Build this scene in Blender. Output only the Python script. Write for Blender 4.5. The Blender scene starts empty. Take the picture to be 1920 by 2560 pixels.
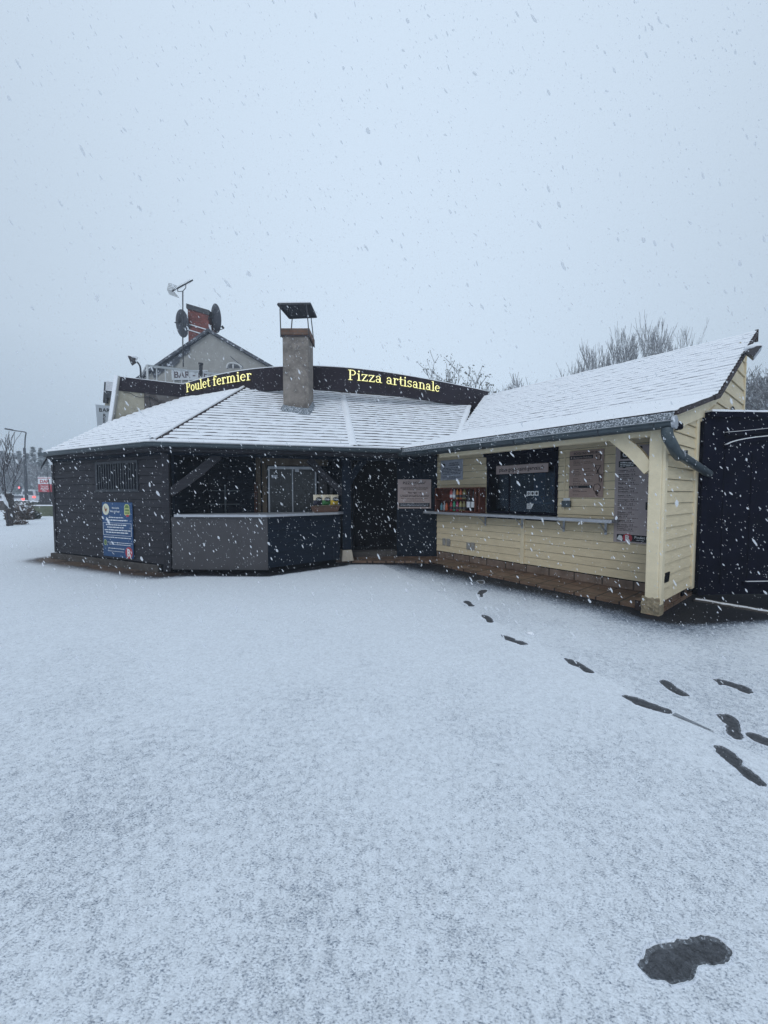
import bpy, bmesh, math, random
from mathutils import Vector, noise as mnoise
from mathutils.geometry import delaunay_2d_cdt
R = math.radians
S = bpy.context.scene
col = S.collection
random.seed(7)

# ------------------------------------------------------------------ camera
EYE = Vector((0, 0, 1.5))
F_PX, PITCH = 962.0, math.atan(44 / 962.0)
cam = bpy.data.cameras.new('camera')
cam.sensor_fit = 'VERTICAL'; cam.sensor_height = 36; cam.lens = 36 * F_PX / 2560
cam.clip_start = 0.05; cam.clip_end = 2000
camo = bpy.data.objects.new('camera', cam); col.objects.link(camo)
camo.location = EYE; camo.rotation_euler = (R(90) - PITCH, 0, 0)
S.camera = camo
# ------------------------------------------------------------------ sky
SUN_EL, SUN_ROT = R(38), R(200)
w = bpy.data.worlds.new('World'); S.world = w; w.use_nodes = True
nt = w.node_tree; nt.nodes.clear()
out = nt.nodes.new('ShaderNodeOutputWorld'); bg = nt.nodes.new('ShaderNodeBackground')
sky = nt.nodes.new('ShaderNodeTexSky'); sky.sky_type = 'NISHITA'; sky.sun_disc = False
sky.sun_elevation = SUN_EL; sky.sun_rotation = SUN_ROT
sk = nt.nodes.new('ShaderNodeMix'); sk.data_type = 'RGBA'; sk.blend_type = 'MULTIPLY'; sk.inputs[0].default_value = 1
nt.links.new(sky.outputs[0], sk.inputs[6]); sk.inputs[7].default_value = (0.1, 0.1, 0.1, 1)
geo = nt.nodes.new('ShaderNodeTexCoord'); sep = nt.nodes.new('ShaderNodeSeparateXYZ')
nt.links.new(geo.outputs['Generated'], sep.inputs[0])
nz = nt.nodes.new('ShaderNodeTexNoise'); nz.inputs['Scale'].default_value = 1.3; nz.inputs['Detail'].default_value = 3
nt.links.new(geo.outputs['Generated'], nz.inputs['Vector'])
md = nt.nodes.new('ShaderNodeMath'); md.operation = 'MULTIPLY_ADD'
nt.links.new(nz.outputs['Fac'], md.inputs[0]); md.inputs[1].default_value = 0.22; nt.links.new(sep.outputs[2], md.inputs[2])
rp = nt.nodes.new('ShaderNodeValToRGB'); nt.links.new(md.outputs[0], rp.inputs[0])
e = rp.color_ramp.elements
e[0].position = 0.13; e[0].color = (0.43, 0.535, 0.655, 1)
e[1].position = 0.75; e[1].color = (0.66, 0.785, 0.925, 1)
x = e.new(0.42); x.color = (0.64, 0.765, 0.90, 1)
mx = nt.nodes.new('ShaderNodeMix'); mx.data_type = 'RGBA'; mx.inputs[0].default_value = 0.93
nt.links.new(sk.outputs[2], mx.inputs[6]); nt.links.new(rp.outputs[0], mx.inputs[7])
vg_ = nt.nodes.new('ShaderNodeMath'); vg_.operation = 'MULTIPLY'; nt.links.new(sep.outputs[0], vg_.inputs[0]); nt.links.new(sep.outputs[0], vg_.inputs[1])
vh_ = nt.nodes.new('ShaderNodeMath'); vh_.operation = 'MULTIPLY_ADD'; nt.links.new(vg_.outputs[0], vh_.inputs[0]); vh_.inputs[1].default_value = -0.42; vh_.inputs[2].default_value = 1.06
vm_ = nt.nodes.new('ShaderNodeVectorMath'); vm_.operation = 'SCALE'; nt.links.new(mx.outputs[2], vm_.inputs[0]); nt.links.new(vh_.outputs[0], vm_.inputs['Scale'])
nt.links.new(vm_.outputs[0], bg.inputs[0]); bg.inputs[1].default_value = 1.0
nt.links.new(bg.outputs[0], out.inputs[0])
sl = bpy.data.lights.new('sun', 'SUN'); sl.energy = 0.6; sl.angle = R(40); sl.color = (1, 0.97, 0.93)
so = bpy.data.objects.new('sun', sl); col.objects.link(so)
so.rotation_euler = (R(90) - SUN_EL, 0, R(180) - SUN_ROT)
S.view_settings.view_transform = 'Standard'; S.view_settings.look = 'None'
S.view_settings.exposure = 0; S.view_settings.gamma = 1
S.cycles.max_bounces = 6; S.cycles.volume_bounces = 2
S.cycles.transparent_max_bounces = 12; S.cycles.caustics_reflective = False; S.cycles.caustics_refractive = False
S.cycles.use_denoising = True

# ------------------------------------------------------------------ helpers
CP, SP = math.cos(PITCH), math.sin(PITCH)
def ray(px, py):
    x = (px - 960) / F_PX; y = (1280 - py) / F_PX
    return Vector((x, CP + y * SP, -SP + y * CP))
def P(px, py, Y):
    d = ray(px, py); return EYE + d * (Y / d.y)
def G(px, py, z=0.0):
    d = ray(px, py); return EYE + d * ((z - EYE.z) / d.z)

def tag(o, label=None, cat=None, group=None, kind=None):
    if label: o['label'] = label
    if cat: o['category'] = cat
    if group: o['group'] = group
    if kind: o['kind'] = kind
    return o
def empty(name, loc, label=None, cat=None, group=None):
    o = bpy.data.objects.new(name, None); o.location = loc; o.empty_display_size = 0.2
    col.objects.link(o); return tag(o, label, cat, group)

class MB:
    def __init__(s): s.v = []; s.f = []; s.m = []
    def add(s, vs, fs, mi=0):
        b = len(s.v); s.v += [tuple(p) for p in vs]
        for f in fs: s.f.append([b + i for i in f]); s.m.append(mi)
    def quad(s, a, b, c, d, mi=0): s.add([a, b, c, d], [(0, 1, 2, 3)], mi)
    def hexa(s, p, mi=0):
        s.add(p, [(0, 3, 2, 1), (4, 5, 6, 7), (0, 1, 5, 4), (1, 2, 6, 5), (2, 3, 7, 6), (3, 0, 4, 7)], mi)
    def box(s, x0, x1, y0, y1, z0, z1, mi=0):
        s.hexa([(x0, y0, z0), (x1, y0, z0), (x1, y1, z0), (x0, y1, z0), (x0, y0, z1), (x1, y0, z1), (x1, y1, z1), (x0, y1, z1)], mi)
    def fbox(s, fr, s0, s1, z0, z1, d0, d1, mi=0):
        s.hexa([fr.pt(s0, z0, d1), fr.pt(s1, z0, d1), fr.pt(s1, z0, d0), fr.pt(s0, z0, d0),
                fr.pt(s0, z1, d1), fr.pt(s1, z1, d1), fr.pt(s1, z1, d0), fr.pt(s0, z1, d0)], mi)
    def bar(s, a, b, wx, wz, mi=0, up=Vector((0, 0, 1))):
        a = Vector(a); b = Vector(b); d = (b - a).normalized()
        if abs(d.dot(up)) > 0.98: up = Vector((0, 1, 0))
        x = d.cross(up).normalized() * wx / 2; y = x.cross(d).normalized() * wz / 2
        s.hexa([a - x - y, a + x - y, b + x - y, b - x - y, a - x + y, a + x + y, b + x + y, b - x + y], mi)
    def tube(s, pts, rads, n=8, mi=0, cap=True):
        pts = [Vector(p) for p in pts]
        if not hasattr(rads, '__len__'): rads = [rads] * len(pts)
        b = len(s.v); prev = None
        for i, p in enumerate(pts):
            if i == 0: d = pts[1] - p
            elif i == len(pts) - 1: d = p - pts[i - 1]
            else: d = (pts[i + 1] - p).normalized() + (p - pts[i - 1]).normalized()
            d.normalize()
            if prev is None:
                q = Vector((0, 0, 1)) if abs(d.z) < 0.9 else Vector((0, 1, 0))
                x = d.cross(q).normalized()
            else: x = (prev - d * prev.dot(d)).normalized()
            prev = x; y = d.cross(x)
            for k in range(n):
                t = 2 * math.pi * k / n
                s.v.append(tuple(p + (x * math.cos(t) + y * math.sin(t)) * rads[i]))
        for i in range(len(pts) - 1):
            for k in range(n):
                k2 = (k + 1) % n
                s.f.append([b + i * n + k, b + i * n + k2, b + (i + 1) * n + k2, b + (i + 1) * n + k]); s.m.append(mi)
        if cap:
            s.f.append([b + k for k in range(n)][::-1]); s.m.append(mi)
            e_ = b + (len(pts) - 1) * n; s.f.append([e_ + k for k in range(n)]); s.m.append(mi)
    def lathe(s, c, prof, n=12, mi=0):
        b = len(s.v)
        for r, z in prof:
            for k in range(n):
                t = 2 * math.pi * k / n; s.v.append((c[0] + r * math.cos(t), c[1] + r * math.sin(t), c[2] + z))
        for i in range(len(prof) - 1):
            for k in range(n):
                k2 = (k + 1) % n
                s.f.append([b + i * n + k, b + i * n + k2, b + (i + 1) * n + k2, b + (i + 1) * n + k]); s.m.append(mi)
    def build(s, name, mats, parent=None, smooth=False, bevel=0):
        me = bpy.data.meshes.new(name)
        org = Vector((0, 0, 0))
        if parent is not None:
            org = Vector(parent.location)
            if parent.parent is not None: org = org + Vector(parent.parent.location)
        elif s.v:
            xs = [v[0] for v in s.v]; ys = [v[1] for v in s.v]; zs = [v[2] for v in s.v]
            org = Vector(((min(xs) + max(xs)) / 2, (min(ys) + max(ys)) / 2, min(zs)))
        me.from_pydata([tuple(Vector(v) - org) for v in s.v], [], s.f)
        if not isinstance(mats, (list, tuple)): mats = [mats]
        for m in mats: me.materials.append(m)
        me.polygons.foreach_set('material_index', s.m)
        if smooth: me.polygons.foreach_set('use_smooth', [True] * len(me.polygons))
        me.update()
        o = bpy.data.objects.new(name, me); col.objects.link(o)
        if parent is not None: o.parent = parent
        else: o.location = org
        if bevel:
            b = o.modifiers.new('bevel', 'BEVEL'); b.width = bevel; b.segments = 2; b.limit_method = 'ANGLE'
        return o

class Frame:
    """wall frame: s along p0->p1, z up, d out of the wall"""
    def __init__(f, p0, p1, flip=False):
        f.p = Vector((p0[0], p0[1])); q = Vector((p1[0], p1[1])); f.L = (q - f.p).length
        f.u = (q - f.p).normalized(); f.o = Vector((f.u.y, -f.u.x))
        if flip: f.o = -f.o
    def pt(f, s, z, d=0.0):
        a = f.p + f.u * s + f.o * d; return Vector((a.x, a.y, z))
    def px(f, px, py, d=0.0):
        q = ray(px, py); n = f.o; c = n.dot(f.p) + d
        k = c / (q.x * n.x + q.y * n.y)
        X, Y, Z = q.x * k, q.y * k, EYE.z + q.z * k
        return (Vector((X, Y)) - f.p).dot(f.u), Z

# ------------------------------------------------------------------ materials
def mat(name, c, rough=0.7, var=0.12, scale=6.0, bump=0.0, bscale=60, spec=0.3, metal=0.0, c2=None, c2f=0.55, c2s=3.0, stretch=None, emit=None, es=1.0):
    m = bpy.data.materials.new(name); m.use_nodes = True; t = m.node_tree; b = t.nodes['Principled BSDF']
    b.inputs['Roughness'].default_value = rough; b.inputs['Specular IOR Level'].default_value = spec
    b.inputs['Metallic'].default_value = metal
    tc = t.nodes.new('ShaderNodeTexCoord'); mp = t.nodes.new('ShaderNodeMapping')
    t.links.new(tc.outputs['Object'], mp.inputs[0])
    if stretch: mp.inputs['Scale'].default_value = stretch
    n = t.nodes.new('ShaderNodeTexNoise'); n.inputs['Scale'].default_value = scale; n.inputs['Detail'].default_value = 6
    n.inputs['Roughness'].default_value = 0.65
    t.links.new(mp.outputs[0], n.inputs['Vector'])
    r = t.nodes.new('ShaderNodeValToRGB'); t.links.new(n.outputs['Fac'], r.inputs[0])
    lo = [max(0, k * (1 - var)) for k in c[:3]]; hi = [min(1, k * (1 + var)) for k in c[:3]]
    r.color_ramp.elements[0].position = 0.3; r.color_ramp.elements[1].position = 0.7
    r.color_ramp.elements[0].color = (*lo, 1); r.color_ramp.elements[1].color = (*hi, 1)
    last = r.outputs[0]
    if c2:
        n2 = t.nodes.new('ShaderNodeTexNoise'); n2.inputs['Scale'].default_value = c2s; n2.inputs['Detail'].default_value = 8
        n2.inputs['Roughness'].default_value = 0.7
        t.links.new(tc.outputs['Object'], n2.inputs['Vector'])
        r2 = t.nodes.new('ShaderNodeValToRGB'); t.links.new(n2.outputs['Fac'], r2.inputs[0])
        r2.color_ramp.elements[0].position = c2f; r2.color_ramp.elements[1].position = c2f + 0.08
        mm = t.nodes.new('ShaderNodeMix'); mm.data_type = 'RGBA'
        t.links.new(r2.outputs[0], mm.inputs[0]); t.links.new(last, mm.inputs[6]); mm.inputs[7].default_value = (*c2, 1)
        last = mm.outputs[2]
    t.links.new(last, b.inputs['Base Color'])
    if bump:
        nb = t.nodes.new('ShaderNodeTexNoise'); nb.inputs['Scale'].default_value = bscale; nb.inputs['Detail'].default_value = 4
        t.links.new(mp.outputs[0], nb.inputs['Vector'])
        bb = t.nodes.new('ShaderNodeBump'); bb.inputs['Strength'].default_value = bump; bb.inputs['Distance'].default_value = 0.01
        t.links.new(nb.outputs['Fac'], bb.inputs['Height']); t.links.new(bb.outputs[0], b.inputs['Normal'])
    if emit:
        b.inputs['Emission Color'].default_value = (*emit, 1); b.inputs['Emission Strength'].default_value = es
    return m
M = {}
M['snow'] = mat('snow', (0.84, 0.86, 0.90), 0.75, 0.04, 9, 0.5, 45, 0.25)
M['tile'] = mat('tile', (0.045, 0.035, 0.038), 0.7, 0.35, 5, 0.3, 60, 0.2, c2=(0.35, 0.36, 0.38), c2f=0.62, c2s=25)
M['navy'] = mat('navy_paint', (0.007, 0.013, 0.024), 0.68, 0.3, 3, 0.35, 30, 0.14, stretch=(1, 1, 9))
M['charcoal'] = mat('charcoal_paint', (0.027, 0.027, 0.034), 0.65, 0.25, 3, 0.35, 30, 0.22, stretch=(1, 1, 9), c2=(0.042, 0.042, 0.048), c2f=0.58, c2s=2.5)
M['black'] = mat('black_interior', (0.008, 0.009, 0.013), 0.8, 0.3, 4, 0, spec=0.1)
M['gate'] = mat('gate_paint', (0.004, 0.005, 0.014), 0.8, 0.3, 4, 0.3, 25, 0.06)
M['plum'] = mat('plum_fascia', (0.021, 0.016, 0.024), 0.6, 0.2, 3, 0.1, 25, 0.18)
M['brown'] = mat('brown_recess', (0.03, 0.02, 0.018), 0.8, 0.4, 4, 0.2)
M['cream'] = mat('cream_paint', (0.69, 0.585, 0.40), 0.6, 0.09, 4, 0.25, 40, 0.25, c2=(0.50, 0.43, 0.30), c2f=0.66, c2s=5, stretch=(1, 1, 6))
M['creamd'] = mat('cream_trim', (0.75, 0.65, 0.46), 0.6, 0.08, 6, 0.2, 40, 0.25, c2=(0.42, 0.36, 0.27), c2f=0.68, c2s=8)
M['rot'] = mat('rotten_wood', (0.30, 0.25, 0.17), 0.85, 0.4, 14, 0.9, 50, c2=(0.22, 0.06, 0.02), c2f=0.56, c2s=12)
M['zinc'] = mat('zinc', (0.062, 0.082, 0.095), 0.45, 0.25, 6, 0.1, 30, 0.5, metal=0.3)
M['zincs'] = mat('zinc_dusted', (0.10, 0.12, 0.14), 0.6, 0.3, 12, 0.5, 70, c2=(0.6, 0.64, 0.7), c2f=0.5, c2s=55)
M['steel'] = mat('steel', (0.42, 0.44, 0.48), 0.4, 0.12, 8, 0, spec=0.5, metal=0.4)
M['render'] = mat('rough_render', (0.235, 0.21, 0.19), 0.9, 0.28, 6, 1.0, 60, 0.1, c2=(0.15, 0.135, 0.125), c2f=0.54, c2s=4)
M['beige'] = mat('beige_render', (0.36, 0.335, 0.27), 0.9, 0.2, 3, 0.6, 30, 0.1, c2=(0.2, 0.19, 0.17), c2f=0.6, c2s=1.6)
M['greyw'] = mat('grey_render', (0.33, 0.325, 0.31), 0.9, 0.12, 2, 0.3, 30, 0.1, c2=(0.26, 0.25, 0.235), c2f=0.6, c2s=0.7)
M['slate'] = mat('slate', (0.07, 0.08, 0.10), 0.6, 0.3, 4, 0.3, 30, c2=(0.62, 0.66, 0.72), c2f=0.56, c2s=4)
M['concrete'] = mat('concrete', (0.085, 0.078, 0.075), 0.9, 0.25, 6, 0.6, 50, 0.1)
M['stone'] = mat('pale_stone', (0.45, 0.40, 0.33), 0.85, 0.15, 9, 0.4, 50, 0.1)
M['sheet'] = mat('grey_sheet', (0.060, 0.058, 0.064), 0.5, 0.12, 2, 0.05, 30, 0.3)
M['tan'] = mat('tan_wood', (0.13, 0.10, 0.07), 0.6, 0.25, 5, 0.2, 40, 0.25, stretch=(1, 1, 0.2))
M['wood'] = mat('red_brown_wood', (0.11, 0.035, 0.022), 0.55, 0.35, 6, 0.3, 40, 0.25, stretch=(0.2, 1, 1))
M['wicker'] = mat('wicker', (0.18, 0.11, 0.085), 0.7, 0.4, 60, 0.9, 160, 0.2, stretch=(1, 1, 4))
M['poster'] = mat('poster_taupe', (0.40, 0.32, 0.305), 0.55, 0.06, 3, 0, spec=0.3)
M['poster2'] = mat('poster_brown', (0.34, 0.245, 0.21), 0.55, 0.06, 3, 0, spec=0.3)
M['notice'] = mat('notice_paper', (0.38, 0.41, 0.48), 0.5, 0.05, 3, 0)
M['blue'] = mat('poster_blue', (0.018, 0.065, 0.17), 0.45, 0.15, 3, 0, spec=0.3)
M['ink'] = mat('ink', (0.015, 0.015, 0.018), 0.6, 0.1, 3)
M['white'] = mat('white_paint', (0.72, 0.75, 0.78), 0.5, 0.05, 3)
M['offw'] = mat('cream_disc', (0.62, 0.62, 0.5), 0.5, 0.05, 3)
M['red'] = mat('red_print', (0.42, 0.05, 0.07), 0.5, 0.1, 3)
M['green'] = mat('green_print', (0.12, 0.2, 0.06), 0.5, 0.1, 3)
M['lime'] = mat('lime_print', (0.45, 0.5, 0.2), 0.5, 0.1, 3)
M['henb'] = mat('hen_brown', (0.25, 0.1, 0.04), 0.6, 0.3, 30)
M['metal'] = mat('dark_metal', (0.03, 0.035, 0.045), 0.5, 0.3, 8, 0, spec=0.4)
M['rail'] = mat('white_rail', (0.6, 0.62, 0.63), 0.5, 0.1, 5)
M['bark'] = mat('bark', (0.045, 0.038, 0.045), 0.85, 0.3, 8)
M['barkf'] = mat('bark_frosted_hazed', (0.19, 0.19, 0.20), 0.85, 0.3, 8, c2=(0.55, 0.58, 0.62), c2f=0.52, c2s=3)  # frosted bark, paled further in colour to stand in for distance haze
M['post'] = mat('weathered_post', (0.055, 0.045, 0.045), 0.85, 0.3, 8, 0.3)
M['ever'] = mat('evergreen_hazed', (0.09, 0.12, 0.115), 0.85, 0.35, 0.6, c2=(0.48, 0.53, 0.57), c2f=0.50, c2s=0.9)  # snow-dusted green, its pale tone also carries haze painted into the colour
M['hedge'] = mat('hedge_mossy', (0.10, 0.115, 0.075), 0.9, 0.35, 1.5, 0.8, 12, 0.1)
M['shrub'] = mat('dry_shrub', (0.12, 0.09, 0.075), 0.9, 0.4, 6)
M['carw'] = mat('white_car_paint', (0.55, 0.57, 0.6), 0.3, 0.03, 2, 0, spec=0.5)
M['card'] = mat('dark_car_paint', (0.06, 0.065, 0.08), 0.3, 0.03, 2, 0, spec=0.5)
M['tyre'] = mat('tyre', (0.02, 0.02, 0.022), 0.8, 0.2, 4)
M['cglass'] = mat('car_glass', (0.05, 0.06, 0.075), 0.15, 0.05, 2, 0, spec=0.5)
M['tail'] = mat('tail_lamp', (0.5, 0.03, 0.03), 0.3, 0.05, 2, emit=(1.0, 0.10, 0.08), es=2.5)
M['redl'] = mat('red_light', (0.5, 0.03, 0.03), 0.3, 0.05, 2, emit=(1.0, 0.12, 0.15), es=4)
M['neon'] = mat('yellow_letters', (0.8, 0.75, 0.3), 0.5, 0.02, 2, emit=(1.0, 0.95, 0.50), es=0.95)
M['neonc'] = mat('letter_sides', (0.7, 0.65, 0.15), 0.5, 0.02, 2, emit=(0.55, 0.48, 0.05), es=0.6)
M['water'] = mat('wet_slush', (0.075, 0.080, 0.090), 0.5, 0.6, 30, 1.0, 110, 0.3, c2=(0.15, 0.16, 0.18), c2f=0.57, c2s=70)
M['slush'] = mat('half_melted_slush', (0.13, 0.14, 0.155), 0.6, 0.5, 60, 1.0, 120, 0.3, c2=(0.5, 0.54, 0.6), c2f=0.55, c2s=90)
M['rim'] = mat('crumbled_snow', (0.78, 0.82, 0.89), 0.8, 0.1, 60, 1.0, 90, 0.2, c2=(0.30, 0.34, 0.40), c2f=0.56, c2s=85)
M['dish'] = mat('dish_metal', (0.05, 0.055, 0.07), 0.6, 0.2, 4, 0, spec=0.3)

def brickmat(name, ca, cb, mortar, scale, rot=0, bw=0.5, rh=0.25, msz=0.02, axes='XZ', rough=0.8):
    m = bpy.data.materials.new(name); m.use_nodes = True; t = m.node_tree; b = t.nodes['Principled BSDF']
    b.inputs['Roughness'].default_value = rough; b.inputs['Specular IOR Level'].default_value = 0.25
    tc = t.nodes.new('ShaderNodeTexCoord'); sp_ = t.nodes.new('ShaderNodeSeparateXYZ'); cb_ = t.nodes.new('ShaderNodeCombineXYZ')
    t.links.new(tc.outputs['Object'], sp_.inputs[0]); t.links.new(sp_.outputs[0], cb_.inputs[0])
    t.links.new(sp_.outputs[2 if axes == 'XZ' else 1], cb_.inputs[1])
    mp = t.nodes.new('ShaderNodeMapping'); mp.inputs['Rotation'].default_value = (0, 0, rot)
    t.links.new(cb_.outputs[0], mp.inputs[0])
    br = t.nodes.new('ShaderNodeTexBrick'); br.inputs['Color1'].default_value = (*ca, 1); br.inputs['Color2'].default_value = (*cb, 1)
    br.inputs['Mortar'].default_value = (*mortar, 1); br.inputs['Scale'].default_value = scale
    br.inputs['Brick Width'].default_value = bw; br.inputs['Row Height'].default_value = rh; br.inputs['Mortar Size'].default_value = msz
    br.offset = 0.5 if axes == 'XZ' else 0.0
    t.links.new(mp.outputs[0], br.inputs['Vector'])
    n = t.nodes.new('ShaderNodeTexNoise'); n.inputs['Scale'].default_value = 7; n.inputs['Detail'].default_value = 6
    t.links.new(tc.outputs['Object'], n.inputs['Vector'])
    mm = t.nodes.new('ShaderNodeMix'); mm.data_type = 'RGBA'; mm.blend_type = 'OVERLAY'; mm.inputs[0].default_value = 0.7
    t.links.new(br.outputs[0], mm.inputs[6]); t.links.new(n.outputs['Fac'], mm.inputs[7])
    t.links.new(mm.outputs[2], b.inputs['Base Color'])
    bb = t.nodes.new('ShaderNodeBump'); bb.inputs['Strength'].default_value = 0.4; bb.inputs['Distance'].default_value = 0.01
    t.links.new(br.outputs['Fac'], bb.inputs['Height']); bb.invert = True; t.links.new(bb.outputs[0], b.inputs['Normal'])
    return m
M['brick'] = brickmat('red_brick', (0.20, 0.045, 0.035), (0.14, 0.035, 0.03), (0.2, 0.13, 0.12), 4.0, bw=0.9, rh=0.3, msz=0.03)
M['cap'] = brickmat('cap_brick', (0.15, 0.085, 0.06), (0.12, 0.07, 0.05), (0.1, 0.09, 0.08), 4.0, bw=0.9, rh=0.3, msz=0.03)
M['terra'] = brickmat('terracotta', (0.19, 0.122, 0.085), (0.15, 0.098, 0.068), (0.03, 0.022, 0.02), 1.0, rot=math.atan2(0.777, 0.629), bw=0.31, rh=0.31, msz=0.012, axes='XY', rough=0.45)

def glassmat(name, tint, refl):
    m = bpy.data.materials.new(name); m.use_nodes = True; t = m.node_tree; t.nodes.clear()
    o = t.nodes.new('ShaderNodeOutputMaterial'); a = t.nodes.new('ShaderNodeBsdfTransparent'); g = t.nodes.new('ShaderNodeBsdfGlossy')
    a.inputs[0].default_value = (*tint, 1); g.inputs['Roughness'].default_value = 0.06; g.inputs[0].default_value = (0.7, 0.85, 1, 1)
    n = t.nodes.new('ShaderNodeTexNoise'); n.inputs['Scale'].default_value = 3; tc = t.nodes.new('ShaderNodeTexCoord')
    t.links.new(tc.outputs['Object'], n.inputs['Vector'])
    bp = t.nodes.new('ShaderNodeBump'); bp.inputs['Strength'].default_value = 0.15; t.links.new(n.outputs[0], bp.inputs['Height'])
    t.links.new(bp.outputs[0], g.inputs['Normal'])
    x = t.nodes.new('ShaderNodeMixShader'); x.inputs[0].default_value = refl
    t.links.new(a.outputs[0], x.inputs[1]); t.links.new(g.outputs[0], x.inputs[2]); t.links.new(x.outputs[0], o.inputs[0])
    return m
M['glass'] = glassmat('window_glass', (0.6, 0.7, 0.8), 0.022)
M['glass2'] = glassmat('door_glass', (0.6, 0.66, 0.7), 0.05)

# ------------------------------------------------------------------ plan of the place
n2 = Vector((0.777, 0.629)); u2 = Vector((0.629, -0.777))
def H(s, a, z=0.0):
    p = n2 * a + u2 * s; return Vector((p.x, p.y, z))
W0, W1, W2 = Vector((-7.62, 8.92)), Vector((-4.07, 7.25)), Vector((-0.83, 8.42))
E0, E1, E2 = Vector((-7.70, 8.80)), Vector((-4.2, 7.0)), Vector((-0.62, 7.90))
C0, C1, C2 = Vector((-4.03, 7.22)), Vector((-2.17, 7.16)), Vector((-0.96, 8.16))
ZE = 2.45
TAN = 0.575
gA = Vector((0.452, 0.892)).normalized() * TAN
dA = (E1 - E0).normalized(); gA = Vector((-dA.y, dA.x)) * TAN
dB = (E2 - E1).normalized(); gB = Vector((-dB.y, dB.x)) * TAN
gC = gB - Vector((0.98, 0.17)) * 0.03
dC = Vector((gC.y, -gC.x)).normalized()
def z3(p): return ZE + gC.dot(p - E2)
A_EAVE, A_BEND, A_RIDGE, S_END, S_V = 5.49, 7.47, 10.45, -1.518, -1.37
def zc(a): return 2.47 + 0.2525 * (a - A_EAVE) if a <= A_BEND else 2.97 + 0.5687 * (a - A_BEND)
def valley_s(a):
    # z3(n*a+u*s) = zc(a)
    return (zc(a) - ZE - gC.dot(n2 * a - E2)) / gC.dot(u2)
FA = Frame(W0, W1); FB = Frame(W1, W2); F1 = Frame(C0, C1); F2 = Frame(C1, C2)
FD = Frame((0.30, 8.98), (1.245, 8.96))
FK = Frame(n2 * 6.6 + u2 * -6.18, n2 * 6.6 + u2 * S_END)
FE = Frame(n2 * 5.57 + u2 * S_END, n2 * 10.36 + u2 * S_END)
FG = Frame((4.56, 5.56), (9.5, 5.88))

# ------------------------------------------------------------------ ground
mb = MB(); mb.quad((-400, -60, 0), (400, -60, 0), (400, 500, 0), (-400, 500, 0))
M['asphalt'] = mat('asphalt', (0.022, 0.022, 0.026), 0.7, 0.3, 30, 0.8, 120, 0.3)
tag(mb.build('ground', M['asphalt']), kind='structure')

def foot_outline(c, ang, L=0.30, wd=0.105, side=1, n=36, smear=0.0):
    pts = []
    base = [(0.0, 0.0), (0.02, 0.30), (0.10, 0.37), (0.25, 0.36), (0.42, 0.29), (0.55, 0.33), (0.70, 0.46), (0.84, 0.47), (0.95, 0.33), (1.0, 0.05)]
    lower = [(0.97, -0.25), (0.88, -0.42), (0.72, -0.47), (0.55, -0.38), (0.42, -0.33), (0.25, -0.36), (0.10, -0.36), (0.02, -0.22)]
    for x_, y_ in base + lower:
        x_ = x_ + random.uniform(-.012, .012); y_ = (y_ * side) + random.uniform(-.02, .02)
        lx = (x_ - 0.5) * L; ly = y_ * wd
        pts.append(Vector((c[0] + lx * math.cos(ang) - ly * math.sin(ang), c[1] + lx * math.sin(ang) + ly * math.cos(ang))))
    if side < 0: pts = pts[::-1]
    return pts[::-1]
def smooth_loop(pts, k=4):
    o = []; n = len(pts)
    for i in range(n):
        p0, p1, p2, p3 = pts[i - 1], pts[i], pts[(i + 1) % n], pts[(i + 2) % n]
        for j in range(k):
            t = j / k
            q = 0.5 * ((2 * p1) + (p2 - p0) * t + (2 * p0 - 5 * p1 + 4 * p2 - p3) * t * t + (3 * p1 - p0 - 3 * p2 + p3) * t ** 3)
            q = q + Vector((random.uniform(-1, 1), random.uniform(-1, 1))) * 0.0022 + Vector((mnoise.noise(Vector((q.x * 38, q.y * 38, 1))), mnoise.noise(Vector((q.x * 38, q.y * 38, 7))))) * 0.009
            o.append(q)
    return o
big = [(615, 1600), (660, 1530), (750, 1440), (900, 1400), (1050, 1375), (1150, 1352), (1260, 1380), (1350, 1460), (1372, 1530),
       (1330, 1580), (1210, 1598), (1120, 1590), (1070, 1680), (990, 1730), (900, 1742), (780, 1712), (680, 1662)]
prints = []
def add_print(label, outline): prints.append((label, outline))
o_ = [G(1400 + a / 3.19, 1920 + b / 3.19).xy for a, b in big]
add_print('largest wet grey footprint alone in the snow nearest the camera', o_)
def traced(label, org, sc, pts): add_print(label, [G(org[0] + a / sc, org[1] + b / sc).xy for a, b in pts])
cA, cB, cC = ((1140, 1430), 4.76), ((1380, 1620), 2.975), ((1620, 1680), 3.173)
traced('small dark footprint closest to the tiled step, half formed', *cA, [(252, 112), (300, 103), (335, 112), (330, 140), (300, 150), (270, 138)])
traced('footprint second from the tiled step, turned sideways with a separate small heel', *cA, [(252, 266), (285, 225), (335, 214), (370, 218), (365, 245), (335, 262), (318, 275), (322, 303), (300, 308), (282, 298), (285, 278)])
traced('compact footprint left of the slab seam, third from the tiled step', *cA, [(85, 362), (110, 347), (150, 350), (180, 365), (192, 388), (222, 410), (205, 420), (165, 422), (145, 412), (130, 392), (100, 378)])
traced('short footprint on the slab seam just beyond the long slim one', *cA, [(302, 532), (320, 516), (350, 518), (390, 535), (425, 560), (452, 602), (430, 614), (385, 612), (365, 598), (355, 572), (320, 556)])
traced('slim footprint lying left of the seam, level with the small snow lump', *cA, [(532, 758), (580, 764), (640, 780), (690, 800), (720, 820), (790, 832), (850, 864), (845, 876), (770, 880), (720, 862), (660, 840), (595, 822), (570, 800)])
traced('footprint crossing the slab seam midway along the trail', *cB, [(88, 84), (110, 84), (160, 97), (210, 120), (260, 150), (312, 186), (300, 197), (260, 193), (228, 178), (205, 155), (150, 137), (118, 118)])
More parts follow.
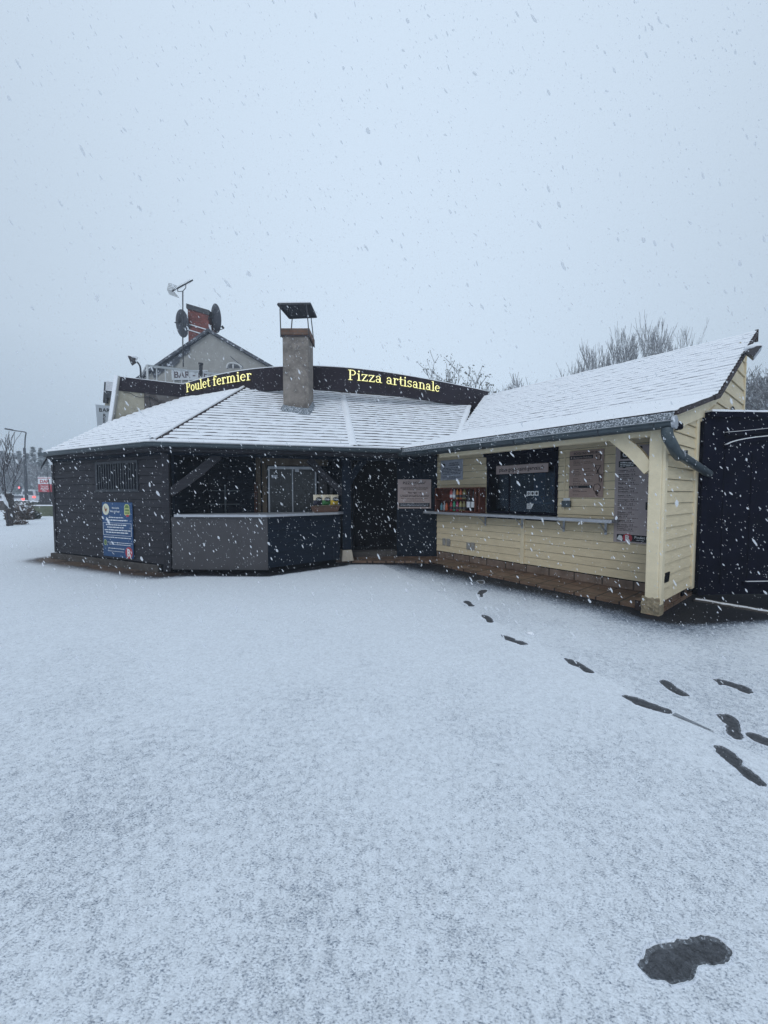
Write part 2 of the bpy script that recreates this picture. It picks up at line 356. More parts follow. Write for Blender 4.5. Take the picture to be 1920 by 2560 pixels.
traced('footprint right of the seam, between the seam trail and the right edge prints', *cC, [(88, 85), (110, 70), (150, 76), (190, 97), (225, 130), (270, 155), (330, 195), (310, 205), (255, 198), (205, 175), (165, 152), (125, 122)])
traced('upper footprint near the right edge with a thin smear at its toe', *cC, [(508, 66), (560, 62), (620, 75), (690, 97), (770, 120), (815, 145), (830, 175), (800, 184), (755, 172), (700, 145), (620, 118), (560, 112), (545, 88)])
traced('long slipped footprint on the seam with a drag mark behind it', *cB, [(512, 362), (560, 360), (640, 378), (720, 410), (800, 438), (880, 468), (896, 488), (880, 500), (820, 492), (740, 468), (640, 438), (590, 412), (545, 386)])
traced('curved footprint with a heel set off at an angle, near the right picture edge', *cC, [(545, 350), (585, 341), (630, 345), (690, 372), (725, 410), (732, 455), (745, 495), (757, 530), (745, 548), (700, 545), (660, 525), (625, 495), (615, 455), (612, 425), (580, 398)])
traced('footprint running out of the right edge beside the curved one', *cC, [(768, 494), (830, 492), (890, 512), (960, 542), (1040, 590), (1045, 640), (980, 612), (900, 585), (850, 562), (795, 530)])
traced('long dark footprint lower right, between the curved one and the largest one', *cC, [(520, 600), (560, 592), (620, 615), (690, 660), (735, 705), (758, 755), (810, 790), (880, 845), (935, 905), (925, 925), (870, 915), (800, 870), (735, 820), (690, 770), (620, 725), (570, 680), (535, 640)])
loops = [(lb, smooth_loop(o)) for lb, o in prints]
SNOW = 0.013
# coverage of the ground by snow (bare wet strips under the eaves and by the walls)
facade = [W0, W1, C0, C1, C2, Vector((-0.75, 8.3)), Vector((0.89, 8.3)), H(S_END, 5.70).xy]
def segd(p, a, b):
    t = max(0, min(1, (p - a).dot(b - a) / (b - a).length_squared)); return (p - a - (b - a) * t).length
def sst(a, b, x_): t = max(0, min(1, (x_ - a) / (b - a))); return t * t * (3 - 2 * t)
SP1, SP2 = G(1100, 1484).xy, G(1782, 1833).xy
def cover(p):
    c = 1.0
    c = min(c, sst(0.08, 0.80, segd(p, facade[0], facade[1])))
    for i in (1, 2, 3): c = min(c, sst(0.10, 0.34, segd(p, facade[i], facade[i + 1])))
    c = min(c, sst(0.02, 0.30, segd(p, facade[4], facade[5])))
    c = min(c, sst(0.02, 0.28, segd(p, facade[5], facade[6])))
    d = segd(p, facade[6], facade[7]); tt = sst(8.4, 4.8, p.y)
    c = min(c, 0.24 + 0.12 * tt + (0.76 - 0.12 * tt) * sst(0.0, 1.5 - 0.4 * tt, d))
    if 8.4 < p.y < 9.6 and -0.9 < p.x < 1.3: c = 0
    c *= 0.83 + 0.17 * sst(0.8, 4.5, p.y + 0.25 * p.x)
    # bare wet patch in front of the gate
    q = Vector((p.x, p.y)); d2 = segd(q, H(S_END, 5.75).xy, Vector((5.2, 5.0)))
    c = min(c, sst(0.12, 0.75, d2)); d2 = segd(q, H(S_END, 6.6).xy, Vector((8.2, 5.3)))
    c = min(c, sst(0.2, 0.9, d2))
    return c
vs = []; es = []
for x0, x1, y0, y1 in ((-400, 400, -60, 500),):
    vs += [Vector((x0, y0)), Vector((x1, y0)), Vector((x1, y1)), Vector((x0, y1))]
for i in range(-60, 61, 1):
    for j in range(-10, 70):
        p = Vector((i * 0.15 - 0.0 + 0.031 * (j % 2), j * 0.15 + 0.4))
        if all((p - l[0]).length > 0.6 or min(segd(p, l[k], l[(k + 3) % len(l)]) for k in range(0, len(l), 3)) > 0.04 for _, l in loops): vs.append(p)
for i in range(-30, 31):
    for j in range(-5, 30):
        p = Vector((i * 1.3 + 0.01 * j, j * 1.3 + 0.07))
        if abs(p.x) > 9.3 or p.y > 10.9 or p.y < -1.3: vs.append(p)
for _, l in loops:
    b = len(vs); vs += l; es += [(b + k, b + (k + 1) % len(l)) for k in range(len(l))]
rv, re_, rf, _, _, _ = delaunay_2d_cdt(vs, es, [], 0, 1e-5)
def inside(p, l):
    c = False; j = len(l) - 1
    for i in range(len(l)):
        if (l[i].y > p.y) != (l[j].y > p.y) and p.x < (l[j].x - l[i].x) * (p.y - l[i].y) / (l[j].y - l[i].y) + l[i].x: c = not c
        j = i
    return c
bbs = [(min(q.x for q in l), max(q.x for q in l), min(q.y for q in l), max(q.y for q in l), l) for _, l in loops]
fc = []
for f in rf:
    c = (rv[f[0]] + rv[f[1]] + rv[f[2]]) / 3
    if any(b[0] <= c.x <= b[1] and b[2] <= c.y <= b[3] and inside(c, b[4]) for b in bbs): continue
    fc.append(list(f))
me = bpy.data.meshes.new('snow_cover')
def gz(p):
    c = cover(p)
    return 0.004 + 0.007 * c
me.from_pydata([(p.x, p.y, gz(p)) for p in rv], [], fc)
at = me.attributes.new('cover', 'FLOAT', 'POINT')
for i, p in enumerate(rv): at.data[i].value = cover(p)
me.polygons.foreach_set('use_smooth', [True] * len(me.polygons)); me.update()
if me.polygons and me.polygons[0].normal.z < 0: me.flip_normals()

def ground_snow():
    m = bpy.data.materials.new('ground_snow'); m.use_nodes = True; t = m.node_tree; b = t.nodes['Principled BSDF']
    N = lambda k: t.nodes.new(k); L = t.links.new
    tc = N('ShaderNodeTexCoord')
    def noise_(sc, det, ro=0.6, vec=None):
        n = N('ShaderNodeTexNoise'); n.inputs['Scale'].default_value = sc; n.inputs['Detail'].default_value = det
        n.inputs['Roughness'].default_value = ro; L(vec or tc.outputs['Object'], n.inputs['Vector']); return n.outputs['Fac']
    def math_(op, a, b_=None, c_=None, clamp=False):
        q = N('ShaderNodeMath'); q.operation = op; q.use_clamp = clamp
        for i, v in enumerate((a, b_, c_)):
            if v is None: continue
            if isinstance(v, (int, float)): q.inputs[i].default_value = v
            else: L(v, q.inputs[i])
        return q.outputs[0]
    def rng(v, a0, a1, b0=0.0, b1=1.0):
        q = N('ShaderNodeMapRange'); q.inputs[1].default_value = a0; q.inputs[2].default_value = a1
        q.inputs[3].default_value = b0; q.inputs[4].default_value = b1; L(v, q.inputs[0]); return q.outputs[0]
    at_ = N('ShaderNodeAttribute'); at_.attribute_name = 'cover'
    cov = at_.outputs['Fac']
    mp = N('ShaderNodeMapping'); mp.inputs['Rotation'].default_value = (0, 0, 0.5); mp.inputs['Scale'].default_value = (1.0, 1.7, 1)
    L(tc.outputs['Object'], mp.inputs[0])
    fine = noise_(105, 5, 0.66, mp.outputs[0]); mid = noise_(34, 5, 0.62); big_ = noise_(0.8, 4, 0.55); vb = noise_(2.6, 4, 0.6)
    # slab seam: to the right of it the snow lies thinner
    sp_ = N('ShaderNodeSeparateXYZ'); L(tc.outputs['Object'], sp_.inputs[0])
    d = (SP2 - SP1).normalized(); nn = Vector((-d.y, d.x)); c0 = nn.dot(SP1)
    wob = math_('MULTIPLY_ADD', noise_(7, 5), 0.09, -0.045)
    side = math_('ADD', math_('ADD', math_('MULTIPLY', sp_.outputs[0], nn.x), math_('MULTIPLY', sp_.outputs[1], nn.y)), wob)
    side = math_('SUBTRACT', side, c0)          # > 0 on the hut side
    right = rng(side, 0.0, 0.03)
    line = math_('SUBTRACT', 1.0, rng(math_('ABSOLUTE', side), 0.0, 0.010))
    # amount of snow
    amt = math_('ADD', math_('MULTIPLY', cov, 1.0), math_('MULTIPLY_ADD', vb, 0.22, -0.11))
    amt = math_('ADD', amt, math_('MULTIPLY_ADD', big_, 0.42, -0.21))
    amt = math_('SUBTRACT', amt, math_('MULTIPLY', right, 0.16))
    amt = math_('SUBTRACT', amt, math_('MULTIPLY', line, 0.30))
    # speck mask: where fine noise dips under what the snow covers
    low = math_('SUBTRACT', 0.80, math_('MULTIPLY', amt, 0.40))
    f2 = math_('ADD', math_('MULTIPLY', fine, 0.66), math_('MULTIPLY', mid, 0.34))
    mask = math_('MULTIPLY_ADD', math_('SUBTRACT', f2, low), 6.0, 0.90, clamp=True)
    bare = rng(cov, 0.05, 0.35)
    mask = math_('MAXIMUM', mask, rng(cov, 0.45, 0.95, 0.0, 0.26))
    mask = math_('MULTIPLY', mask, bare)
    thick = rng(mask, 0, 1, 0.0, 1.0)
    cr = N('ShaderNodeValToRGB'); L(thick, cr.inputs[0])
    E = cr.color_ramp.elements
    E[0].position = 0; E[0].color = (0.013, 0.014, 0.019, 1)
    E[1].position = 1.0; E[1].color = (0.90, 0.945, 1.0, 1)
    q = E.new(0.2); q.color = (0.20, 0.24, 0.31, 1)
    q = E.new(0.55); q.color = (0.60, 0.655, 0.74, 1)
    # brown earth near the left wall
    earth = math_('MULTIPLY', rng(sp_.outputs[0], -3.6, -4.6), rng(sp_.outputs[1], 6.0, 7.5))
    earth = math_('MULTIPLY', earth, math_('SUBTRACT', 1.0, rng(cov, 0.2, 1.0)))
    earth = math_('MULTIPLY', earth, rng(noise_(2.2, 5), 0.3, 0.5))
    mxx = N('ShaderNodeMix'); mxx.data_type = 'RGBA'; L(math_('MULTIPLY', earth, 0.85), mxx.inputs[0]); L(cr.outputs[0], mxx.inputs[6])
    mxx.inputs[7].default_value = (0.17, 0.115, 0.08, 1)
    g1 = rng(noise_(48, 3, 0.7), 0.32, 0.60, 0.84, 1.0); g2 = rng(noise_(150, 3, 0.7, mp.outputs[0]), 0.34, 0.58, 0.80, 1.0); g3 = rng(noise_(16, 5, 0.7), 0.3, 0.6, 0.93, 1.0)  # grain multiplied into the colour, standing in for shading of small snow relief
    gm = N('ShaderNodeVectorMath'); gm.operation = 'SCALE'; L(mxx.outputs[2], gm.inputs[0]); L(math_('MULTIPLY', math_('MULTIPLY', g1, g2), g3), gm.inputs['Scale'])
    L(gm.outputs[0], b.inputs['Base Color'])
    L(rng(mask, 0, 1, 0.62, 0.88), b.inputs['Roughness'])
    b.inputs['Specular IOR Level'].default_value = 0.22
    hh = math_('ADD', math_('MULTIPLY', f2, 0.8), math_('MULTIPLY', vb, 0.5))
    hh = math_('ADD', hh, math_('MULTIPLY', mask, 0.7))
    bp = N('ShaderNodeBump'); bp.inputs['Strength'].default_value = 0.6; bp.inputs['Distance'].default_value = 0.010
    L(hh, bp.inputs['Height']); L(bp.outputs[0], b.inputs['Normal'])
    return m
M['gsnow'] = ground_snow()
me.materials.append(M['gsnow'])
so_ = bpy.data.objects.new('snow_ground', me); col.objects.link(so_); tag(so_, kind='structure')

for lb, l in loops:
    k = len(l); cen = sum(l, Vector((0, 0))) / k
    ar = sum(l[i].x * l[(i + 1) % k].y - l[(i + 1) % k].x * l[i].y for i in range(k)); sg = 1 if ar > 0 else -1
    nr = []
    for i in range(k):
        d = (l[(i + 2) % k] - l[i - 2]).normalized(); nr.append(Vector((d.y, -d.x)) * sg)
    m_ = MB(); R1 = [(-.011, 'f', .0035), (-.005, 'f', .0045), (0.0005, 'f', .0075), (.003, 'g', .0012), (.007, 'g', .0022), (.013, 'g', -.003)]
    for ri, (off, md_, z) in enumerate(R1):
        for i, q in enumerate(l):
            o1 = off * (1 + .5 * mnoise.noise(Vector((q.x * 30, q.y * 30, ri)))); pp = q + nr[i] * o1
            m_.v.append((pp.x, pp.y, z if md_ == 'f' else gz(pp) + z + .0022 * mnoise.noise(Vector((pp.x * 60, pp.y * 60, 4)))))
    for ri in range(len(R1) - 1):
        for i in range(k):
            j = (i + 1) % k
            m_.f.append([ri * k + i, (ri + 1) * k + i, (ri + 1) * k + j, ri * k + j]); m_.m.append((1, 1, 2, 2, 2)[ri])
    m_.f.append(list(range(k))); m_.m.append(0)
    o = m_.build('footprint', [M['water'], M['slush'], M['rim']], smooth=True)
    tag(o, lb, 'footprint', 'footprints in the snow')

# drag mark behind the slipped footprint
m_ = MB()
pts = [G(a, b).xy for a, b in ((1684, 1790), (1700, 1797), (1720, 1806), (1745, 1817), (1765, 1826), (1784, 1834))]
for i in range(len(pts) - 1):
    d = (pts[i + 1] - pts[i]).normalized(); nn = Vector((-d.y, d.x))
    w0, w1 = 0.022 * (1 - i / 6), 0.022 * (1 - (i + 1) / 6)
    zz = max(gz(pts[i]), gz(pts[i + 1])) + 0.006
    m_.quad((*(pts[i] + nn * w0), zz), (*(pts[i] - nn * w0), zz), (*(pts[i + 1] - nn * w1), zz), (*(pts[i + 1] + nn * w1), zz))
tag(m_.build('drag_mark', mat('drag_slush', (0.25, 0.27, 0.3), 0.7, 0.5, 40, 0.6, 90)), 'thin grey drag mark trailing from the slipped footprint along the seam', 'drag mark')
# small snow lump
m_ = MB(); c = G(1326, 1588)
bm = bmesh.new(); bmesh.ops.create_icosphere(bm, subdivisions=3, radius=0.032)
for v in bm.verts:
    v.co *= 1 + 0.35 * mnoise.noise(v.co * 40); v.co.z = v.co.z * 0.6; v.co.x *= 1.25
m_.add([v.co + Vector((c.x, c.y, 0.02)) for v in bm.verts], [[v.index for v in f.verts] for f in bm.faces]); bm.free()
tag(m_.build('snow_lump', M['snow'], smooth=True), 'small white lump of snow lying right of the slab seam', 'snow lump')

# tiled terrace
m_ = MB()
tp = [G(838, 1407).xy, Vector((0.89, 8.31)), H(S_END + 0.0, 5.70).xy, H(S_END, 7.2).xy, H(-6.4, 7.4).xy, Vector((1.3, 9.6)), Vector((-1.1, 9.6))]
nT = len(tp); zt = 0.05
m_.add([(*p, zt) for p in tp] + [(*p, -0.02) for p in tp], [list(range(nT))] + [[i, i + nT, (i + 1) % nT + nT, (i + 1) % nT] for i in range(nT)])
o = m_.build('terrace_floor', M['terra'])
bm = bmesh.new(); bm.from_mesh(o.data); bmesh.ops.recalc_face_normals(bm, faces=bm.faces); bm.to_mesh(o.data); bm.free()
tag(o, kind='structure')
# ------------------------------------------------------------------ generic builders
def clap(mb, fr, s0, s1, z0, z1, bh, holes=(), mi=0, lip=0.018, zof=0.0, top=None):
    """overlapping weatherboards with real laps, cut round the openings"""
    z = z0 - zof; k = 0
    while z < z1 - 1e-4:
        za, zb = max(z, z0) + 0.006, min(z + bh, z1)
        if zb - za > 0.004:
            spans = [(s0, s1)]
            for (h0, h1, q0, q1) in holes:
                if zb > q0 + 0.01 and za < q1 - 0.01:
                    nw = []
                    for a, b in spans:
                        if h0 > a: nw.append((a, min(b, h0)))
                        if h1 < b: nw.append((max(a, h1), b))
                    spans = [q for q in nw if q[1] - q[0] > 0.005]
            for a, b in spans:
                if top:
                    L_ = b - a; n = max(1, int(L_ / 0.25))
                else: n = 1
                jit = random.uniform(-0.003, 0.003)
                for i in range(n):
                    x0 = a + (b - a) * i / n; x1 = a + (b - a) * (i + 1) / n
                    t0 = zb if not top else min(zb, top(x0)); t1 = zb if not top else min(zb, top(x1))
                    if t0 <= za + 0.002 and t1 <= za + 0.002: continue
                    t0 = max(t0, za + 0.001); t1 = max(t1, za + 0.001)
                    d = lip + jit
                    p = [fr.pt(x0, za, 0), fr.pt(x1, za, 0), fr.pt(x1, za, d), fr.pt(x0, za, d), fr.pt(x0, t0, 0.002), fr.pt(x1, t1, 0.002)]
                    mb.add(p, [(0, 1, 2, 3), (3, 2, 5, 4), (0, 3, 4), (1, 5, 2), (0, 4, 5, 1)], mi)
        z += bh; k += 1

def cut(poly, ni, ti, t):
    hits = []
    for i in range(len(poly)):
        a, b = poly[i], poly[(i + 1) % len(poly)]; ta, tb = a.dot(ni), b.dot(ni)
        if (ta - t) * (tb - t) <= 0 and abs(ta - tb) > 1e-6:
            k = (t - ta) / (tb - ta); hits.append((a + (b - a) * k).dot(ti))
    return (min(hits), max(hits)) if len(hits) >= 2 else None

def tiled_roof(name, zfun, g, poly, parent, dt=0.146, snowy=1.0):
    ni = g.normalized(); ti = Vector((ni.y, -ni.x)); mb = MB()
    ts = [p.dot(ni) for p in poly]; t = min(ts); tm = max(ts); row = 0
    while t < tm - 0.01:
        t1 = min(t + dt, tm)
        a = cut(poly, ni, ti, t + 1e-4); b = cut(poly, ni, ti, t1 - 1e-4)
        if a and b:
            n = max(2, int((a[1] - a[0]) / 0.055)); base = len(mb.v); off = random.random()
            rowz = random.uniform(-0.003, 0.003)
            for i in range(n + 1):
                f = i / n
                sl_ = a[0] + (a[1] - a[0]) * f; su = b[0] + (b[1] - b[0]) * f
                pl = ni * t + ti * sl_; pu = ni * (t + dt if t1 < tm else t1) + ti * su
                tile = int((sl_ + off * 0.17) / 0.17)
                rr = random.Random(tile * 131 + row * 7919).random()
                nz_ = mnoise.noise(Vector((sl_ * 9, t * 13, 3.3)))
                hB = (0.019 + 0.008 * rr + 0.010 * nz_) * snowy
                hC = 0.040 + 0.004 * rr + 0.008 * nz_ + rowz
                fwd = 0.006 + 0.012 * max(0, nz_ + 0.2)
                def zp(p, h): return (p.x, p.y, zfun(p) + h)
                pm = pl.lerp(pu, 0.28)
                mb.v += [zp(pl, -0.004), zp(pl, hB), zp(pl - ni * fwd, (hB + hC) / 2), zp(pl + ni * 0.004, hC), zp(pm, hC + 0.002 + 0.003 * nz_), zp(pu, 0.012)]
            for i in range(n):
                for j, m_ in ((0, 1), (1, 0), (2, 0), (3, 0), (4, 0)):
                    mb.f.append([base + i * 6 + j, base + (i + 1) * 6 + j, base + (i + 1) * 6 + j + 1, base + i * 6 + j + 1]); mb.m.append(m_)
        t += dt; row += 1
    # deck underneath, visible from below
    n = len(poly)
    mb.add([(p.x, p.y, zfun(p) - 0.004) for p in poly] + [(p.x, p.y, zfun(p) - 0.06) for p in poly],
           [list(range(n, 2 * n))] + [[i, (i + 1) % n, (i + 1) % n + n, i + n] for i in range(n)], 1)
    return mb.build(name, [M['snow'], M['tile']], parent)

def sweep(mb, path, prof, z, mi=0, mis=None):
    """sweep a profile of (outward, height) along a plan path; outward is to the right of travel"""
    n = len(path); rows = []
    zs = z if hasattr(z, '__len__') else [z] * n
    for i, p in enumerate(path):
        d0 = (path[i] - path[i - 1]).normalized() if i else None
        d1 = (path[i + 1] - path[i]).normalized() if i < n - 1 else None
        d = d0 if d1 is None else (d1 if d0 is None else (d0 + d1).normalized())
        o = Vector((d.y, -d.x)); k = 1.0
        if d0 is not None and d1 is not None: k = 1 / max(0.4, d.dot(d1))
        rows.append([(p.x + o.x * a * k, p.y + o.y * a * k, zs[i] + h) for a, h in prof])
    m = len(prof); b = len(mb.v)
    for r_ in rows: mb.v += r_
    for i in range(n - 1):
        for j in range(m - 1):
            mb.f.append([b + i * m + j, b + (i + 1) * m + j, b + (i + 1) * m + j + 1, b + i * m + j + 1]); mb.m.append(mis[j] if mis else mi)
def gutter_prof(r=0.068):
    p = [(-0.01, 0.005)]
    for k in range(11):
        t = math.pi * (1 + k / 10); p.append((r + r * math.cos(t), r * 0.98 * math.sin(t)))
    p += [(2 * r + 0.012, 0.0), (2 * r + 0.014, 0.012), (2 * r + 0.004, 0.014)]
    for k in range(11):
        t = math.pi * (2 - k / 10); p.append((r + (r - .006) * math.cos(t), (r - .006) * math.sin(t)))
    return p

# text ------------------------------------------------------------
def text_mesh(body, size, bold=0.0, align='LEFT', sx=1.0):
    cu = bpy.data.curves.new('t', 'FONT'); cu.body = body; cu.size = size; cu.align_x = align
    cu.offset = bold * size; cu.resolution_u = 2
    ob = bpy.data.objects.new('t', cu)
    m = bpy.data.meshes.new_from_object(ob)
    vs_ = [(v.co.x * sx, v.co.y) for v in m.vertices]; fs_ = [list(p.vertices) for p in m.polygons]
    bpy.data.objects.remove(ob); bpy.data.curves.remove(cu); bpy.data.meshes.remove(m)
    return vs_, fs_
def put_text(mb, fr, body, s, z, size, d, mi=0, bold=0.0, align='LEFT', sx=1.0):
    v, f = text_mesh(body, size, bold, align, sx)
    if v: mb.add([fr.pt(s + a, z + b, d) for a, b in v], f, mi)
def disc(mb, fr, s, z, rs, rz, d, mi=0, n=28):
    mb.add([fr.pt(s + rs * math.cos(2 * math.pi * k / n), z + rz * math.sin(2 * math.pi * k / n), d) for k in range(n)], [list(range(n))], mi)
def ring(mb, fr, s, z, rs, rz, wd, d, mi=0, n=28):
    a = [fr.pt(s + rs * math.cos(2 * math.pi * k / n), z + rz * math.sin(2 * math.pi * k / n), d) for k in range(n)]
    b = [fr.pt(s + (rs - wd) * math.cos(2 * math.pi * k / n), z + (rz - wd) * math.sin(2 * math.pi * k / n), d) for k in range(n)]
    mb.add(a + b, [[k, (k + 1) % n, (k + 1) % n + n, k + n] for k in range(n)], mi)
def poly_on(mb, fr, pts, d, mi=0): mb.add([fr.pt(a, b, d) for a, b in pts], [list(range(len(pts)))], mi)
def rect(mb, fr, s0, s1, z0, z1, d, mi=0): mb.add([fr.pt(s0, z0, d), fr.pt(s1, z0, d), fr.pt(s1, z1, d), fr.pt(s0, z1, d)], [(0, 1, 2, 3)], mi)
# red round emblem with a white letter R on two legs
def emblem(mb, fr, s, z, r, d, ir, iw, il):
    disc(mb, fr, s, z, r, r, d, il); disc(mb, fr, s, z, r * 0.86, r * 0.86, d + 0.001, ir)
    put_text(mb, fr, 'R', s, z - r * 0.55, r * 1.7, d + 0.002, iw, 0.03, 'CENTER')
    poly_on(mb, fr, [(s - r * .75, z - r * 1.05), (s - r * .55, z - r * 1.05), (s + r * .15, z - r * .4), (s, z - r * .35)], d + 0.0025, iw)
    poly_on(mb, fr, [(s + r * .55, z - r * 1.1), (s + r * .8, z - r * 1.1), (s + r * .3, z - r * .4), (s + r * .1, z - r * .45)], d + 0.003, iw)
def greek(mb, fr, s0, s1, z, h, d, mi, seed=1, align='C'):
    """a line of fine print: word-like dashes too small to read in the photograph"""
    rr = random.Random(seed); x_ = s0
    while x_ < s1:
        wd = min(rr.uniform(1.6, 6) * h, s1 - x_)
        if wd < h * 0.7: break
        rect(mb, fr, x_, x_ + wd, z, z + h * rr.uniform(.75, 1), d, mi); x_ += wd + h * rr.uniform(.5, .8)

# ------------------------------------------------------------------ dark snack building
sb = empty('snack_building', (W1.x, W1.y, 0), 'low dark boarded takeaway building under a snowy tiled roof with a lit curved fascia', 'building')
BH = 0.155
# left wall with window opening
ws0, wz1 = FA.px(241, 1150); ws1, _ = FA.px(347, 1150); _, wz0 = FA.px(345, 1232)
wz1 = 0.16 + 13 * 0.155; wz0 = 0.16 + 0.155 * round((wz0 - 0.16) / 0.155)
LW = FA.L
m_ = MB(); clap(m_, FA, 0, LW - 0.02, 0.16, 2.40, BH, [(ws0, ws1, wz0, wz1)])
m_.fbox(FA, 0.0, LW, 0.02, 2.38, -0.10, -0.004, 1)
m_.fbox(FA, -0.05, 0.03, 0.16, 2.40, -0.02, 0.03)
side = Frame(W0 + Vector((-0.3, 5.2)), W0)
clap(m_, side, 0, side.L, 0.16, 2.40, BH)
m_.fbox(side, 0, side.L, 0.02, 2.38, -0.10, -0.012)
m_.build('wall', [M['charcoal'], M['black']], sb)
m_ = MB(); m_.fbox(FA, -0.16, LW - 0.25, -0.02, 0.135, -0.1, 0.06)
m_.build('plinth', M['concrete'], sb, bevel=0.01)
# shuttered window with bars
wd_ = MB(); fw = 0.05
wd_.fbox(FA, ws0, ws1, wz0, wz0 + fw, -0.02, 0.035); wd_.fbox(FA, ws0, ws1, wz1 - fw, wz1, -0.02, 0.035)
wd_.fbox(FA, ws0, ws0 + fw, wz0 + fw, wz1 - fw, -0.02, 0.033); wd_.fbox(FA, ws1 - fw, ws1, wz0 + fw, wz1 - fw, -0.02, 0.033)
wd_.fbox(FA, (ws0 + ws1) / 2 - .03, (ws0 + ws1) / 2 + .03, wz0 + fw, wz1 - fw, -0.02, 0.030)
wn = wd_.build('window', M['metal'], sb)
b_ = MB(); n = 16
for i in range(n):
    a = ws0 + fw + (ws1 - ws0 - 2 * fw) * (i + 0.5) / n
    b_.fbox(FA, a - 0.014, a + 0.014, wz0 + fw, wz1 - fw, 0.030, 0.056)
b_.build('bars', M['metal'], wn)
b_ = MB(); b_.fbox(FA, ws0 + fw, ws1 - fw, wz0 + fw, wz1 - fw, -0.008, 0.004); b_.build('shutter', M['navy'], wn)

# recess behind the counter: dark room with boards, door frame and glass door
BK = Frame((-3.95, 8.75), (-0.85, 9.30))
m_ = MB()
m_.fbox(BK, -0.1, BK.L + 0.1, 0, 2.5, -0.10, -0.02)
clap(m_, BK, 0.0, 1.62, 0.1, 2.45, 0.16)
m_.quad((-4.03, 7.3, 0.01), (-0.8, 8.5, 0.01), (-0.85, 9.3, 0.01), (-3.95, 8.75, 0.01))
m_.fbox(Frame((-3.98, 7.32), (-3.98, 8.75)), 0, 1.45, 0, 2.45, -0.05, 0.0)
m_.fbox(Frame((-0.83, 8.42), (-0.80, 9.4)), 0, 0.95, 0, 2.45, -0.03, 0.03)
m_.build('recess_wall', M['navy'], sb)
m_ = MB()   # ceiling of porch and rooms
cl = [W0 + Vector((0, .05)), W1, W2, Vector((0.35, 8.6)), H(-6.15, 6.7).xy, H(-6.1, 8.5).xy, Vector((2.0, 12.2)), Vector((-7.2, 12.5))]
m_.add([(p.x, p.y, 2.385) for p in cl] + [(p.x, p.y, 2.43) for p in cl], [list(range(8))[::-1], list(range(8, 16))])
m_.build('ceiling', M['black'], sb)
# tan door frame
s0, z1 = BK.px(640, 1143); sa, _ = BK.px(652, 1150); s_b, _ = BK.px(656, 1150); sc_, _ = BK.px(664, 1150); s1, _ = BK.px(793, 1150); zl = BK.px(700, 1164)[1]
df = MB()
df.fbox(BK, s0, sa, 0.1, 2.36, 0.0, 0.07); df.fbox(BK, s_b, sc_ + .03, 0.1, 2.36, 0.0, 0.10)
df.fbox(BK, sc_ + .03, s1 + .25, zl, 2.36, 0.0, 0.08)
do = df.build('door_frame', M['tan'], sb, bevel=0.006)
sd0, _ = BK.px(671, 1200); sd1, _ = BK.px(791, 1200); zt_ = BK.px(730, 1167)[1]
g_ = MB()
g_.fbox(BK, sd0, sd1, zt_ - 0.06, zt_, 0.02, 0.06); g_.fbox(BK, sd0, sd0 + .035, 0.12, zt_ - .06, 0.02, 0.058)
g_.fbox(BK, sd1 - .035, sd1, 0.12, zt_ - .06, 0.02, 0.058); g_.fbox(BK, sd0 + .035, sd1 - .035, 0.12, 0.2, 0.02, 0.056)
g_.fbox(BK, (sd0 + sd1) / 2 - .012, (sd0 + sd1) / 2 + .012, 0.2, zt_ - .06, 0.025, 0.052)
dr = g_.build('glass_door', M['steel'], sb)
g_ = MB(); g_.fbox(BK, sd0 + .035, sd1 - .035, 0.2, zt_ - .06, 0.034, 0.042); g_.build('pane', mat('dim_pane', (0.012, 0.016, 0.021), 0.3, 0.3, 2, 0, spec=0.5), dr)
g_ = MB(); q0, qz = BK.px(680, 1190); g_.fbox(BK, q0, q0 + .13, qz - .05, qz + .02, 0.06, 0.075); g_.build('lock', M['steel'], dr)
g_ = MB(); q0, qz = BK.px(738, 1175); g_.fbox(BK, q0, q0 + .09, qz - .05, qz + .03, 0.06, 0.09); g_.build('closer', M['steel'], dr)
# panel beside the door, brick pier, shelf posts
p_ = MB(); a0, zz1 = BK.px(796, 1188); a1, zz0 = BK.px(817, 1243); p_.fbox(BK, a0, a1, 0.3, zz1, 0.0, 0.04)
a0, zz1 = BK.px(824, 1200); a1, zz0 = BK.px(832, 1243); p_.fbox(BK, a0, a1, 0.3, zz1, 0.0, 0.04)
p_.build('panel', M['sheet'], sb)
p_ = MB(); a0, zz1 = BK.px(637, 1205); a1, zz0 = BK.px(646, 1283); p_.fbox(BK, a0, a1, zz0, zz1, 0.0, 0.12)
p_.build('brick_pier', brickmat('pier_brick', (0.10, 0.045, 0.03), (0.08, 0.035, 0.025), (0.04, 0.03, 0.03), 5.0, bw=0.9, rh=0.33, msz=0.03), sb)
p_ = MB()
for px_ in (474, 562):
    a0, _ = BK.px(px_, 1200); _, zz1 = BK.px(px_, 1212); p_.fbox(BK, a0, a0 + .035, 0.1, zz1, 0.04, 0.075)
a0, zz = BK.px(440, 1228); a1, _ = BK.px(600, 1228); p_.fbox(BK, a0, a1, zz, zz + .02, 0.045, 0.07)
a0, zz = BK.px(440, 1262); a1, _ = BK.px(600, 1262); p_.fbox(BK, a0, a1, zz, zz + .02, 0.045, 0.07)
p_.build('rack', M['zinc'], sb)

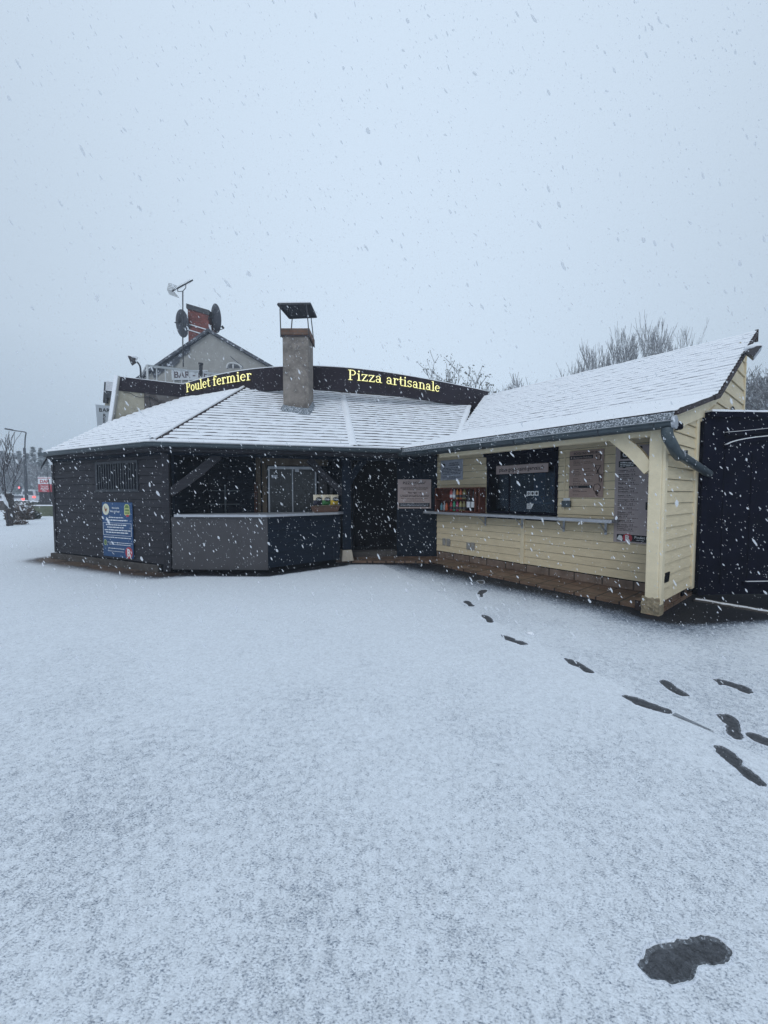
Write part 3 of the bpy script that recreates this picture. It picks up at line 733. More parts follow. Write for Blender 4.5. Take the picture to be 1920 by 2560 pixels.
# posts, beam and braces
for q, nm in ((W1, 'post'), (W2, 'post')):
    m_ = MB(); d = (W2 - W1).normalized(); fr = Frame(q, q + d)
    if q is W1: m_.fbox(fr, -0.09, 0.04, 0.04, 2.36, -0.08, 0.07)
    else: m_.fbox(fr, -0.10, 0.09, 0.29, 2.36, -0.08, 0.09)
    m_.build('post', M['charcoal'] if q is W1 else M['navy'], sb, bevel=0.012)
    if q is W2:
        m_ = MB(); a = [fr.pt(-0.13, 0.05, 0.13), fr.pt(0.14, 0.05, 0.13), fr.pt(0.14, 0.05, -0.1), fr.pt(-0.13, 0.05, -0.1),
                        fr.pt(-0.11, 0.29, 0.10), fr.pt(0.10, 0.29, 0.10), fr.pt(0.10, 0.29, -0.09), fr.pt(-0.11, 0.29, -0.09)]
        m_.hexa(a); m_.build('post_base', M['stone'], sb, bevel=0.012)
def brace(fr, sA, zA, sB, zB, wd, d0, d1, bow, name, m, parent, n=8):
    mb = MB(); ptsA = []; ptsB = []
    v = Vector((sB - sA, zB - zA)); L_ = v.length; t = v / L_; nn = Vector((t.y, -t.x))
    for i in range(n + 1):
        f = i / n; c = Vector((sA, zA)) + v * f + nn * (bow * math.sin(math.pi * f))
        ptsA.append(c + nn * wd / 2); ptsB.append(Vector((sA, zA)) + v * f + nn * (bow * .35 * math.sin(math.pi * f)) - nn * wd / 2)
    for i in range(n):
        a, b, c, e_ = ptsA[i], ptsA[i + 1], ptsB[i + 1], ptsB[i]
        mb.hexa([fr.pt(a.x, a.y, d0), fr.pt(b.x, b.y, d0), fr.pt(c.x, c.y, d0), fr.pt(e_.x, e_.y, d0),
                 fr.pt(a.x, a.y, d1), fr.pt(b.x, b.y, d1), fr.pt(c.x, c.y, d1), fr.pt(e_.x, e_.y, d1)])
    return mb.build(name, m, parent)
brace(FB, 0.03, 1.52, 0.90, 2.26, 0.15, -0.05, 0.05, 0.03, 'brace', M['charcoal'], sb)
brace(FB, FB.L - 0.06, 1.52, FB.L - 0.80, 2.24, 0.15, -0.05, 0.05, -0.03, 'brace', M['charcoal'], sb)
FDo = Frame(W2, (0.35, 8.95))
brace(FDo, 0.04, 1.75, 0.42, 2.26, 0.16, -0.05, 0.05, -0.03, 'brace', M['navy'], sb)
m_ = MB()
beam = [W0, W1, W2, Vector((0.36, 8.74)), H(-6.2, 6.5).xy]
sweep(m_, beam, [(0.0, -0.17), (0.07, -0.17), (0.07, 0.0), (0.0, 0.0), (0.0, -0.17)], 2.41)
m_.build('beam', M['navy'], sb)
# counter
ct = MB()
ct.fbox(F1, 0.04, F1.L, 0.085, 1.075, -0.03, 0.012)
cp = ct.build('counter_panel', M['sheet'], sb)
ct = MB(); clap(ct, F2, 0.0, F2.L, 0.12, 1.075, 0.14); ct.fbox(F2, 0.0, F2.L, 0.12, 1.07, -0.05, -0.003); ct.fbox(F2, F2.L - 0.14, F2.L, 0.12, 1.07, 0.003, 0.03)
ct.build('counter_front', M['navy'], sb)
ct = MB(); ct.fbox(F1, 0.05, F1.L - .02, 0, 0.12, -0.25, -0.12); ct.fbox(F2, 0.02, F2.L, 0, 0.14, -0.25, -0.12)
ct.build('counter_plinth', M['black'], sb)
ov = [C0 + Vector((0.12, -0.07)), C1 + Vector((0.0, -0.075)), C2 + Vector((0.0, -0.09)), C2 + Vector((0.10, 0.20)), W2 + Vector((-0.12, 0.06)), W1 + Vector((0.05, 0.12))]
ct = MB(); nn_ = len(ov)
ct.add([(p.x, p.y, 1.08) for p in ov] + [(p.x, p.y, 1.125) for p in ov], [list(range(nn_)), list(range(nn_, 2 * nn_))[::-1]] + [[i, i + nn_, (i + 1) % nn_ + nn_, (i + 1) % nn_] for i in range(nn_)])
ct.build('countertop', M['steel'], sb)
# door threshold and dark room beyond the doorway
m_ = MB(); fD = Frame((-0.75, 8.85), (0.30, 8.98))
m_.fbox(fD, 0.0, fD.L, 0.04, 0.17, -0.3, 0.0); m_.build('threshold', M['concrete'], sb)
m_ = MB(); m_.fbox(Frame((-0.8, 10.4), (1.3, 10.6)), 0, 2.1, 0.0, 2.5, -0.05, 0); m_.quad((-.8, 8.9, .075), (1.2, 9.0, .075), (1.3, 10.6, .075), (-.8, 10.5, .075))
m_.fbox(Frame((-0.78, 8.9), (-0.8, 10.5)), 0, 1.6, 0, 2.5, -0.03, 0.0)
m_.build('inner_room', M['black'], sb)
# wall with the vegan pizza board
m_ = MB()
m_.fbox(FD, 0.0, FD.L, 0.04, 2.40, -0.10, 0.0)
clap(m_, FD, 0.06, FD.L - 0.08, 0.09, 1.12, 0.14); m_.fbox(FD, 0.0, 0.06, 0.07, 2.38, 0.0, 0.03)
m_.build('wall', M['navy'], sb)

# tiled roof facets
T_A = [E0, E1, E1 + Vector((0.119, 0.993)) * 4.6, Vector((-5.6, 12.6)), Vector((-6.49, 11.9)), E0 + Vector((0.1, 2.0))]
def zA(p): return ZE + gA.dot(p - E1)
def zB(p): return ZE + gB.dot(p - E1)
hipd = Vector((-(gA - gB).y, (gA - gB).x)).normalized()
if hipd.y < 0: hipd = -hipd
T_A = [E0, E1, E1 + hipd * 3.95, Vector((-5.75, 12.1)), Vector((-6.55, 11.75)), Vector((-7.70, 10.78))]
seam_d = Vector((-0.17, 0.98)).normalized()
T_B = [E1, E2, E2 + seam_d * 3.45, Vector((-2.3, 11.25)), E1 + hipd * 3.95]
ve = [(n2 * a + u2 * valley_s(a)) for a in (5.3, 6.3, A_BEND, 9.0, 9.9)]
E3 = ve[0]
tdir = dC
T_C = [E2, E2 + dC * ((E3 - E2).dot(dC) + 0.02), ve[2] + Vector((0.05, 0)), ve[4] + Vector((0.05, 0)), Vector((1.9, 12.25)), E2 + seam_d * 3.45]
T_C = [E2, ve[0], ve[2] + Vector((0.03, 0)), ve[4] + Vector((0.03, 0)), Vector((1.9, 12.25)), E2 + seam_d * 3.45]
rfA = tiled_roof('roof', zA, gA, T_A, sb, snowy=0.62)
rfB = tiled_roof('roof', zB, gB, T_B, sb, snowy=0.92)
rfC = tiled_roof('roof', z3, gC, T_C, sb, snowy=1.0)
# ridge caps: hip with dark flashing, snowed seam
def strip(path, zf, wd, hh, name, m, parent, n=24, wob=0.01):
    mb = MB(); rows = []
    L_ = [0]
    for i in range(1, len(path)): L_.append(L_[-1] + (path[i] - path[i - 1]).length)
    for k in range(n + 1):
        s = L_[-1] * k / n; i = 0
        while i < len(path) - 2 and L_[i + 1] < s: i += 1
        f = (s - L_[i]) / (L_[i + 1] - L_[i]); p = path[i].lerp(path[i + 1], f); d = (path[i + 1] - path[i]).normalized(); o = Vector((d.y, -d.x))
        w_ = wd / 2 + random.uniform(-wob, wob)
        rows.append([p - o * w_, p - o * w_ * 0.8, p, p + o * w_ * 0.8, p + o * w_])
        z_ = zf(p)
        zz = [z_ + 0.01, z_ + hh * .8, z_ + hh, z_ + hh * .8, z_ + 0.01]
        b = len(mb.v); mb.v += [(q.x, q.y, z2) for q, z2 in zip(rows[-1], zz)]
    for k in range(n):
        for j in range(4): mb.f.append([k * 5 + j, (k + 1) * 5 + j, (k + 1) * 5 + j + 1, k * 5 + j + 1]); mb.m.append(0)
    return mb.build(name, m, parent, smooth=True)
hp = [E1 + hipd * 0.02, E1 + hipd * 3.8]
strip(hp, lambda p: min(zA(p), zB(p)), 0.10, 0.075, 'ridge_cap', M['snow'], rfA)
o_h = Vector((hipd.y, -hipd.x)) * 0.07
strip([p + o_h for p in hp], lambda p: zB(p), 0.045, 0.062, 'hip_flashing', M['tile'], rfA, wob=0.012)
strip([E2, E2 + seam_d * 3.1], lambda p: max(zB(p), z3(p)), 0.17, 0.06, 'seam_cap', M['snow'], rfB)
# gutter and eave boards
gp = [E0 + Vector((-0.01, 0.005)), E1, E2, ve[0] + dC * 0.1]
m_ = MB(); sweep(m_, gp, gutter_prof(), ZE - 0.03)
m_.build('gutter', M['zinc'], sb, smooth=True)
m_ = MB(); sweep(m_, gp, [(-0.30, -0.155), (-0.015, -0.155), (-0.015, 0.0), (-0.05, 0.0)], ZE)
m_.build('eave_board', M['charcoal'], sb)
m_ = MB(); sweep(m_, gp, [(0.0, -0.012), (0.03, -0.018), (0.105, -0.04)], ZE); m_.build('gutter_snow', M['zincs'], sb)
m_ = MB(); sweep(m_, gp, [(-0.02, 0.01), (0.012, 0.004), (0.018, 0.022), (0.0, 0.036), (-0.02, 0.04)], ZE); m_.build('eave_snow', M['snow'], sb)
# dangling wire and broken bracket at the left end of the gutter
m_ = MB(); a = Vector((E0.x + 0.03, E0.y, 2.32))
m_.tube([a, a + Vector((-0.05, -.02, -0.10)), a + Vector((-0.13, -.02, -0.25))], [.012, .022, .006], 6)
m_.tube([a + Vector((0.05, 0, 0.03)), a + Vector((-0.4, 0, 0.07)), a + Vector((-0.85, 0, 0.12))], [.004, .003, .007], 5)
m_.tube([a + Vector((-0.0, 0, 0)), a + Vector((0.0, 0, -0.45)), a + Vector((0.02, 0, -0.5)), a + Vector((0.06, 0, -0.95))], [.003, .003, .010, .008], 5)
m_.build('gutter_stay', M['metal'], sb)

# curved fascia with its wall behind
TZ = 4.85
arc_px = [(454, 960), (500, 945), (545, 934), (590, 925.5), (640, 918.5), (700, 913.5), (760, 912), (820, 913.5), (868, 917), (915, 922), (962, 928), (1035, 940), (1107, 953), (1165, 965.5), (1222, 978)]
arc = []
for a, b in arc_px:
    d = ray(a, b); k = (TZ - 1.5) / d.z; arc.append(Vector((d.x * k, d.y * k)))
def cat(pts, n=6):
    o = []
    for i in range(len(pts) - 1):
        p0 = pts[max(0, i - 1)]; p1, p2 = pts[i], pts[i + 1]; p3 = pts[min(len(pts) - 1, i + 2)]
        for j in range(n):
            t = j / n
            o.append(0.5 * ((2 * p1) + (p2 - p0) * t + (2 * p0 - 5 * p1 + 4 * p2 - p3) * t * t + (3 * p1 - p0 - 3 * p2 + p3) * t ** 3))
    return o + [pts[-1]]
# smooth the measured plan a little
for _ in range(3):
    arc = [arc[0]] + [arc[i] * 0.5 + (arc[i - 1] + arc[i + 1]) * 0.25 for i in range(1, len(arc) - 1)] + [arc[-1]]
arcs = cat(arc)
d = ray(295, 941); k = (TZ - 1.5) / d.z; FL = Vector((d.x * k, d.y * k))
m_ = MB(); BB = 0.60
sweep(m_, arcs, [(-0.12, -BB), (0.0, -BB), (0.0, 0.0), (-0.12, 0.0)], TZ)
m_.build('curved_fascia', M['plum'], sb)
m_ = MB(); sweep(m_, arcs, [(0.004, -0.012), (0.006, 0.006), (-0.06, 0.016), (-0.13, 0.006)], TZ); m_.build('fascia_snow', M['snow'], sb)
flat = [FL, arcs[0] + (arcs[0] - FL).normalized() * 0.0]
m_ = MB(); sweep(m_, flat, [(-0.10, -0.40), (0.03, -0.40), (0.03, 0.0), (-0.10, 0.0)], TZ); m_.build('flat_fascia', M['plum'], sb)
m_ = MB(); sweep(m_, flat, [(0.033, -0.01), (0.033, 0.004), (-0.05, 0.014), (-0.10, 0.006)], TZ); m_.build('fascia_snow', M['snow'], sb)
# wall behind, under the fascia
m_ = MB(); wl = [FL + Vector((0.3, 0.2)), Vector((-5.9, 12.0)), Vector((-4.0, 10.95)), Vector((-2.3, 11.12)), Vector((-1.05, 11.3)), Vector((1.95, 12.2)), Vector((3.6, 12.9))]
sweep(m_, wl, [(0, -2.6), (0, -0.05), (-3.0, -0.05), (-3.0, -2.6)], TZ)
m_.build('upper_wall', M['brown'], sb)
# rendered wall at the left, its raking edge
FW = Frame(FL, arcs[0])
m_ = MB()
pw = [(-0.24, 3.1), (FW.L + .5, 3.1), (FW.L + .5, TZ - .38), (0.0, TZ - .38)]
m_.add([FW.pt(a, b, 0.0) for a, b in pw] + [FW.pt(a, b, -0.2) for a, b in pw], [(0, 1, 2, 3), (7, 6, 5, 4), (0, 3, 7, 4), (1, 0, 4, 5), (2, 1, 5, 6), (3, 2, 6, 7)])
m_.build('upper_wall', M['beige'], sb)
m_ = MB(); pw = [(0.62, 3.3), (FW.L + .5, 3.3), (FW.L + .5, TZ - .39), (0.62, TZ - .39)]
m_.add([FW.pt(a, b, 0.012) for a, b in pw] + [FW.pt(a, b, 0.001) for a, b in pw], [(0, 1, 2, 3), (0, 3, 7, 4), (1, 0, 4, 5), (2, 1, 5, 6), (3, 2, 6, 7)])
m_.build('cladding', mat('weathered_board', (0.13, 0.12, 0.12), 0.8, 0.35, 5, 0.4, 30, c2=(0.07, 0.06, 0.06), c2f=0.5, c2s=2), sb)
m_ = MB(); m_.bar(FW.pt(-0.22, 3.15, 0.02), FW.pt(0.02, TZ + 0.0, 0.02), 0.08, 0.07)
m_.build('rake_board', M['greyw'], sb)
m_ = MB(); m_.bar(FW.pt(-0.27, 3.17, 0.03), FW.pt(-0.03, TZ + 0.02, 0.03), 0.10, 0.05); m_.build('rake_snow', M['snow'], sb)
m_ = MB(); pts = [FW.pt(0.12, 4.42, 0.03)]
for i in range(9): pts.append(FW.pt(0.3 + .1 * i, 4.4 - 0.05 * math.sin(i) - .02 * i, 0.03))
m_.tube(pts, .008, 5); m_.tube([FW.pt(0.75, 4.4, .03), FW.pt(0.78, 4.1, .03), FW.pt(0.70, 3.9, .03), FW.pt(0.72, 3.75, .03)], .008, 5)
m_.build('cable', M['metal'], sb)

# chimney with tilted metal cover
cY = 9.35
a = P(708, 1010, cY); b = P(772, 1010, cY)
cx0, cx1, cz0 = a.x, b.x, 3.2
ctop = P(740, 838, cY).z; cpt = P(740, 822, cY).z
m_ = MB(); m_.box(cx0, cx1, cY, cY + 0.62, cz0, ctop)
ch = m_.build('chimney', M['render'], sb, bevel=0.012)
m_ = MB(); m_.box(cx0 - .04, cx1 + .04, cY - .04, cY + .66, ctop, cpt); m_.build('chimney_cap', M['cap'], ch, bevel=0.01)
m_ = MB(); m_.box(cx0 - .025, cx1 + .025, cY - .028, cY + .64, ctop - .03, ctop - 0.001); m_.build('cap_band', M['tile'], ch)
m_ = MB(); nn_ = 40; pr = []
zb = zB(Vector(((cx0 + cx1) / 2, cY)))
for k in range(nn_):
    t = 2 * math.pi * k / nn_; cxm, cym = (cx0 + cx1) / 2, cY + .25
    pr.append((t, 1 + random.uniform(-.04, .04)))
for rr_, dz in ((1.0, 0.16), (1.10, 0.10), (1.22, 0.035)):
    for t, j in pr:
        ex = (cx1 - cx0) / 2 * rr_ * j; ey = 0.31 * rr_ * j; ct_, st_ = math.cos(t), math.sin(t)
        sgn = lambda v: (abs(v) ** .35) * (1 if v > 0 else -1)
        px_, py_ = cxm + ex * sgn(ct_), cym + (ey + .02) * sgn(st_)
        m_.v.append((px_, py_, zB(Vector((px_, py_))) + dz))
for r_ in range(2):
    for k in range(nn_): m_.f.append([r_ * nn_ + k, r_ * nn_ + (k + 1) % nn_, (r_ + 1) * nn_ + (k + 1) % nn_, (r_ + 1) * nn_ + k]); m_.m.append(0)
m_.build('chimney_flashing', M['zincs'], ch, smooth=True)
# cover: near edge is low, far edge high? seen from below it shows its underside
ca, cb_, cc, cd = P(694, 760, cY - .05), P(776, 759, cY - .05), P(791, 792, cY + .62), P(724, 795, cY + .62)
cv = MB(); th = Vector((0, 0, 0.025))
cv.hexa([ca, cb_, cc, cd, ca + th, cb_ + th, cc + th, cd + th])
for q, r_ in ((ca, cb_), (cb_, cc), (cc, cd), (cd, ca)): cv.bar(q - th * .3, r_ - th * .3, .03, .03)
cover_o = cv.build('chimney_cover', M['metal'], ch)
cv = MB(); cv.hexa([ca + th * 1.02, cb_ + th * 1.02, cc + th * 1.02, cd + th * 1.02, ca + th * 1.9, cb_ + th * 1.9, cc + th * 1.9, cd + th * 1.9]); cv.build('cover_snow', M['snow'], ch)
for q, r_ in ((ca.lerp(cb_, .07), (cx0 - .03, cY - .03)), (cb_.lerp(ca, .12), (cx1 + .03, cY - .03)), (cc.lerp(cd, .2), (cx1 + .04, cY + .6)), (cd.lerp(cc, .1), (cx0 + .03, cY + .6))):
    l_ = MB(); l_.bar(q, Vector((r_[0], r_[1], ctop - .06)), .022, .022); l_.build('cover_leg', M['metal'], ch)

# ------------------------------------------------------------------ illuminated serif letters
def L_(x0, y0, x1, y1, w_): return ('l', x0, y0, x1, y1, w_)
def A_(cx, cy, rx, ry, a0, a1, w_, w1=None): return ('a', cx, cy, rx, ry, a0, a1, w_, w_ if w1 is None else w1)
sw, th_, sf = 0.115, 0.055, 0.05
GL = {
 'P': (0.56, [L_(.13, 0, .13, .72, .13), L_(0, .025, .27, .025, sf), L_(0, .695, .28, .695, sf), L_(.25, .69, .30, .69, .06), L_(.2, .355, .30, .355, .05), A_(.30, .523, .15, .168, -90, 90, .055, .055), A_(.315, .523, .145, .12, -60, 60, .10)]),
 'o': (0.49, [A_(.235, .25, .165, .225, 0, 360, .085), A_(.235, .25, .18, .21, 150, 210, .1), A_(.235, .25, .18, .21, -30, 30, .1)]),
 'u': (0.56, [L_(.12, .5, .12, .14, sw), L_(.01, .475, .14, .475, sf), A_(.24, .15, .125, .125, 180, 340, .07), L_(.41, .5, .41, 0, sw), L_(.30, .475, .44, .475, sf), L_(.40, .025, .53, .025, sf)]),
 'l': (0.29, [L_(.14, .75, .14, 0, sw), L_(.02, .725, .16, .725, sf), L_(.01, .025, .28, .025, sf)]),
 'e': (0.47, [A_(.23, .25, .165, .225, 5, 318, .08), A_(.23, .25, .18, .21, 140, 220, .1), L_(.1, .27, .41, .27, .05)]),
 't': (0.36, [L_(.15, .66, .15, .12, sw), A_(.25, .12, .10, .095, 180, 330, .06), L_(.01, .475, .32, .475, sf)]),
 'f': (0.36, [L_(.13, 0, .13, .60, sw), L_(.01, .025, .28, .025, sf), L_(.01, .475, .30, .475, sf), A_(.24, .60, .11, .12, 180, 40, .06), A_(.33, .64, .02, .02, 0, 360, .06)]),
 'r': (0.42, [L_(.12, 0, .12, .5, sw), L_(.01, .475, .14, .475, sf), L_(.01, .025, .27, .025, sf), A_(.26, .35, .12, .13, 170, 60, .06), A_(.34, .42, .025, .025, 0, 360, .07)]),
 'm': (0.84, [L_(.12, 0, .12, .5, sw), L_(.01, .475, .14, .475, sf), L_(.01, .025, .24, .025, sf), A_(.26, .34, .13, .14, 170, 0, .065), L_(.39, .36, .39, 0, sw), L_(.29, .025, .50, .025, sf), A_(.53, .34, .13, .14, 170, 0, .065), L_(.66, .36, .66, 0, sw), L_(.56, .025, .79, .025, sf)]),
 'n': (0.57, [L_(.12, 0, .12, .5, sw), L_(.01, .475, .14, .475, sf), L_(.01, .025, .24, .025, sf), A_(.27, .34, .14, .14, 170, 0, .065), L_(.41, .36, .41, 0, sw), L_(.30, .025, .53, .025, sf)]),
 'i': (0.28, [L_(.13, 0, .13, .5, sw), L_(.01, .475, .15, .475, sf), L_(.01, .025, .26, .025, sf), A_(.13, .65, .03, .03, 0, 360, .075)]),
 'z': (0.47, [L_(.03, .47, .43, .47, .06), L_(.03, .03, .43, .03, .06), L_(.36, .45, .09, .05, .10), L_(.055, .47, .055, .36, .05), L_(.405, .03, .405, .14, .05)]),
 'a': (0.51, [A_(.21, .36, .13, .12, 165, 0, .065), L_(.34, .38, .34, .06, .11), L_(.33, .03, .48, .03, sf), A_(.19, .145, .13, .115, 0, 360, .07), A_(.10, .38, .02, .02, 0, 360, .06)]),
 's': (0.43, [A_(.20, .365, .125, .105, 20, 270, .075), A_(.20, .135, .135, .11, 90, -160, .075), L_(.34, .49, .34, .37, .045), L_(.06, .14, .06, .01, .045)]),
}
alen = [0.0]
for i in range(1, len(arcs)): alen.append(alen[-1] + (arcs[i] - arcs[i - 1]).length)
def arc_at(l):
    l = max(0, min(alen[-1] - 1e-6, l)); i = 0
    while i < len(alen) - 2 and alen[i + 1] < l: i += 1
    f = (l - alen[i]) / (alen[i + 1] - alen[i]); return arcs[i].lerp(arcs[i + 1], f)
def arc_l(px_):
    r_ = (px_ - 960) / F_PX; best = min(range(len(arcs)), key=lambda i: abs(arcs[i].x / arcs[i].y - r_))
    for i in range(len(arcs) - 1):
        a0 = arcs[i].x / arcs[i].y - r_; a1 = arcs[i + 1].x / arcs[i + 1].y - r_
        if a0 <= 0 <= a1: return alen[i] + (alen[i + 1] - alen[i]) * (-a0 / (a1 - a0))
    return alen[best]
def glyph(ch_, l0, z0, sc, sx, parent, tilt=0.0):
    adv, st = GL[ch_]; w_ = adv * sc * sx
    p0 = arc_at(l0); p1 = arc_at(l0 + w_); fr = Frame(p0, p1); mb = MB()
    def face(poly, k):
        dd = 0.050 + 0.0010 * k; n = len(poly)
        P_ = [(x_ * sc * sx + tilt * -y_ * sc, z0 + y_ * sc) for x_, y_ in poly]
        ar = sum(P_[i][0] * P_[(i + 1) % n][1] - P_[(i + 1) % n][0] * P_[i][1] for i in range(n))
        if ar < 0: P_ = P_[::-1]
        mb.add([fr.pt(a, b, dd) for a, b in P_], [list(range(n))], 0)
        mb.add([fr.pt(a, b, dd - .0004) for a, b in P_] + [fr.pt(a, b, 0.035) for a, b in P_], [[i, i + n, (i + 1) % n + n, (i + 1) % n] for i in range(n)], 1)
    for k, s_ in enumerate(st):
        if s_[0] == 'l':
            _, x0, y0, x1, y1, wd = s_; wd *= 0.61; v = Vector((x1 - x0, y1 - y0)).normalized(); q = Vector((-v.y, v.x)) * wd / 2
            face([(x0 + q.x, y0 + q.y), (x0 - q.x, y0 - q.y), (x1 - q.x, y1 - q.y), (x1 + q.x, y1 + q.y)], k)
        else:
            _, cx, cy, rx, ry, a0, a1, wd, _w = s_; wd *= 0.61; n = max(3, int(abs(a1 - a0) / 20))
            for i in range(n):
                t0, t1 = R(a0 + (a1 - a0) * i / n), R(a0 + (a1 - a0) * (i + 1) / n)
                face([(cx + (rx - wd / 2) * math.cos(t0), cy + (ry - wd / 2) * math.sin(t0)), (cx + (rx + wd / 2) * math.cos(t0), cy + (ry + wd / 2) * math.sin(t0)),
                      (cx + (rx + wd / 2) * math.cos(t1), cy + (ry + wd / 2) * math.sin(t1)), (cx + (rx - wd / 2) * math.cos(t1), cy + (ry - wd / 2) * math.sin(t1))], k)
    mb.build('letter', [M['neon'], M['neonc']], parent)
    return w_
def sign(words, px0, px1, z0, sc, label, tilt=0.0):
    l0, l1 = arc_l(px0), arc_l(px1); gap = 0.26
    tot = sum(GL[c][0] for c in words if c != ' ') + gap * words.count(' ')
    sx = (l1 - l0) / (tot * sc); c = arc_at((l0 + l1) / 2)
    e_ = empty('shop_sign', (c.x, c.y, z0), label, 'sign')
    l = l0
    for c in words:
        if c == ' ': l += gap * sc * sx; continue
        l += glyph(c, l, z0, sc, sx, e_, tilt)
sign('Poulet fermier', 476, 638, 4.54, 0.37, 'lit yellow serif letters reading Poulet fermier on the curved dark fascia', tilt=0.06)
sign('Pizza artisanale', 871, 1096, 4.515, 0.37, 'lit yellow serif letters reading Pizza artisanale on the curved dark fascia')

# ------------------------------------------------------------------ cream kiosk
kc = H(S_END, 5.57)
kb = empty('kiosk', (kc.x, kc.y, 0), 'cream weatherboarded kiosk with a serving window and a long curved snowy tiled roof', 'building')
KH = 0.138
def kpx(a, b, d=0.0): return FK.px(a, b, d)
kw0, kz0 = kpx(1218, 1283); kw1, kz1 = kpx(1398, 1104)
kz0 = 1.13; kz1 = 2.42
m_ = MB()
clap(m_, FK, 0.0, FK.L - 0.02, 0.19, 2.62, KH, [(kw0, kw1, kz0, kz1)])
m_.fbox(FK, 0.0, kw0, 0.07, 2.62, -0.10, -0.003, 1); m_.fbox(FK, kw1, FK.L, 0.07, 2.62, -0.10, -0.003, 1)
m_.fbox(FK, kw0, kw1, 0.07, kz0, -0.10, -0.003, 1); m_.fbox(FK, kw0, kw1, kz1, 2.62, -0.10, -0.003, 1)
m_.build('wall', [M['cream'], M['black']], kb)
m_ = MB(); m_.fbox(FK, 0.0, FK.L - 0.05, 0.04, 0.175, -0.02, 0.006)
m_.build('plinth', brickmat('tile_skirt', (0.20, 0.15, 0.12), (0.17, 0.125, 0.10), (0.07, 0.055, 0.045), 1.0, rot=0, bw=0.28, rh=0.5, msz=0.008), kb)
m_ = MB(); a0, _ = kpx(1303, 1350); m_.fbox(FK, a0, a0 + 0.075, 0.19, 1.06, 0.0, 0.032)
m_.build('joint_board', M['creamd'], kb, bevel=0.003)
m_ = MB(); a0, _ = kpx(1411, 1200); m_.fbox(FK, a0, a0 + 0.02, 1.2, 2.2, 0.0, 0.024); m_.build('wire_cover', M['cream'], kb)
# serving window
wn = MB()
wn.fbox(FK, kw0, kw0 + .05, kz0, kz1, -0.07, 0.035); wn.fbox(FK, kw1 - .05, kw1, kz0, kz1, -0.07, 0.035)
wn.fbox(FK, kw0 + .05, kw1 - .05, kz0, kz0 + .04, -0.07, 0.033); wn.fbox(FK, kw0 + .05, kw1 - .05, 2.0, 2.06, -0.07, 0.02)
kwn = wn.build('window', M['gate'], kb, bevel=0.004)
m_ = MB(); m_.fbox(FK, kw0 + .05, kw1 - .05, kz0 + .04, 2.0, -0.04, -0.034); m_.build('pane', M['glass'], kwn)
m_ = MB(); a0, _ = kpx(1271, 1200); m_.fbox(FK, a0 - .015, a0 + .015, kz0 + .04, 2.0, -0.05, -0.025); m_.build('mullion', M['gate'], kwn)
m_ = MB(); h0, _ = kpx(1209, 1125, .14); m_.fbox(FK, h0, kw1, 2.06, kz1, 0.0, 0.06); m_.fbox(FK, h0, kw1 + .0, 2.24, 2.42, 0.061, 0.17)
m_.build('shutter_box', M['gate'], kwn, bevel=0.02)
# room behind
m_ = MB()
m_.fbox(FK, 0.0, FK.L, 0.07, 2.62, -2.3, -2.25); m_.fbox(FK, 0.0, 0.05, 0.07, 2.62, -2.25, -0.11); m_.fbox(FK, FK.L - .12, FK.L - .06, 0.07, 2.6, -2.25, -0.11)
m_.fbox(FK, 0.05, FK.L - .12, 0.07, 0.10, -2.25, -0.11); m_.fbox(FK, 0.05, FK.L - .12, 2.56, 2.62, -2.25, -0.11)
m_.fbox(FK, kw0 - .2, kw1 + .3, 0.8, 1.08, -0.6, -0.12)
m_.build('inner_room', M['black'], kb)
m_ = MB(); im = mat('dim_shelving', (0.05, 0.075, 0.10), 0.5, 0.5, 4, 0)
for a0, a1, b0, b1 in ((kw0 + .5, kw0 + .75, 1.35, 2.0), (kw0 + .85, kw0 + 1.15, 1.5, 2.05), (kw0 + 1.2, kw0 + 1.6, 1.45, 1.95)):
    m_.fbox(FK, a0, a1, b0, b1, -1.2, -0.9)
m_.fbox(FK, kw0 + .4, kw0 + 1.7, 1.30, 1.34, -1.3, -0.85)
m_.build('shelving', im, kb)
# things stuck on the glass and standing at the window
m_ = MB(); a0, b1 = kpx(1315, 1228); a1, b0 = kpx(1345, 1239)
for k in range(3):
    x0 = a0 + (a1 - a0) * k / 3; x1 = a0 + (a1 - a0) * (k + .9) / 3; rect(m_, FK, x0, x1, b0, b1, -0.030, 0)
    disc(m_, FK, (x0 + x1) / 2, (b0 + b1) / 2, (x1 - x0) * .34, (b1 - b0) * .34, -0.029, 1)
m_.build('card_stickers', [M['white'], M['sheet']], kwn)
m_ = MB(); a0, b1 = kpx(1315, 1259); a1, b0 = kpx(1332, 1273)
poly_on(m_, FK, [(a0, b0), (a0 + (a1 - a0) * .6, b0), (a1, b1), (a0, b1)], -0.031)
for k in range(4): greek(m_, FK, a0 + .01, a0 + .09, b0 + .015 + .022 * k, .009, -0.030, 1, k)
m_.build('price_note', [M['white'], M['ink']], kwn)
m_ = MB(); a, b = kpx(1349, 1241), kpx(1366, 1280); m_.bar(FK.pt(a[0], a[1], -0.06), FK.pt(b[0], b[1], -0.05), .018, .018)
a, b = kpx(1344, 1241), kpx(1355, 1241); m_.bar(FK.pt(a[0], a[1], -0.06), FK.pt(b[0], b[1], -0.06), .018, .018)
m_.build('easel', M['tan'], kwn)
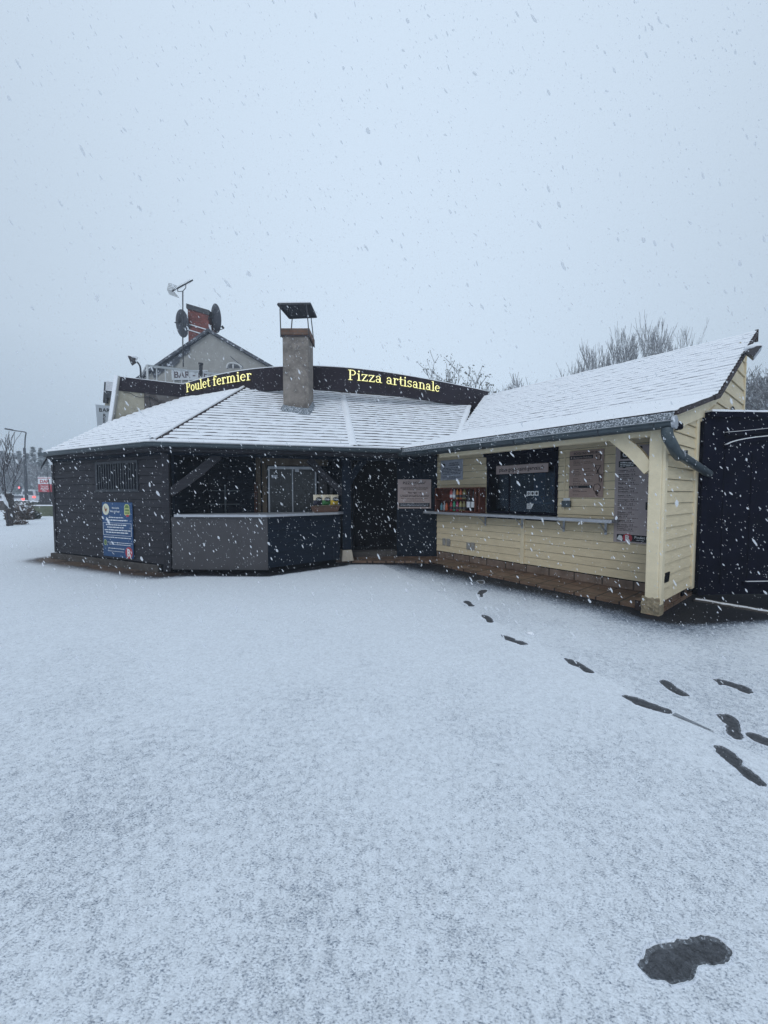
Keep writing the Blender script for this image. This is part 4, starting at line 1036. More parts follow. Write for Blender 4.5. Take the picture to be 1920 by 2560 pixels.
# web address board
m_ = MB(); a0, b0 = kpx(1241, 1186.5, .06); a1, b1 = kpx(1371, 1134.5, .06); zb_, zt2 = kpx(1241, 1186.5, .06)[1], kpx(1241, 1164.5, .06)[1]
a0 = kpx(1241, 1150, .07)[0]; a1 = kpx(1371, 1150, .07)[0]; zt2 = 2.10 + 0.14; zb_ = 2.10 - 0.05
zt2 = kpx(1241, 1164.5, .07)[1]; zb_ = kpx(1241, 1186, .07)[1]
m_.fbox(FK, a0, a1, zb_, zt2, 0.062, 0.072)
bo = m_.build('address_board', M['poster'])
tag(bo, 'long taupe board with a printed web address above the serving window', 'sign')
m_ = MB(); put_text(m_, FK, 'pizza-gogo-saint-gervais.fr', (a0 + a1) / 2, (zb_ + zt2) / 2 - .035, .105, .0745, 0, .012, 'CENTER', 0.85)
rect(m_, FK, a0, a1, zt2 - .012, zt2 - .002, .0735)
m_.build('lettering', M['ink'], bo)
# vents in the boards
for q in ((1108, 1115.5, 1345, 1363), (1118, 1127, 1346, 1365), (1168, 1177, 1355, 1374), (1179, 1188, 1355.5, 1375)):
    m_ = MB(); a0, b1 = kpx(q[0], q[2]); a1, b0 = kpx(q[1], q[3])
    m_.fbox(FK, a0, a1, b0, b1, 0.005, 0.028); m_.fbox(FK, a0 + .015, a1 - .015, b0 + .015, b1 - .015, 0.0285, 0.034)
    m_.build('socket_cover', M['greyw'], kb, bevel=0.003)
# post, braces, end wall
m_ = MB(); PF = Frame(H(-1.66, 5.56).xy, H(S_END, 5.56).xy)
m_.fbox(PF, 0.0, PF.L, 0.20, 2.36, -0.165, 0.0); m_.build('post', M['creamd'], kb, bevel=0.012)
bm = bmesh.new(); bmesh.ops.create_cube(bm, size=1)
bmesh.ops.subdivide_edges(bm, edges=bm.edges, cuts=7, use_grid_fill=True)
m_ = MB(); vv = []
for v in bm.verts:
    k = 1 + 0.16 * mnoise.noise(v.co * 5) + 0.06 * (0.5 - v.co.z)
    s_, a_ = v.co.x * 0.185 * k, v.co.y * 0.185 * k
    z_ = 0.105 + v.co.z * 0.22 + (0.03 * mnoise.noise(v.co * 9) if v.co.z > .4 else 0)
    p = H(-1.597 + s_, 5.645 + a_, z_); vv.append(p)
m_.add(vv, [[v.index for v in f.verts] for f in bm.faces]); bm.free()
m_.build('post_foot', M['rot'], kb)
FBk = Frame(H(-3.0, 5.60).xy, H(-1.70, 5.60).xy)
brace(FBk, FBk.L + 0.03, 1.80, FBk.L - 0.42, 2.29, 0.13, -0.11, 0.0, 0.05, 'brace', M['creamd'], kb)
m_ = MB(); m_.fbox(Frame(H(-6.2, 5.60).xy, H(S_END, 5.60).xy), 1.0, 4.66, 2.22, 2.36, -0.12, 0.0); m_.build('beam', M['creamd'], kb)
def etop(s_): return zc(5.57 + s_) - 0.075
m_ = MB(); aE = 6.93 - 5.57; aF = 7.12 - 5.57
clap(m_, FE, 0.10, aE, 0.17, 3.2, 0.152, (), 0, 0.024, 0.0, top=etop)
clap(m_, FE, aF, FE.L - 0.07, 1.9, 4.9, 0.27, (), 0, 0.024, 0.0, top=etop)
EB = [(0.0, 0.16), (1.0, 0.16), (FE.L, 0.16), (FE.L, etop(FE.L)), (A_BEND - 5.57, etop(A_BEND - 5.57)), (0.0, etop(0))]
m_.add([FE.pt(a, b, -0.002) for a, b in EB] + [FE.pt(a, b, -0.08) for a, b in EB], [list(range(6)), list(range(6, 12))[::-1]], 1)
m_.build('end_wall', [M['cream'], M['black']], kb)
m_ = MB(); BW = Frame(H(S_END, 10.36).xy, H(-7.6, 10.36).xy); m_.fbox(BW, 0, BW.L, 0, 4.5, 0.0, 0.1); m_.build('back_wall', M['cream'], kb)
m_ = MB(); zt5 = etop(aF)
m_.fbox(FE, 0.0, 0.10, 0.14, etop(0.0), 0.0, 0.032); m_.build('corner_board', M['creamd'], kb, bevel=0.004); m_ = MB()
m_.fbox(FE, aE, aF - 0.05, 0.13, zt5, -0.02, 0.036)
m_.fbox(FE, aF - 0.048, aF, 0.13, zt5, -0.02, 0.050)
m_.build('corner_board', M['creamd'], kb, bevel=0.004); m_ = MB()
m_.fbox(FE, FE.L - 0.07, FE.L, 1.0, etop(FE.L), -0.02, 0.035)
m_.build('corner_board', M['creamd'], kb, bevel=0.004)
m_ = MB(); m_.fbox(FE, 0.0, aE, 0.02, 0.15, -0.25, -0.02); m_.build('end_plinth', M['terra'], kb)
# verge boards following the roof
m_ = MB()
for a0, a1 in ((A_EAVE - 5.57 + .05, A_BEND - 5.57), (A_BEND - 5.57, FE.L - 0.02)):
    z0_, z1_ = etop(a0) + .0, etop(a1) + .0
    m_.hexa([FE.pt(a0, z0_ - .17, .04), FE.pt(a1, z1_ - .19, .04), FE.pt(a1, z1_ - .19, .065), FE.pt(a0, z0_ - .17, .065),
             FE.pt(a0, z0_ + .02, .04), FE.pt(a1, z1_ + .02, .04), FE.pt(a1, z1_ + .02, .065), FE.pt(a0, z0_ + .02, .065)])
m_.build('verge_board', M['creamd'], kb)
# big bracket under the verge, and the small arched vent
m_ = MB(); a0 = aF + .02
m_.hexa([FE.pt(a0, 2.60, .05), FE.pt(a0 + .25, 2.74, .05), FE.pt(a0 + .25, 2.74, .10), FE.pt(a0, 2.60, .10),
         FE.pt(a0, etop(a0) - .15, .05), FE.pt(a0 + .55, etop(a0 + .55) - .15, .05), FE.pt(a0 + .55, etop(a0 + .55) - .15, .10), FE.pt(a0, etop(a0) - .15, .10)])
m_.build('bracket', M['creamd'], kb, bevel=0.01)
vs0, vzt = FE.px(1821, 1012); vs1, _ = FE.px(1834, 1012)
m_ = MB(); pts = [(vs0, 2.4), (vs1, 2.4)] + [((vs0 + vs1) / 2 + (vs1 - vs0) / 2 * math.cos(R(k)), vzt - .12 + .12 * math.sin(R(k))) for k in range(0, 181, 20)]
poly_on(m_, FE, pts, 0.032); m_.build('arched_vent', M['black'], kb)
m_ = MB()
for k in range(4): m_.bar(FE.pt(0.13 + .042 * k, 0.40 - .0 * k, 0.03), FE.pt(0.17 + .042 * k, 0.52, 0.03), .018, .006)
m_.build('ventilation_slot', M['black'], kb)
# roofs
gS = n2 * 0.5687; gL = n2 * 0.2525
vs_a = lambda a: n2 * a + u2 * (valley_s(a) - 0.02)
T_S = [vs_a(A_BEND), n2 * A_BEND + u2 * S_V, n2 * A_RIDGE + u2 * S_V, vs_a(A_RIDGE) if valley_s(A_RIDGE) > -8 else n2 * A_RIDGE + u2 * -7.9, vs_a(9.6)]
T_S = [vs_a(A_BEND), n2 * A_BEND + u2 * S_V, n2 * A_RIDGE + u2 * S_V, n2 * A_RIDGE + u2 * max(valley_s(A_RIDGE), -7.75)]
kr = tiled_roof('roof', lambda p: zc(p.dot(n2)), gS, T_S, kb, dt=0.138, snowy=0.6)
# low eave slope: a smooth blanket of snow
m_ = MB(); nA, nS = 16, 90
for i in range(nA + 1):
    a = A_EAVE + (A_BEND + 0.03 - A_EAVE) * i / nA; s0_ = valley_s(a) - 0.03
    for j in range(nS + 1):
        s_ = s0_ + (S_V - s0_) * j / nS; e_ = min(1, i / 1.5)
        h_ = 0.052 + 0.012 * mnoise.noise(Vector((a * 2.2, s_ * 1.1, 1))) + 0.005 * mnoise.noise(Vector((a * 9, s_ * 5, 1))) + 0.006 * math.sin(a * 2 * math.pi / 0.15) * (1 if i > 2 else 0)
        if i == 0: h_ = 0.012
        if j in (0, nS): h_ *= 0.4
        p = n2 * (a - (0.012 if i == 1 else 0)) + u2 * s_; m_.v.append((p.x, p.y, zc(a) + h_))
for i in range(nA):
    for j in range(nS):
        b = i * (nS + 1) + j; m_.f.append([b, b + 1, b + nS + 2, b + nS + 1]); m_.m.append(0)
m_.build('roof_snow', M['snow'], kb, smooth=True)
m_ = MB(); q = [vs_a(A_EAVE + .01), n2 * (A_EAVE + .01) + u2 * (S_V + .015), n2 * A_BEND + u2 * (S_V + .015), vs_a(A_BEND)]
m_.add([(p.x, p.y, zc(p.dot(n2)) + .012) for p in q] + [(p.x, p.y, zc(p.dot(n2)) - .045) for p in q], [(0, 1, 2, 3), (7, 6, 5, 4), (0, 4, 5, 1), (1, 5, 6, 2), (2, 6, 7, 3), (3, 7, 4, 0)])
m_.build('eave_deck', M['tile'], kb)
# verge tiles (dark steps along the roof end)
m_ = MB(); a = A_BEND - .3
while a < A_RIDGE - .13:
    m_.hexa([H(S_V - .01, a, zc(a) - .05), H(S_V + .03, a, zc(a) - .05), H(S_V + .03, a + .15, zc(a + .15) - .05), H(S_V - .01, a + .15, zc(a + .15) - .05),
             H(S_V - .01, a, zc(a) + .030), H(S_V + .03, a, zc(a) + .030), H(S_V + .03, a + .15, zc(a + .15) + .008), H(S_V - .01, a + .15, zc(a + .15) + .008)])
    a += 0.138
m_.build('verge_tiles', M['tile'], kb)
m_ = MB(); m_.hexa([H(S_V - .03, A_RIDGE - .02, 4.47), H(S_V + .02, A_RIDGE - .02, 4.47), H(S_V + .02, A_RIDGE + .02, 4.47), H(S_V - .03, A_RIDGE + .02, 4.47),
                    H(S_V - .03, A_RIDGE - .02, 4.70), H(S_V + .02, A_RIDGE - .02, 4.70), H(S_V + .02, A_RIDGE + .02, 4.70), H(S_V - .03, A_RIDGE + .02, 4.70)])
m_.build('ridge_end', M['tile'], kb)
vp = [n2 * a + u2 * valley_s(a) for a in (A_BEND - .4, A_BEND, 8.2, 9.0, 9.7)]
strip(vp, lambda p: max(zc(p.dot(n2)), z3(p)) - 0.0, 0.17, 0.05, 'valley_snow', M['snow'], kr, wob=0.014)
# zinc apron and gutter along the kiosk eave
ev0 = n2 * A_EAVE + u2 * (valley_s(A_EAVE) + 0.0); ev1 = n2 * A_EAVE + u2 * (S_V - .02)
m_ = MB(); sweep(m_, [ev0, ev1], [(0.004, -0.004), (0.03, -0.03), (0.055, -0.125)], 2.47); m_.build('eave_flashing', M['zincs'], kb)
gz0 = 2.33
m_ = MB(); sweep(m_, [ev0 - dC * 0.0, ev1 + u2 * 0.02], gutter_prof(0.07), [2.36, gz0])
m_.build('gutter', M['zinc'], kb, smooth=True)
m_ = MB(); sweep(m_, [ev0, ev1], [(0.135, 0.010), (0.145, 0.022), (0.158, 0.018)], [2.36, gz0]); m_.build('gutter_snow', M['snow'], kb)
m_ = MB(); m_.fbox(Frame(H(-6.2, A_EAVE + .02).xy, H(S_V - .05, A_EAVE + .02).xy), 0.3, 4.75, 2.28, 2.46, -0.03, 0.0); m_.build('eave_board', M['zinc'], kb)
m_ = MB(); zc_ = H(-1.36, 5.42, 2.33); m_.tube([H(-1.39, 5.42, 2.33), H(-1.355, 5.42, 2.33)], .078, 14); m_.build('gutter_end', M['steel'], kb)
m_ = MB()
for k in range(8):
    s_ = -5.9 + k * 0.62; rr = []
    for q in range(9):
        t = math.pi * (1 + q / 8); rr.append(H(s_, A_EAVE - 0.07 - 0.076 * math.cos(t), gz0 + 0.012 + 0.075 * math.sin(t)))
    m_ = MB(); m_.tube(rr, .006, 5); m_.build('gutter_clip', M['metal'], kb)
# soffit in the porch
m_ = MB(); sf_ = [(-6.1, A_EAVE + .03), (S_V - .08, A_EAVE + .03), (S_V - .08, 6.6), (-6.1, 6.6)]
m_.add([H(a, b, zc(b) - .10) for a, b in sf_] + [H(a, b, zc(b) - .06) for a, b in sf_], [(3, 2, 1, 0), (4, 5, 6, 7)]); m_.build('soffit', M['tan'], kb)
m_ = MB()
for k in range(7): m_.bar(H(-5.9 + k * .68, 5.65, zc(5.65) - .15), H(-5.9 + k * .68, 6.6, zc(6.6) - .15), .06, .09)
m_.build('rafters', M['tan'], kb)
# downpipe
def dp(px_, py_, a): # point on plane s=const near the end wall
    return None
pp = [H(-1.44, 5.40, 2.27), H(-1.43, 5.40, 2.18), H(-1.40, 5.44, 2.09), H(-1.39, 5.56, 2.01), H(-1.39, 5.72, 1.96)]
m_ = MB(); m_.tube(cat([p for p in pp], 4), .060, 16); el = m_.build('downpipe', M['zinc'], kb, smooth=True)
m_ = MB(); m_.tube([H(-1.39, 5.66, 1.985), H(-1.385, 7.14, 1.80)], .055, 16, cap=False); m_.tube([H(-1.385, 7.12, 1.8025), H(-1.385, 7.14, 1.80)], [.0555, .05], 16); m_.build('pipe_run', M['zinc'], el, smooth=True)
m_ = MB(); m_.tube([H(-1.39, 5.70, 1.98), H(-1.39, 5.73, 1.976)], .064, 16); m_.build('pipe_collar', M['steel'], el)
m_ = MB(); m_.bar(H(S_END, 5.98, 2.0), H(-1.385, 5.98, 1.99), .02, .02); m_.bar(H(-1.385, 5.98, 1.94), H(-1.385, 5.98, 2.05), .03, .02); m_.build('pipe_clip', M['metal'], el)
m_ = MB(); 
for k in range(12):
    f = k / 12; a = H(-1.388, 5.75 + 1.3 * f, 1.975 + .056 - .16 * f); b = H(-1.388, 5.75 + 1.3 * (f + .084), 1.975 + .056 - .16 * (f + .084)); m_.bar(a, b, .035 * random.uniform(.5, 1), .008)
m_.build('pipe_snow', M['snow'], el)
# steel shelf with brackets
s0_, _ = FK.px(1062, 1275, .3); s1_, _ = FK.px(1530, 1300, .32)
m_ = MB(); m_.fbox(FK, s0_ - .02, s1_, 1.065, 1.115, 0.035, 0.33); m_.build('shelf', M['steel'], kb, bevel=0.003)
for px_ in (1214, 1306, 1410, 1515):
    a0, _ = FK.px(px_, 1320, .02); m_ = MB(); m_.fbox(FK, a0 - .018, a0 + .018, 0.86, 1.063, 0.027, 0.033)
    m_.bar(FK.pt(a0, 0.90, .035), FK.pt(a0, 1.05, .26), .02, .012); m_.build('shelf_bracket', M['steel'], kb)

# ------------------------------------------------------------------ small things on the kiosk
def box_thing(name, fr, q, d0, d1, m, label, cat_, bevel=0.004):
    a0, b1 = fr.px(q[0], q[2], d1); a1, b0 = fr.px(q[1], q[3], d1)
    m_ = MB(); m_.fbox(fr, min(a0, a1), max(a0, a1), b0, b1, d0, d1)
    o = m_.build(name, m, bevel=bevel); tag(o, label, cat_); return o, a0, a1, b0, b1
sp_o, *_ = box_thing('wall_lamp', FE, (1684, 1709, 1046, 1074), 0.06, 0.14, M['gate'], 'small dark blue box lamp fixed at the gutter end of the kiosk', 'lamp', 0.02)
m_ = MB(); m_.fbox(FE, 0.28, 0.34, 2.30, 2.36, 0.02, 0.06); m_.build('lamp_bracket', M['metal'], sp_o)
cb, a0, a1, b0, b1 = box_thing('card_terminal', FK, (1403.5, 1424, 1252, 1268), 0.02, 0.08, M['zinc'], 'small grey-blue leaflet box on the cream wall above the shelf end', 'leaflet box')
m_ = MB(); m_.fbox(FK, a0 + .01, a1 - .02, b1, b1 + .045, 0.03, 0.036); m_.build('leaflets', M['white'], cb)
# notice
a0, b1 = FK.px(1102, 1149.5, .03); a1, b0 = FK.px(1156.5, 1199, .03)
b1 = FK.px(1156.5, 1147, .03)[1]
m_ = MB(); m_.fbox(FK, a0, a1, b0, b1, 0.022, 0.030); no = m_.build('notice', M['notice'])
tag(no, 'pale blue-grey notice high on the cream wall beside the dark wall', 'notice')
m_ = MB(); W_ = a1 - a0; H_ = b1 - b0
put_text(m_, FK, 'INFORMATION', a0 + W_ * .60, b1 - H_ * .20, H_ * .085, .032, 0, .02, 'CENTER')
put_text(m_, FK, 'CONSOMMATEUR', a0 + W_ * .60, b1 - H_ * .30, H_ * .095, .032, 0, .025, 'CENTER', .9)
for k, (x0, x1) in enumerate(((.12, .85), (.05, .95), (.04, .96), (.08, .92), (.1, .9))): greek(m_, FK, a0 + W_ * x0, a0 + W_ * x1, b1 - H_ * (.42 + .075 * k), H_ * .035, .032, 0, k + 5)
for k, (x0, x1) in enumerate(((.05, .95), (.1, .9), (.3, .7))): greek(m_, FK, a0 + W_ * x0, a0 + W_ * x1, b1 - H_ * (.84 + .055 * k), H_ * .022, .032, 0, k + 15)
poly_on(m_, FK, [(a0 + W_ * .04, b1 - H_ * .30), (a0 + W_ * .22, b1 - H_ * .28), (a0 + W_ * .2, b1 - H_ * .18), (a0 + W_ * .07, b1 - H_ * .14)], .032)
m_.build('lettering', M['ink'], no)
# drinks poster
a0, _ = FK.px(1424, 1150, .03); a1, _ = FK.px(1509.5, 1150, .03); b1 = FK.px(1424, 1129, .03)[1]; b0 = FK.px(1424, 1243.5, .03)[1]
m_ = MB(); m_.fbox(FK, a0, a1, b0, b1, 0.022, 0.030); dpz = m_.build('drinks_poster', M['poster2'])
tag(dpz, 'brown drinks poster with sketched glasses between the serving window and the long menu', 'poster')
m_ = MB(); W_, H_ = a1 - a0, b1 - b0; X = lambda f: a0 + W_ * f; Z = lambda f: b1 - H_ * f
put_text(m_, FK, '•BOISSONS•VAPEURS•', X(.5), Z(.085), H_ * .075, .032, 0, .015, 'CENTER', .74)
rect(m_, FK, X(.0), X(.70), Z(.18), Z(.105), .0315, 0); rect(m_, FK, X(0), X(.70), Z(.80), Z(.745), .0315, 0)
put_text(m_, FK, 'Boissons fraîches', X(.12), Z(.165), H_ * .055, .034, 1, .012)
put_text(m_, FK, 'Beach', X(.12), Z(.79), H_ * .05, .034, 1, .012)
disc(m_, FK, X(.06), Z(.143), H_ * .018, H_ * .018, .034, 1); disc(m_, FK, X(.06), Z(.773), H_ * .016, H_ * .016, .034, 1)
for k, (f, x1) in enumerate(((.22, .30), (.25, .42), (.28, .34), (.31, .38), (.40, .36), (.45, .30), (.48, .32), (.51, .36), (.54, .30), (.60, .28), (.63, .30), (.66, .36), (.70, .34), (.73, .42), (.85, .30), (.88, .55), (.95, .30))):
    greek(m_, FK, X(.12), X(x1), Z(f), H_ * .011, .032, 2, k)
    if f < .8 and k % 3: greek(m_, FK, X(.44), X(.55 + .08 * (k % 3)), Z(f), H_ * .011, .032, 2, k + 50)
def sketch(cx, cz, w_, h_, kind):
    d = .033
    if kind == 0: pts = [(-.5, .5), (-.1, 0), (-.05, -.4), (-.3, -.5), (.3, -.5), (.05, -.4), (.1, 0), (.5, .5), (-.5, .5)]
    elif kind == 1: pts = [(-.4, .5), (-.25, -.5), (.25, -.5), (.4, .5), (-.4, .5)]
    else: pts = [(-.5, .2), (-.4, -.1), (0, -.2), (0, -.5), (.2, -.5), (0, -.45), (.1, -.2), (.4, -.1), (.5, .2), (.2, .45), (-.3, .4), (-.5, .2)]
    for p, q in zip(pts[:-1], pts[1:]):
        A__ = FK.pt(cx + p[0] * w_, cz + p[1] * h_, d); B__ = FK.pt(cx + q[0] * w_, cz + q[1] * h_, d); m_.bar(A__, B__, .009, .009, 2)
sketch(X(.83), Z(.83), W_ * .20, H_ * .26, 2); sketch(X(.92), Z(.60), W_ * .10, H_ * .16, 1); sketch(X(.84), Z(.42), W_ * .16, H_ * .16, 0); sketch(X(.86), Z(.17), W_ * .16, H_ * .10, 1)
poly_on(m_, FK, [(X(.77), Z(.86)), (X(.89), Z(.85)), (X(.87), Z(.93)), (X(.79), Z(.94))], .0335, 2)
m_.build('lettering', [M['ink'], M['poster'], mat('sepia_print', (0.07, 0.045, 0.04), 0.6, 0.1)], dpz)
# long menu
a0, _ = FK.px(1537.5, 1200, .03); a1 = FK.L - 0.17 + 0.30; b1 = FK.px(1538.5, 1118, .03)[1]; b0 = FK.px(1535, 1354, .03)[1]
a1 = a0 + 0.78
m_ = MB(); m_.fbox(FK, a0, a1, b0, b1, 0.022, 0.030); mn = m_.build('menu_board', mat('menu_taupe', (0.40, 0.345, 0.35), 0.55, 0.06))
tag(mn, 'tall taupe menu in two columns with prices, partly hidden by the cream post', 'menu')
m_ = MB(); W_, H_ = a1 - a0, b1 - b0
rect(m_, FK, X(.085), X(.46), Z(.13), Z(.01), .0315, 0)
put_text(m_, FK, 'Pizza', X(.14), Z(.052), H_ * .045, .033, 1, .01); put_text(m_, FK, 'GOGO', X(.12), Z(.108), H_ * .065, .033, 1, .022)
rect(m_, FK, X(.06), X(.52), Z(.215), Z(.15), .0315, 0)
for k in range(3): greek(m_, FK, X(.09), X(.48 - .08 * k), Z(.172 + .017 * k), H_ * .008, .033, 1, k + 2)
poly_on(m_, FK, [(X(.12), Z(.2149)), (X(.2), Z(.2149)), (X(.16), Z(.228))], .032, 0)
L1 = ['Campagne : 13 €', 'Méridionale : 13 €', 'Orientale : 13 €', 'Margherita : 10 €', 'Reine : 11 €', 'Provençale : 12 €', 'Suzette : 12 €', '4 Fromages : 14 €', 'Savoyarde : 14 €', 'Chèvre : 13,5 €', 'Sicilienne : 13 €', 'Chili : 13 €', 'Paysanne : 13 €', 'Normande : 13 €', 'Forestière : 13 €']
for k, t_ in enumerate(L1):
    f = .255 + .0435 * k
    put_text(m_, FK, t_, X(.06), Z(f), H_ * .021, .033, 0, .02); greek(m_, FK, X(.06), X(.42 if k % 2 else .36), Z(f + .013), H_ * .006, .033, 2, k)
    if k % 3 == 1: greek(m_, FK, X(.06), X(.25), Z(f + .022), H_ * .006, .033, 2, k + 30)
L2 = ['Pizza', 'Calzone : 13 €', 'Saumon : 13 €', 'Maison : 13 €', 'Cagouille : 14 €', 'Exotique : 13 €', 'Bergère : 13 €', 'Complète : 14 €']
for k, t_ in enumerate(L2):
    f = .165 + .055 * k
    put_text(m_, FK, t_, X(.56), Z(f), H_ * .021, .033, 0, .02); greek(m_, FK, X(.56), X(.90), Z(f + .013), H_ * .006, .033, 2, k + 60)
rect(m_, FK, X(.54), X(.97), Z(.655), Z(.575), .0315, 0)
put_text(m_, FK, 'Végans : 13 €', X(.62), Z(.60), H_ * .021, .033, 1, .02)
for k in range(3): greek(m_, FK, X(.58), X(.92), Z(.613 + .013 * k), H_ * .006, .033, 1, k + 8)
for k, t_ in enumerate(['Croissant', 'Pizza du chef', 'Escargot : 13 €', 'Périgord : 13 €']):
    f = .69 + .062 * k
    put_text(m_, FK, t_, X(.56), Z(f), H_ * .021, .033, 0, .02)
    for j in range(2): greek(m_, FK, X(.56), X(.88 - .2 * j), Z(f + .013 + .012 * j), H_ * .006, .033, 2, k + 90 + j)
rect(m_, FK, X(.06), X(1.0), Z(.985), Z(.915), .0315, 0)
put_text(m_, FK, 'Poulet fermier', X(.37), Z(.950), H_ * .036, .033, 1, .012); put_text(m_, FK, 'Label rouge', X(.40), Z(.970), H_ * .015, .033, 1, .01)
emblem(m_, FK, X(.25), Z(.95), W_ * .085, .033, 3, 1, 3)
poly_on(m_, FK, [(X(.06), Z(.97)), (X(.10), Z(.925)), (X(.15), Z(.93)), (X(.17), Z(.97)), (X(.12), Z(.98))], .033, 1)
m_.build('lettering', [M['ink'], M['white'], mat('print_grey', (0.10, 0.085, 0.085), 0.6, 0.1), M['red']], mn)
# vegan board on the dark wall
a0, b1 = FD.px(994.5, 1198.5, .04); a1, b0 = FD.px(1077.5, 1271, .04)
m_ = MB(); m_.fbox(FD, a0, a1, b0, b1, 0.032, 0.040); vg = m_.build('pizza_board', M['poster'])
tag(vg, 'square taupe board headed PIZZA VEGAN on the dark wall beside the doorway', 'sign')
m_ = MB(); W_, H_ = a1 - a0, b1 - b0
put_text(m_, FD, 'PIZZA VEGAN*', X(.5), Z(.165), H_ * .125, .042, 0, .018, 'CENTER', .95)
rect(m_, FD, X(.48), X(.53), Z(.205), Z(.19), .042, 0)
for k, (x0, x1, f) in enumerate(((.08, .90, .28), (.08, .90, .32), (.15, .85, .36), (.06, .94, .555), (.08, .92, .60), (.1, .9, .66), (.25, .75, .715), (.18, .82, .76))):
    greek(m_, FD, X(x0), X(x1), Z(f), H_ * (.022 if k > 2 and k < 5 else .015), .042, 0, k)
put_text(m_, FD, 'Pizza vegan 1 of', X(.5), Z(.48), H_ * .07, .042, 0, .02, 'CENTER')
rect(m_, FD, X(.04), X(.96), Z(.95), Z(.81), .0415, 0)
for k in range(2): greek(m_, FD, X(.08), X(.92), Z(.86 + .055 * k), H_ * .02, .043, 1, k + 40)
m_.build('lettering', [M['ink'], M['notice']], vg)
# blue poultry poster on the left wall
a0, _ = FA.px(256, 1300, .04); a1, _ = FA.px(331, 1300, .04); b1 = FA.px(256, 1255.5, .04)[1]; b0 = FA.px(331, 1397, .04)[1]
m_ = MB(); m_.fbox(FA, a0, a1, b0, b1, 0.028, 0.038); bp_ = m_.build('poultry_poster', M['blue'])
tag(bp_, 'tall blue poster with a hen in an oval on the dark left wall', 'poster')
m_ = MB(); W_, H_ = a1 - a0, b1 - b0; D_ = .040
disc(m_, FA, X(.13), Z(.13), W_ * .115, H_ * .105, D_, 1)
hen = [(-.5, .75), (-.35, .8), (-.25, .5), (-.1, .1), (.2, .05), (.45, .35), (.6, .3), (.5, -.1), (.25, -.45), (.1, -.8), (0, -.8), (.05, -.45), (-.2, -.5), (-.25, -.8), (-.35, -.8), (-.32, -.4), (-.5, 0)]
poly_on(m_, FA, [(X(.13) + x_ * W_ * .085, Z(.13) + y_ * H_ * .075) for x_, y_ in hen[::-1]], D_ + .001, 2)
put_text(m_, FA, 'Plaisirs Suprême', X(.46), Z(.115), H_ * .046, D_, 0, .012, 'CENTER', .70)
put_text(m_, FA, "d'un Label Rouge!", X(.46), Z(.18), H_ * .050, D_, 0, .012, 'CENTER', .66)
poly_on(m_, FA, [(X(.74), Z(.21)), (X(.755), Z(.06)), (X(.79), Z(.03)), (X(.87), Z(.03)), (X(.91), Z(.06)), (X(.93), Z(.21)), (X(.88), Z(.24)), (X(.80), Z(.24))], D_, 3)
poly_on(m_, FA, [(X(.765), Z(.20)), (X(.775), Z(.07)), (X(.80), Z(.045)), (X(.86), Z(.045)), (X(.89), Z(.07)), (X(.91), Z(.20))], D_ + .001, 4)
rect(m_, FA, X(.77), X(.90), Z(.12), Z(.10), D_ + .002, 3); rect(m_, FA, X(.77), X(.90), Z(.175), Z(.155), D_ + .002, 3); disc(m_, FA, X(.85), Z(.235), W_ * .05, H_ * .022, D_ + .003, 5)
for k, (x0, x1, f, h_) in enumerate(((.22, .70, .285, .018), (.12, .84, .335, .020), (.12, .82, .42, .019), (.16, .72, .465, .019), (.07, .93, .515, .019), (.12, .84, .56, .021), (.04, .94, .65, .015), (.16, .98, .74, .011), (.22, .92, .775, .011), (.18, .72, .85, .012), (.16, .70, .90, .009))):
    greek(m_, FA, X(x0), X(x1), Z(f), H_ * h_, D_, 0, k + 11)
for z_ in (.375, .60): rect(m_, FA, X(.02), X(.96), Z(z_ + .005), Z(z_), D_, 0)
rect(m_, FA, X(.02), X(.03), Z(.60), Z(.38), D_, 0); rect(m_, FA, X(.95), X(.96), Z(.60), Z(.38), D_, 0)
ring(m_, FA, X(.08), Z(.745), W_ * .055, H_ * .052, .012, D_, 3); disc(m_, FA, X(.08), Z(.745), W_ * .03, H_ * .035, D_, 4)
emblem(m_, FA, X(.86), Z(.90), W_ * .115, D_, 5, 0, 5)
m_.build('print', [M['white'], M['offw'], M['henb'], M['lime'], M['green'], M['red']], bp_)

# drinks rack on the steel shelf
a0, _ = FK.px(1087, 1260, .25); a1, _ = FK.px(1198.5, 1260, .25); b0 = 1.117; b1 = FK.px(1190, 1218, .25)[1]
m_ = MB(); t = .025; d0, d1 = .045, .25
m_.fbox(FK, a0, a1, b0, b0 + t, d0, d1); m_.fbox(FK, a0, a1, b1 - t, b1, d0, d1); m_.fbox(FK, a0, a0 + t, b0 + t, b1 - t, d0, d1); m_.fbox(FK, a1 - t, a1, b0 + t, b1 - t, d0, d1)
m_.fbox(FK, a0 + t, a1 - t, b0 + t, b1 - t, d0, d0 + .012)
rk = m_.build('drinks_rack', M['wood'], bevel=0.003); tag(rk, 'red-brown wooden crate on its side holding bottles and cans on the steel shelf', 'rack')
rW = a1 - a0; zm = b0 + (b1 - b0) * .50
m_ = MB(); m_.fbox(FK, a0 + t, a0 + rW * .62, zm, zm + .016, d0 + .012, d1 - .01); m_.fbox(FK, a0 + rW * .6, a1 - rW * .12, b0 + t, b0 + t + .02, d0 + .1, d1 + .015)
m_.fbox(FK, a1 - rW * .11, a1 - rW * .085, b0 + t, b1 - t, d0 + .012, d1 - .01); m_.build('rack_shelf', M['wood'], rk)
cols_ = {'pink': (0.5, .10, .10), 'silver': (.32, .34, .38), 'orange': (.55, .22, .03), 'coral': (.5, .12, .05), 'olive': (.22, .2, .09), 'black': (.02, .02, .025), 'emerald': (.03, .3, .16), 'magenta': (.35, .04, .12), 'teal': (.12, .25, .3), 'crimson': (.38, .03, .05), 'gold': (.3, .27, .1)}
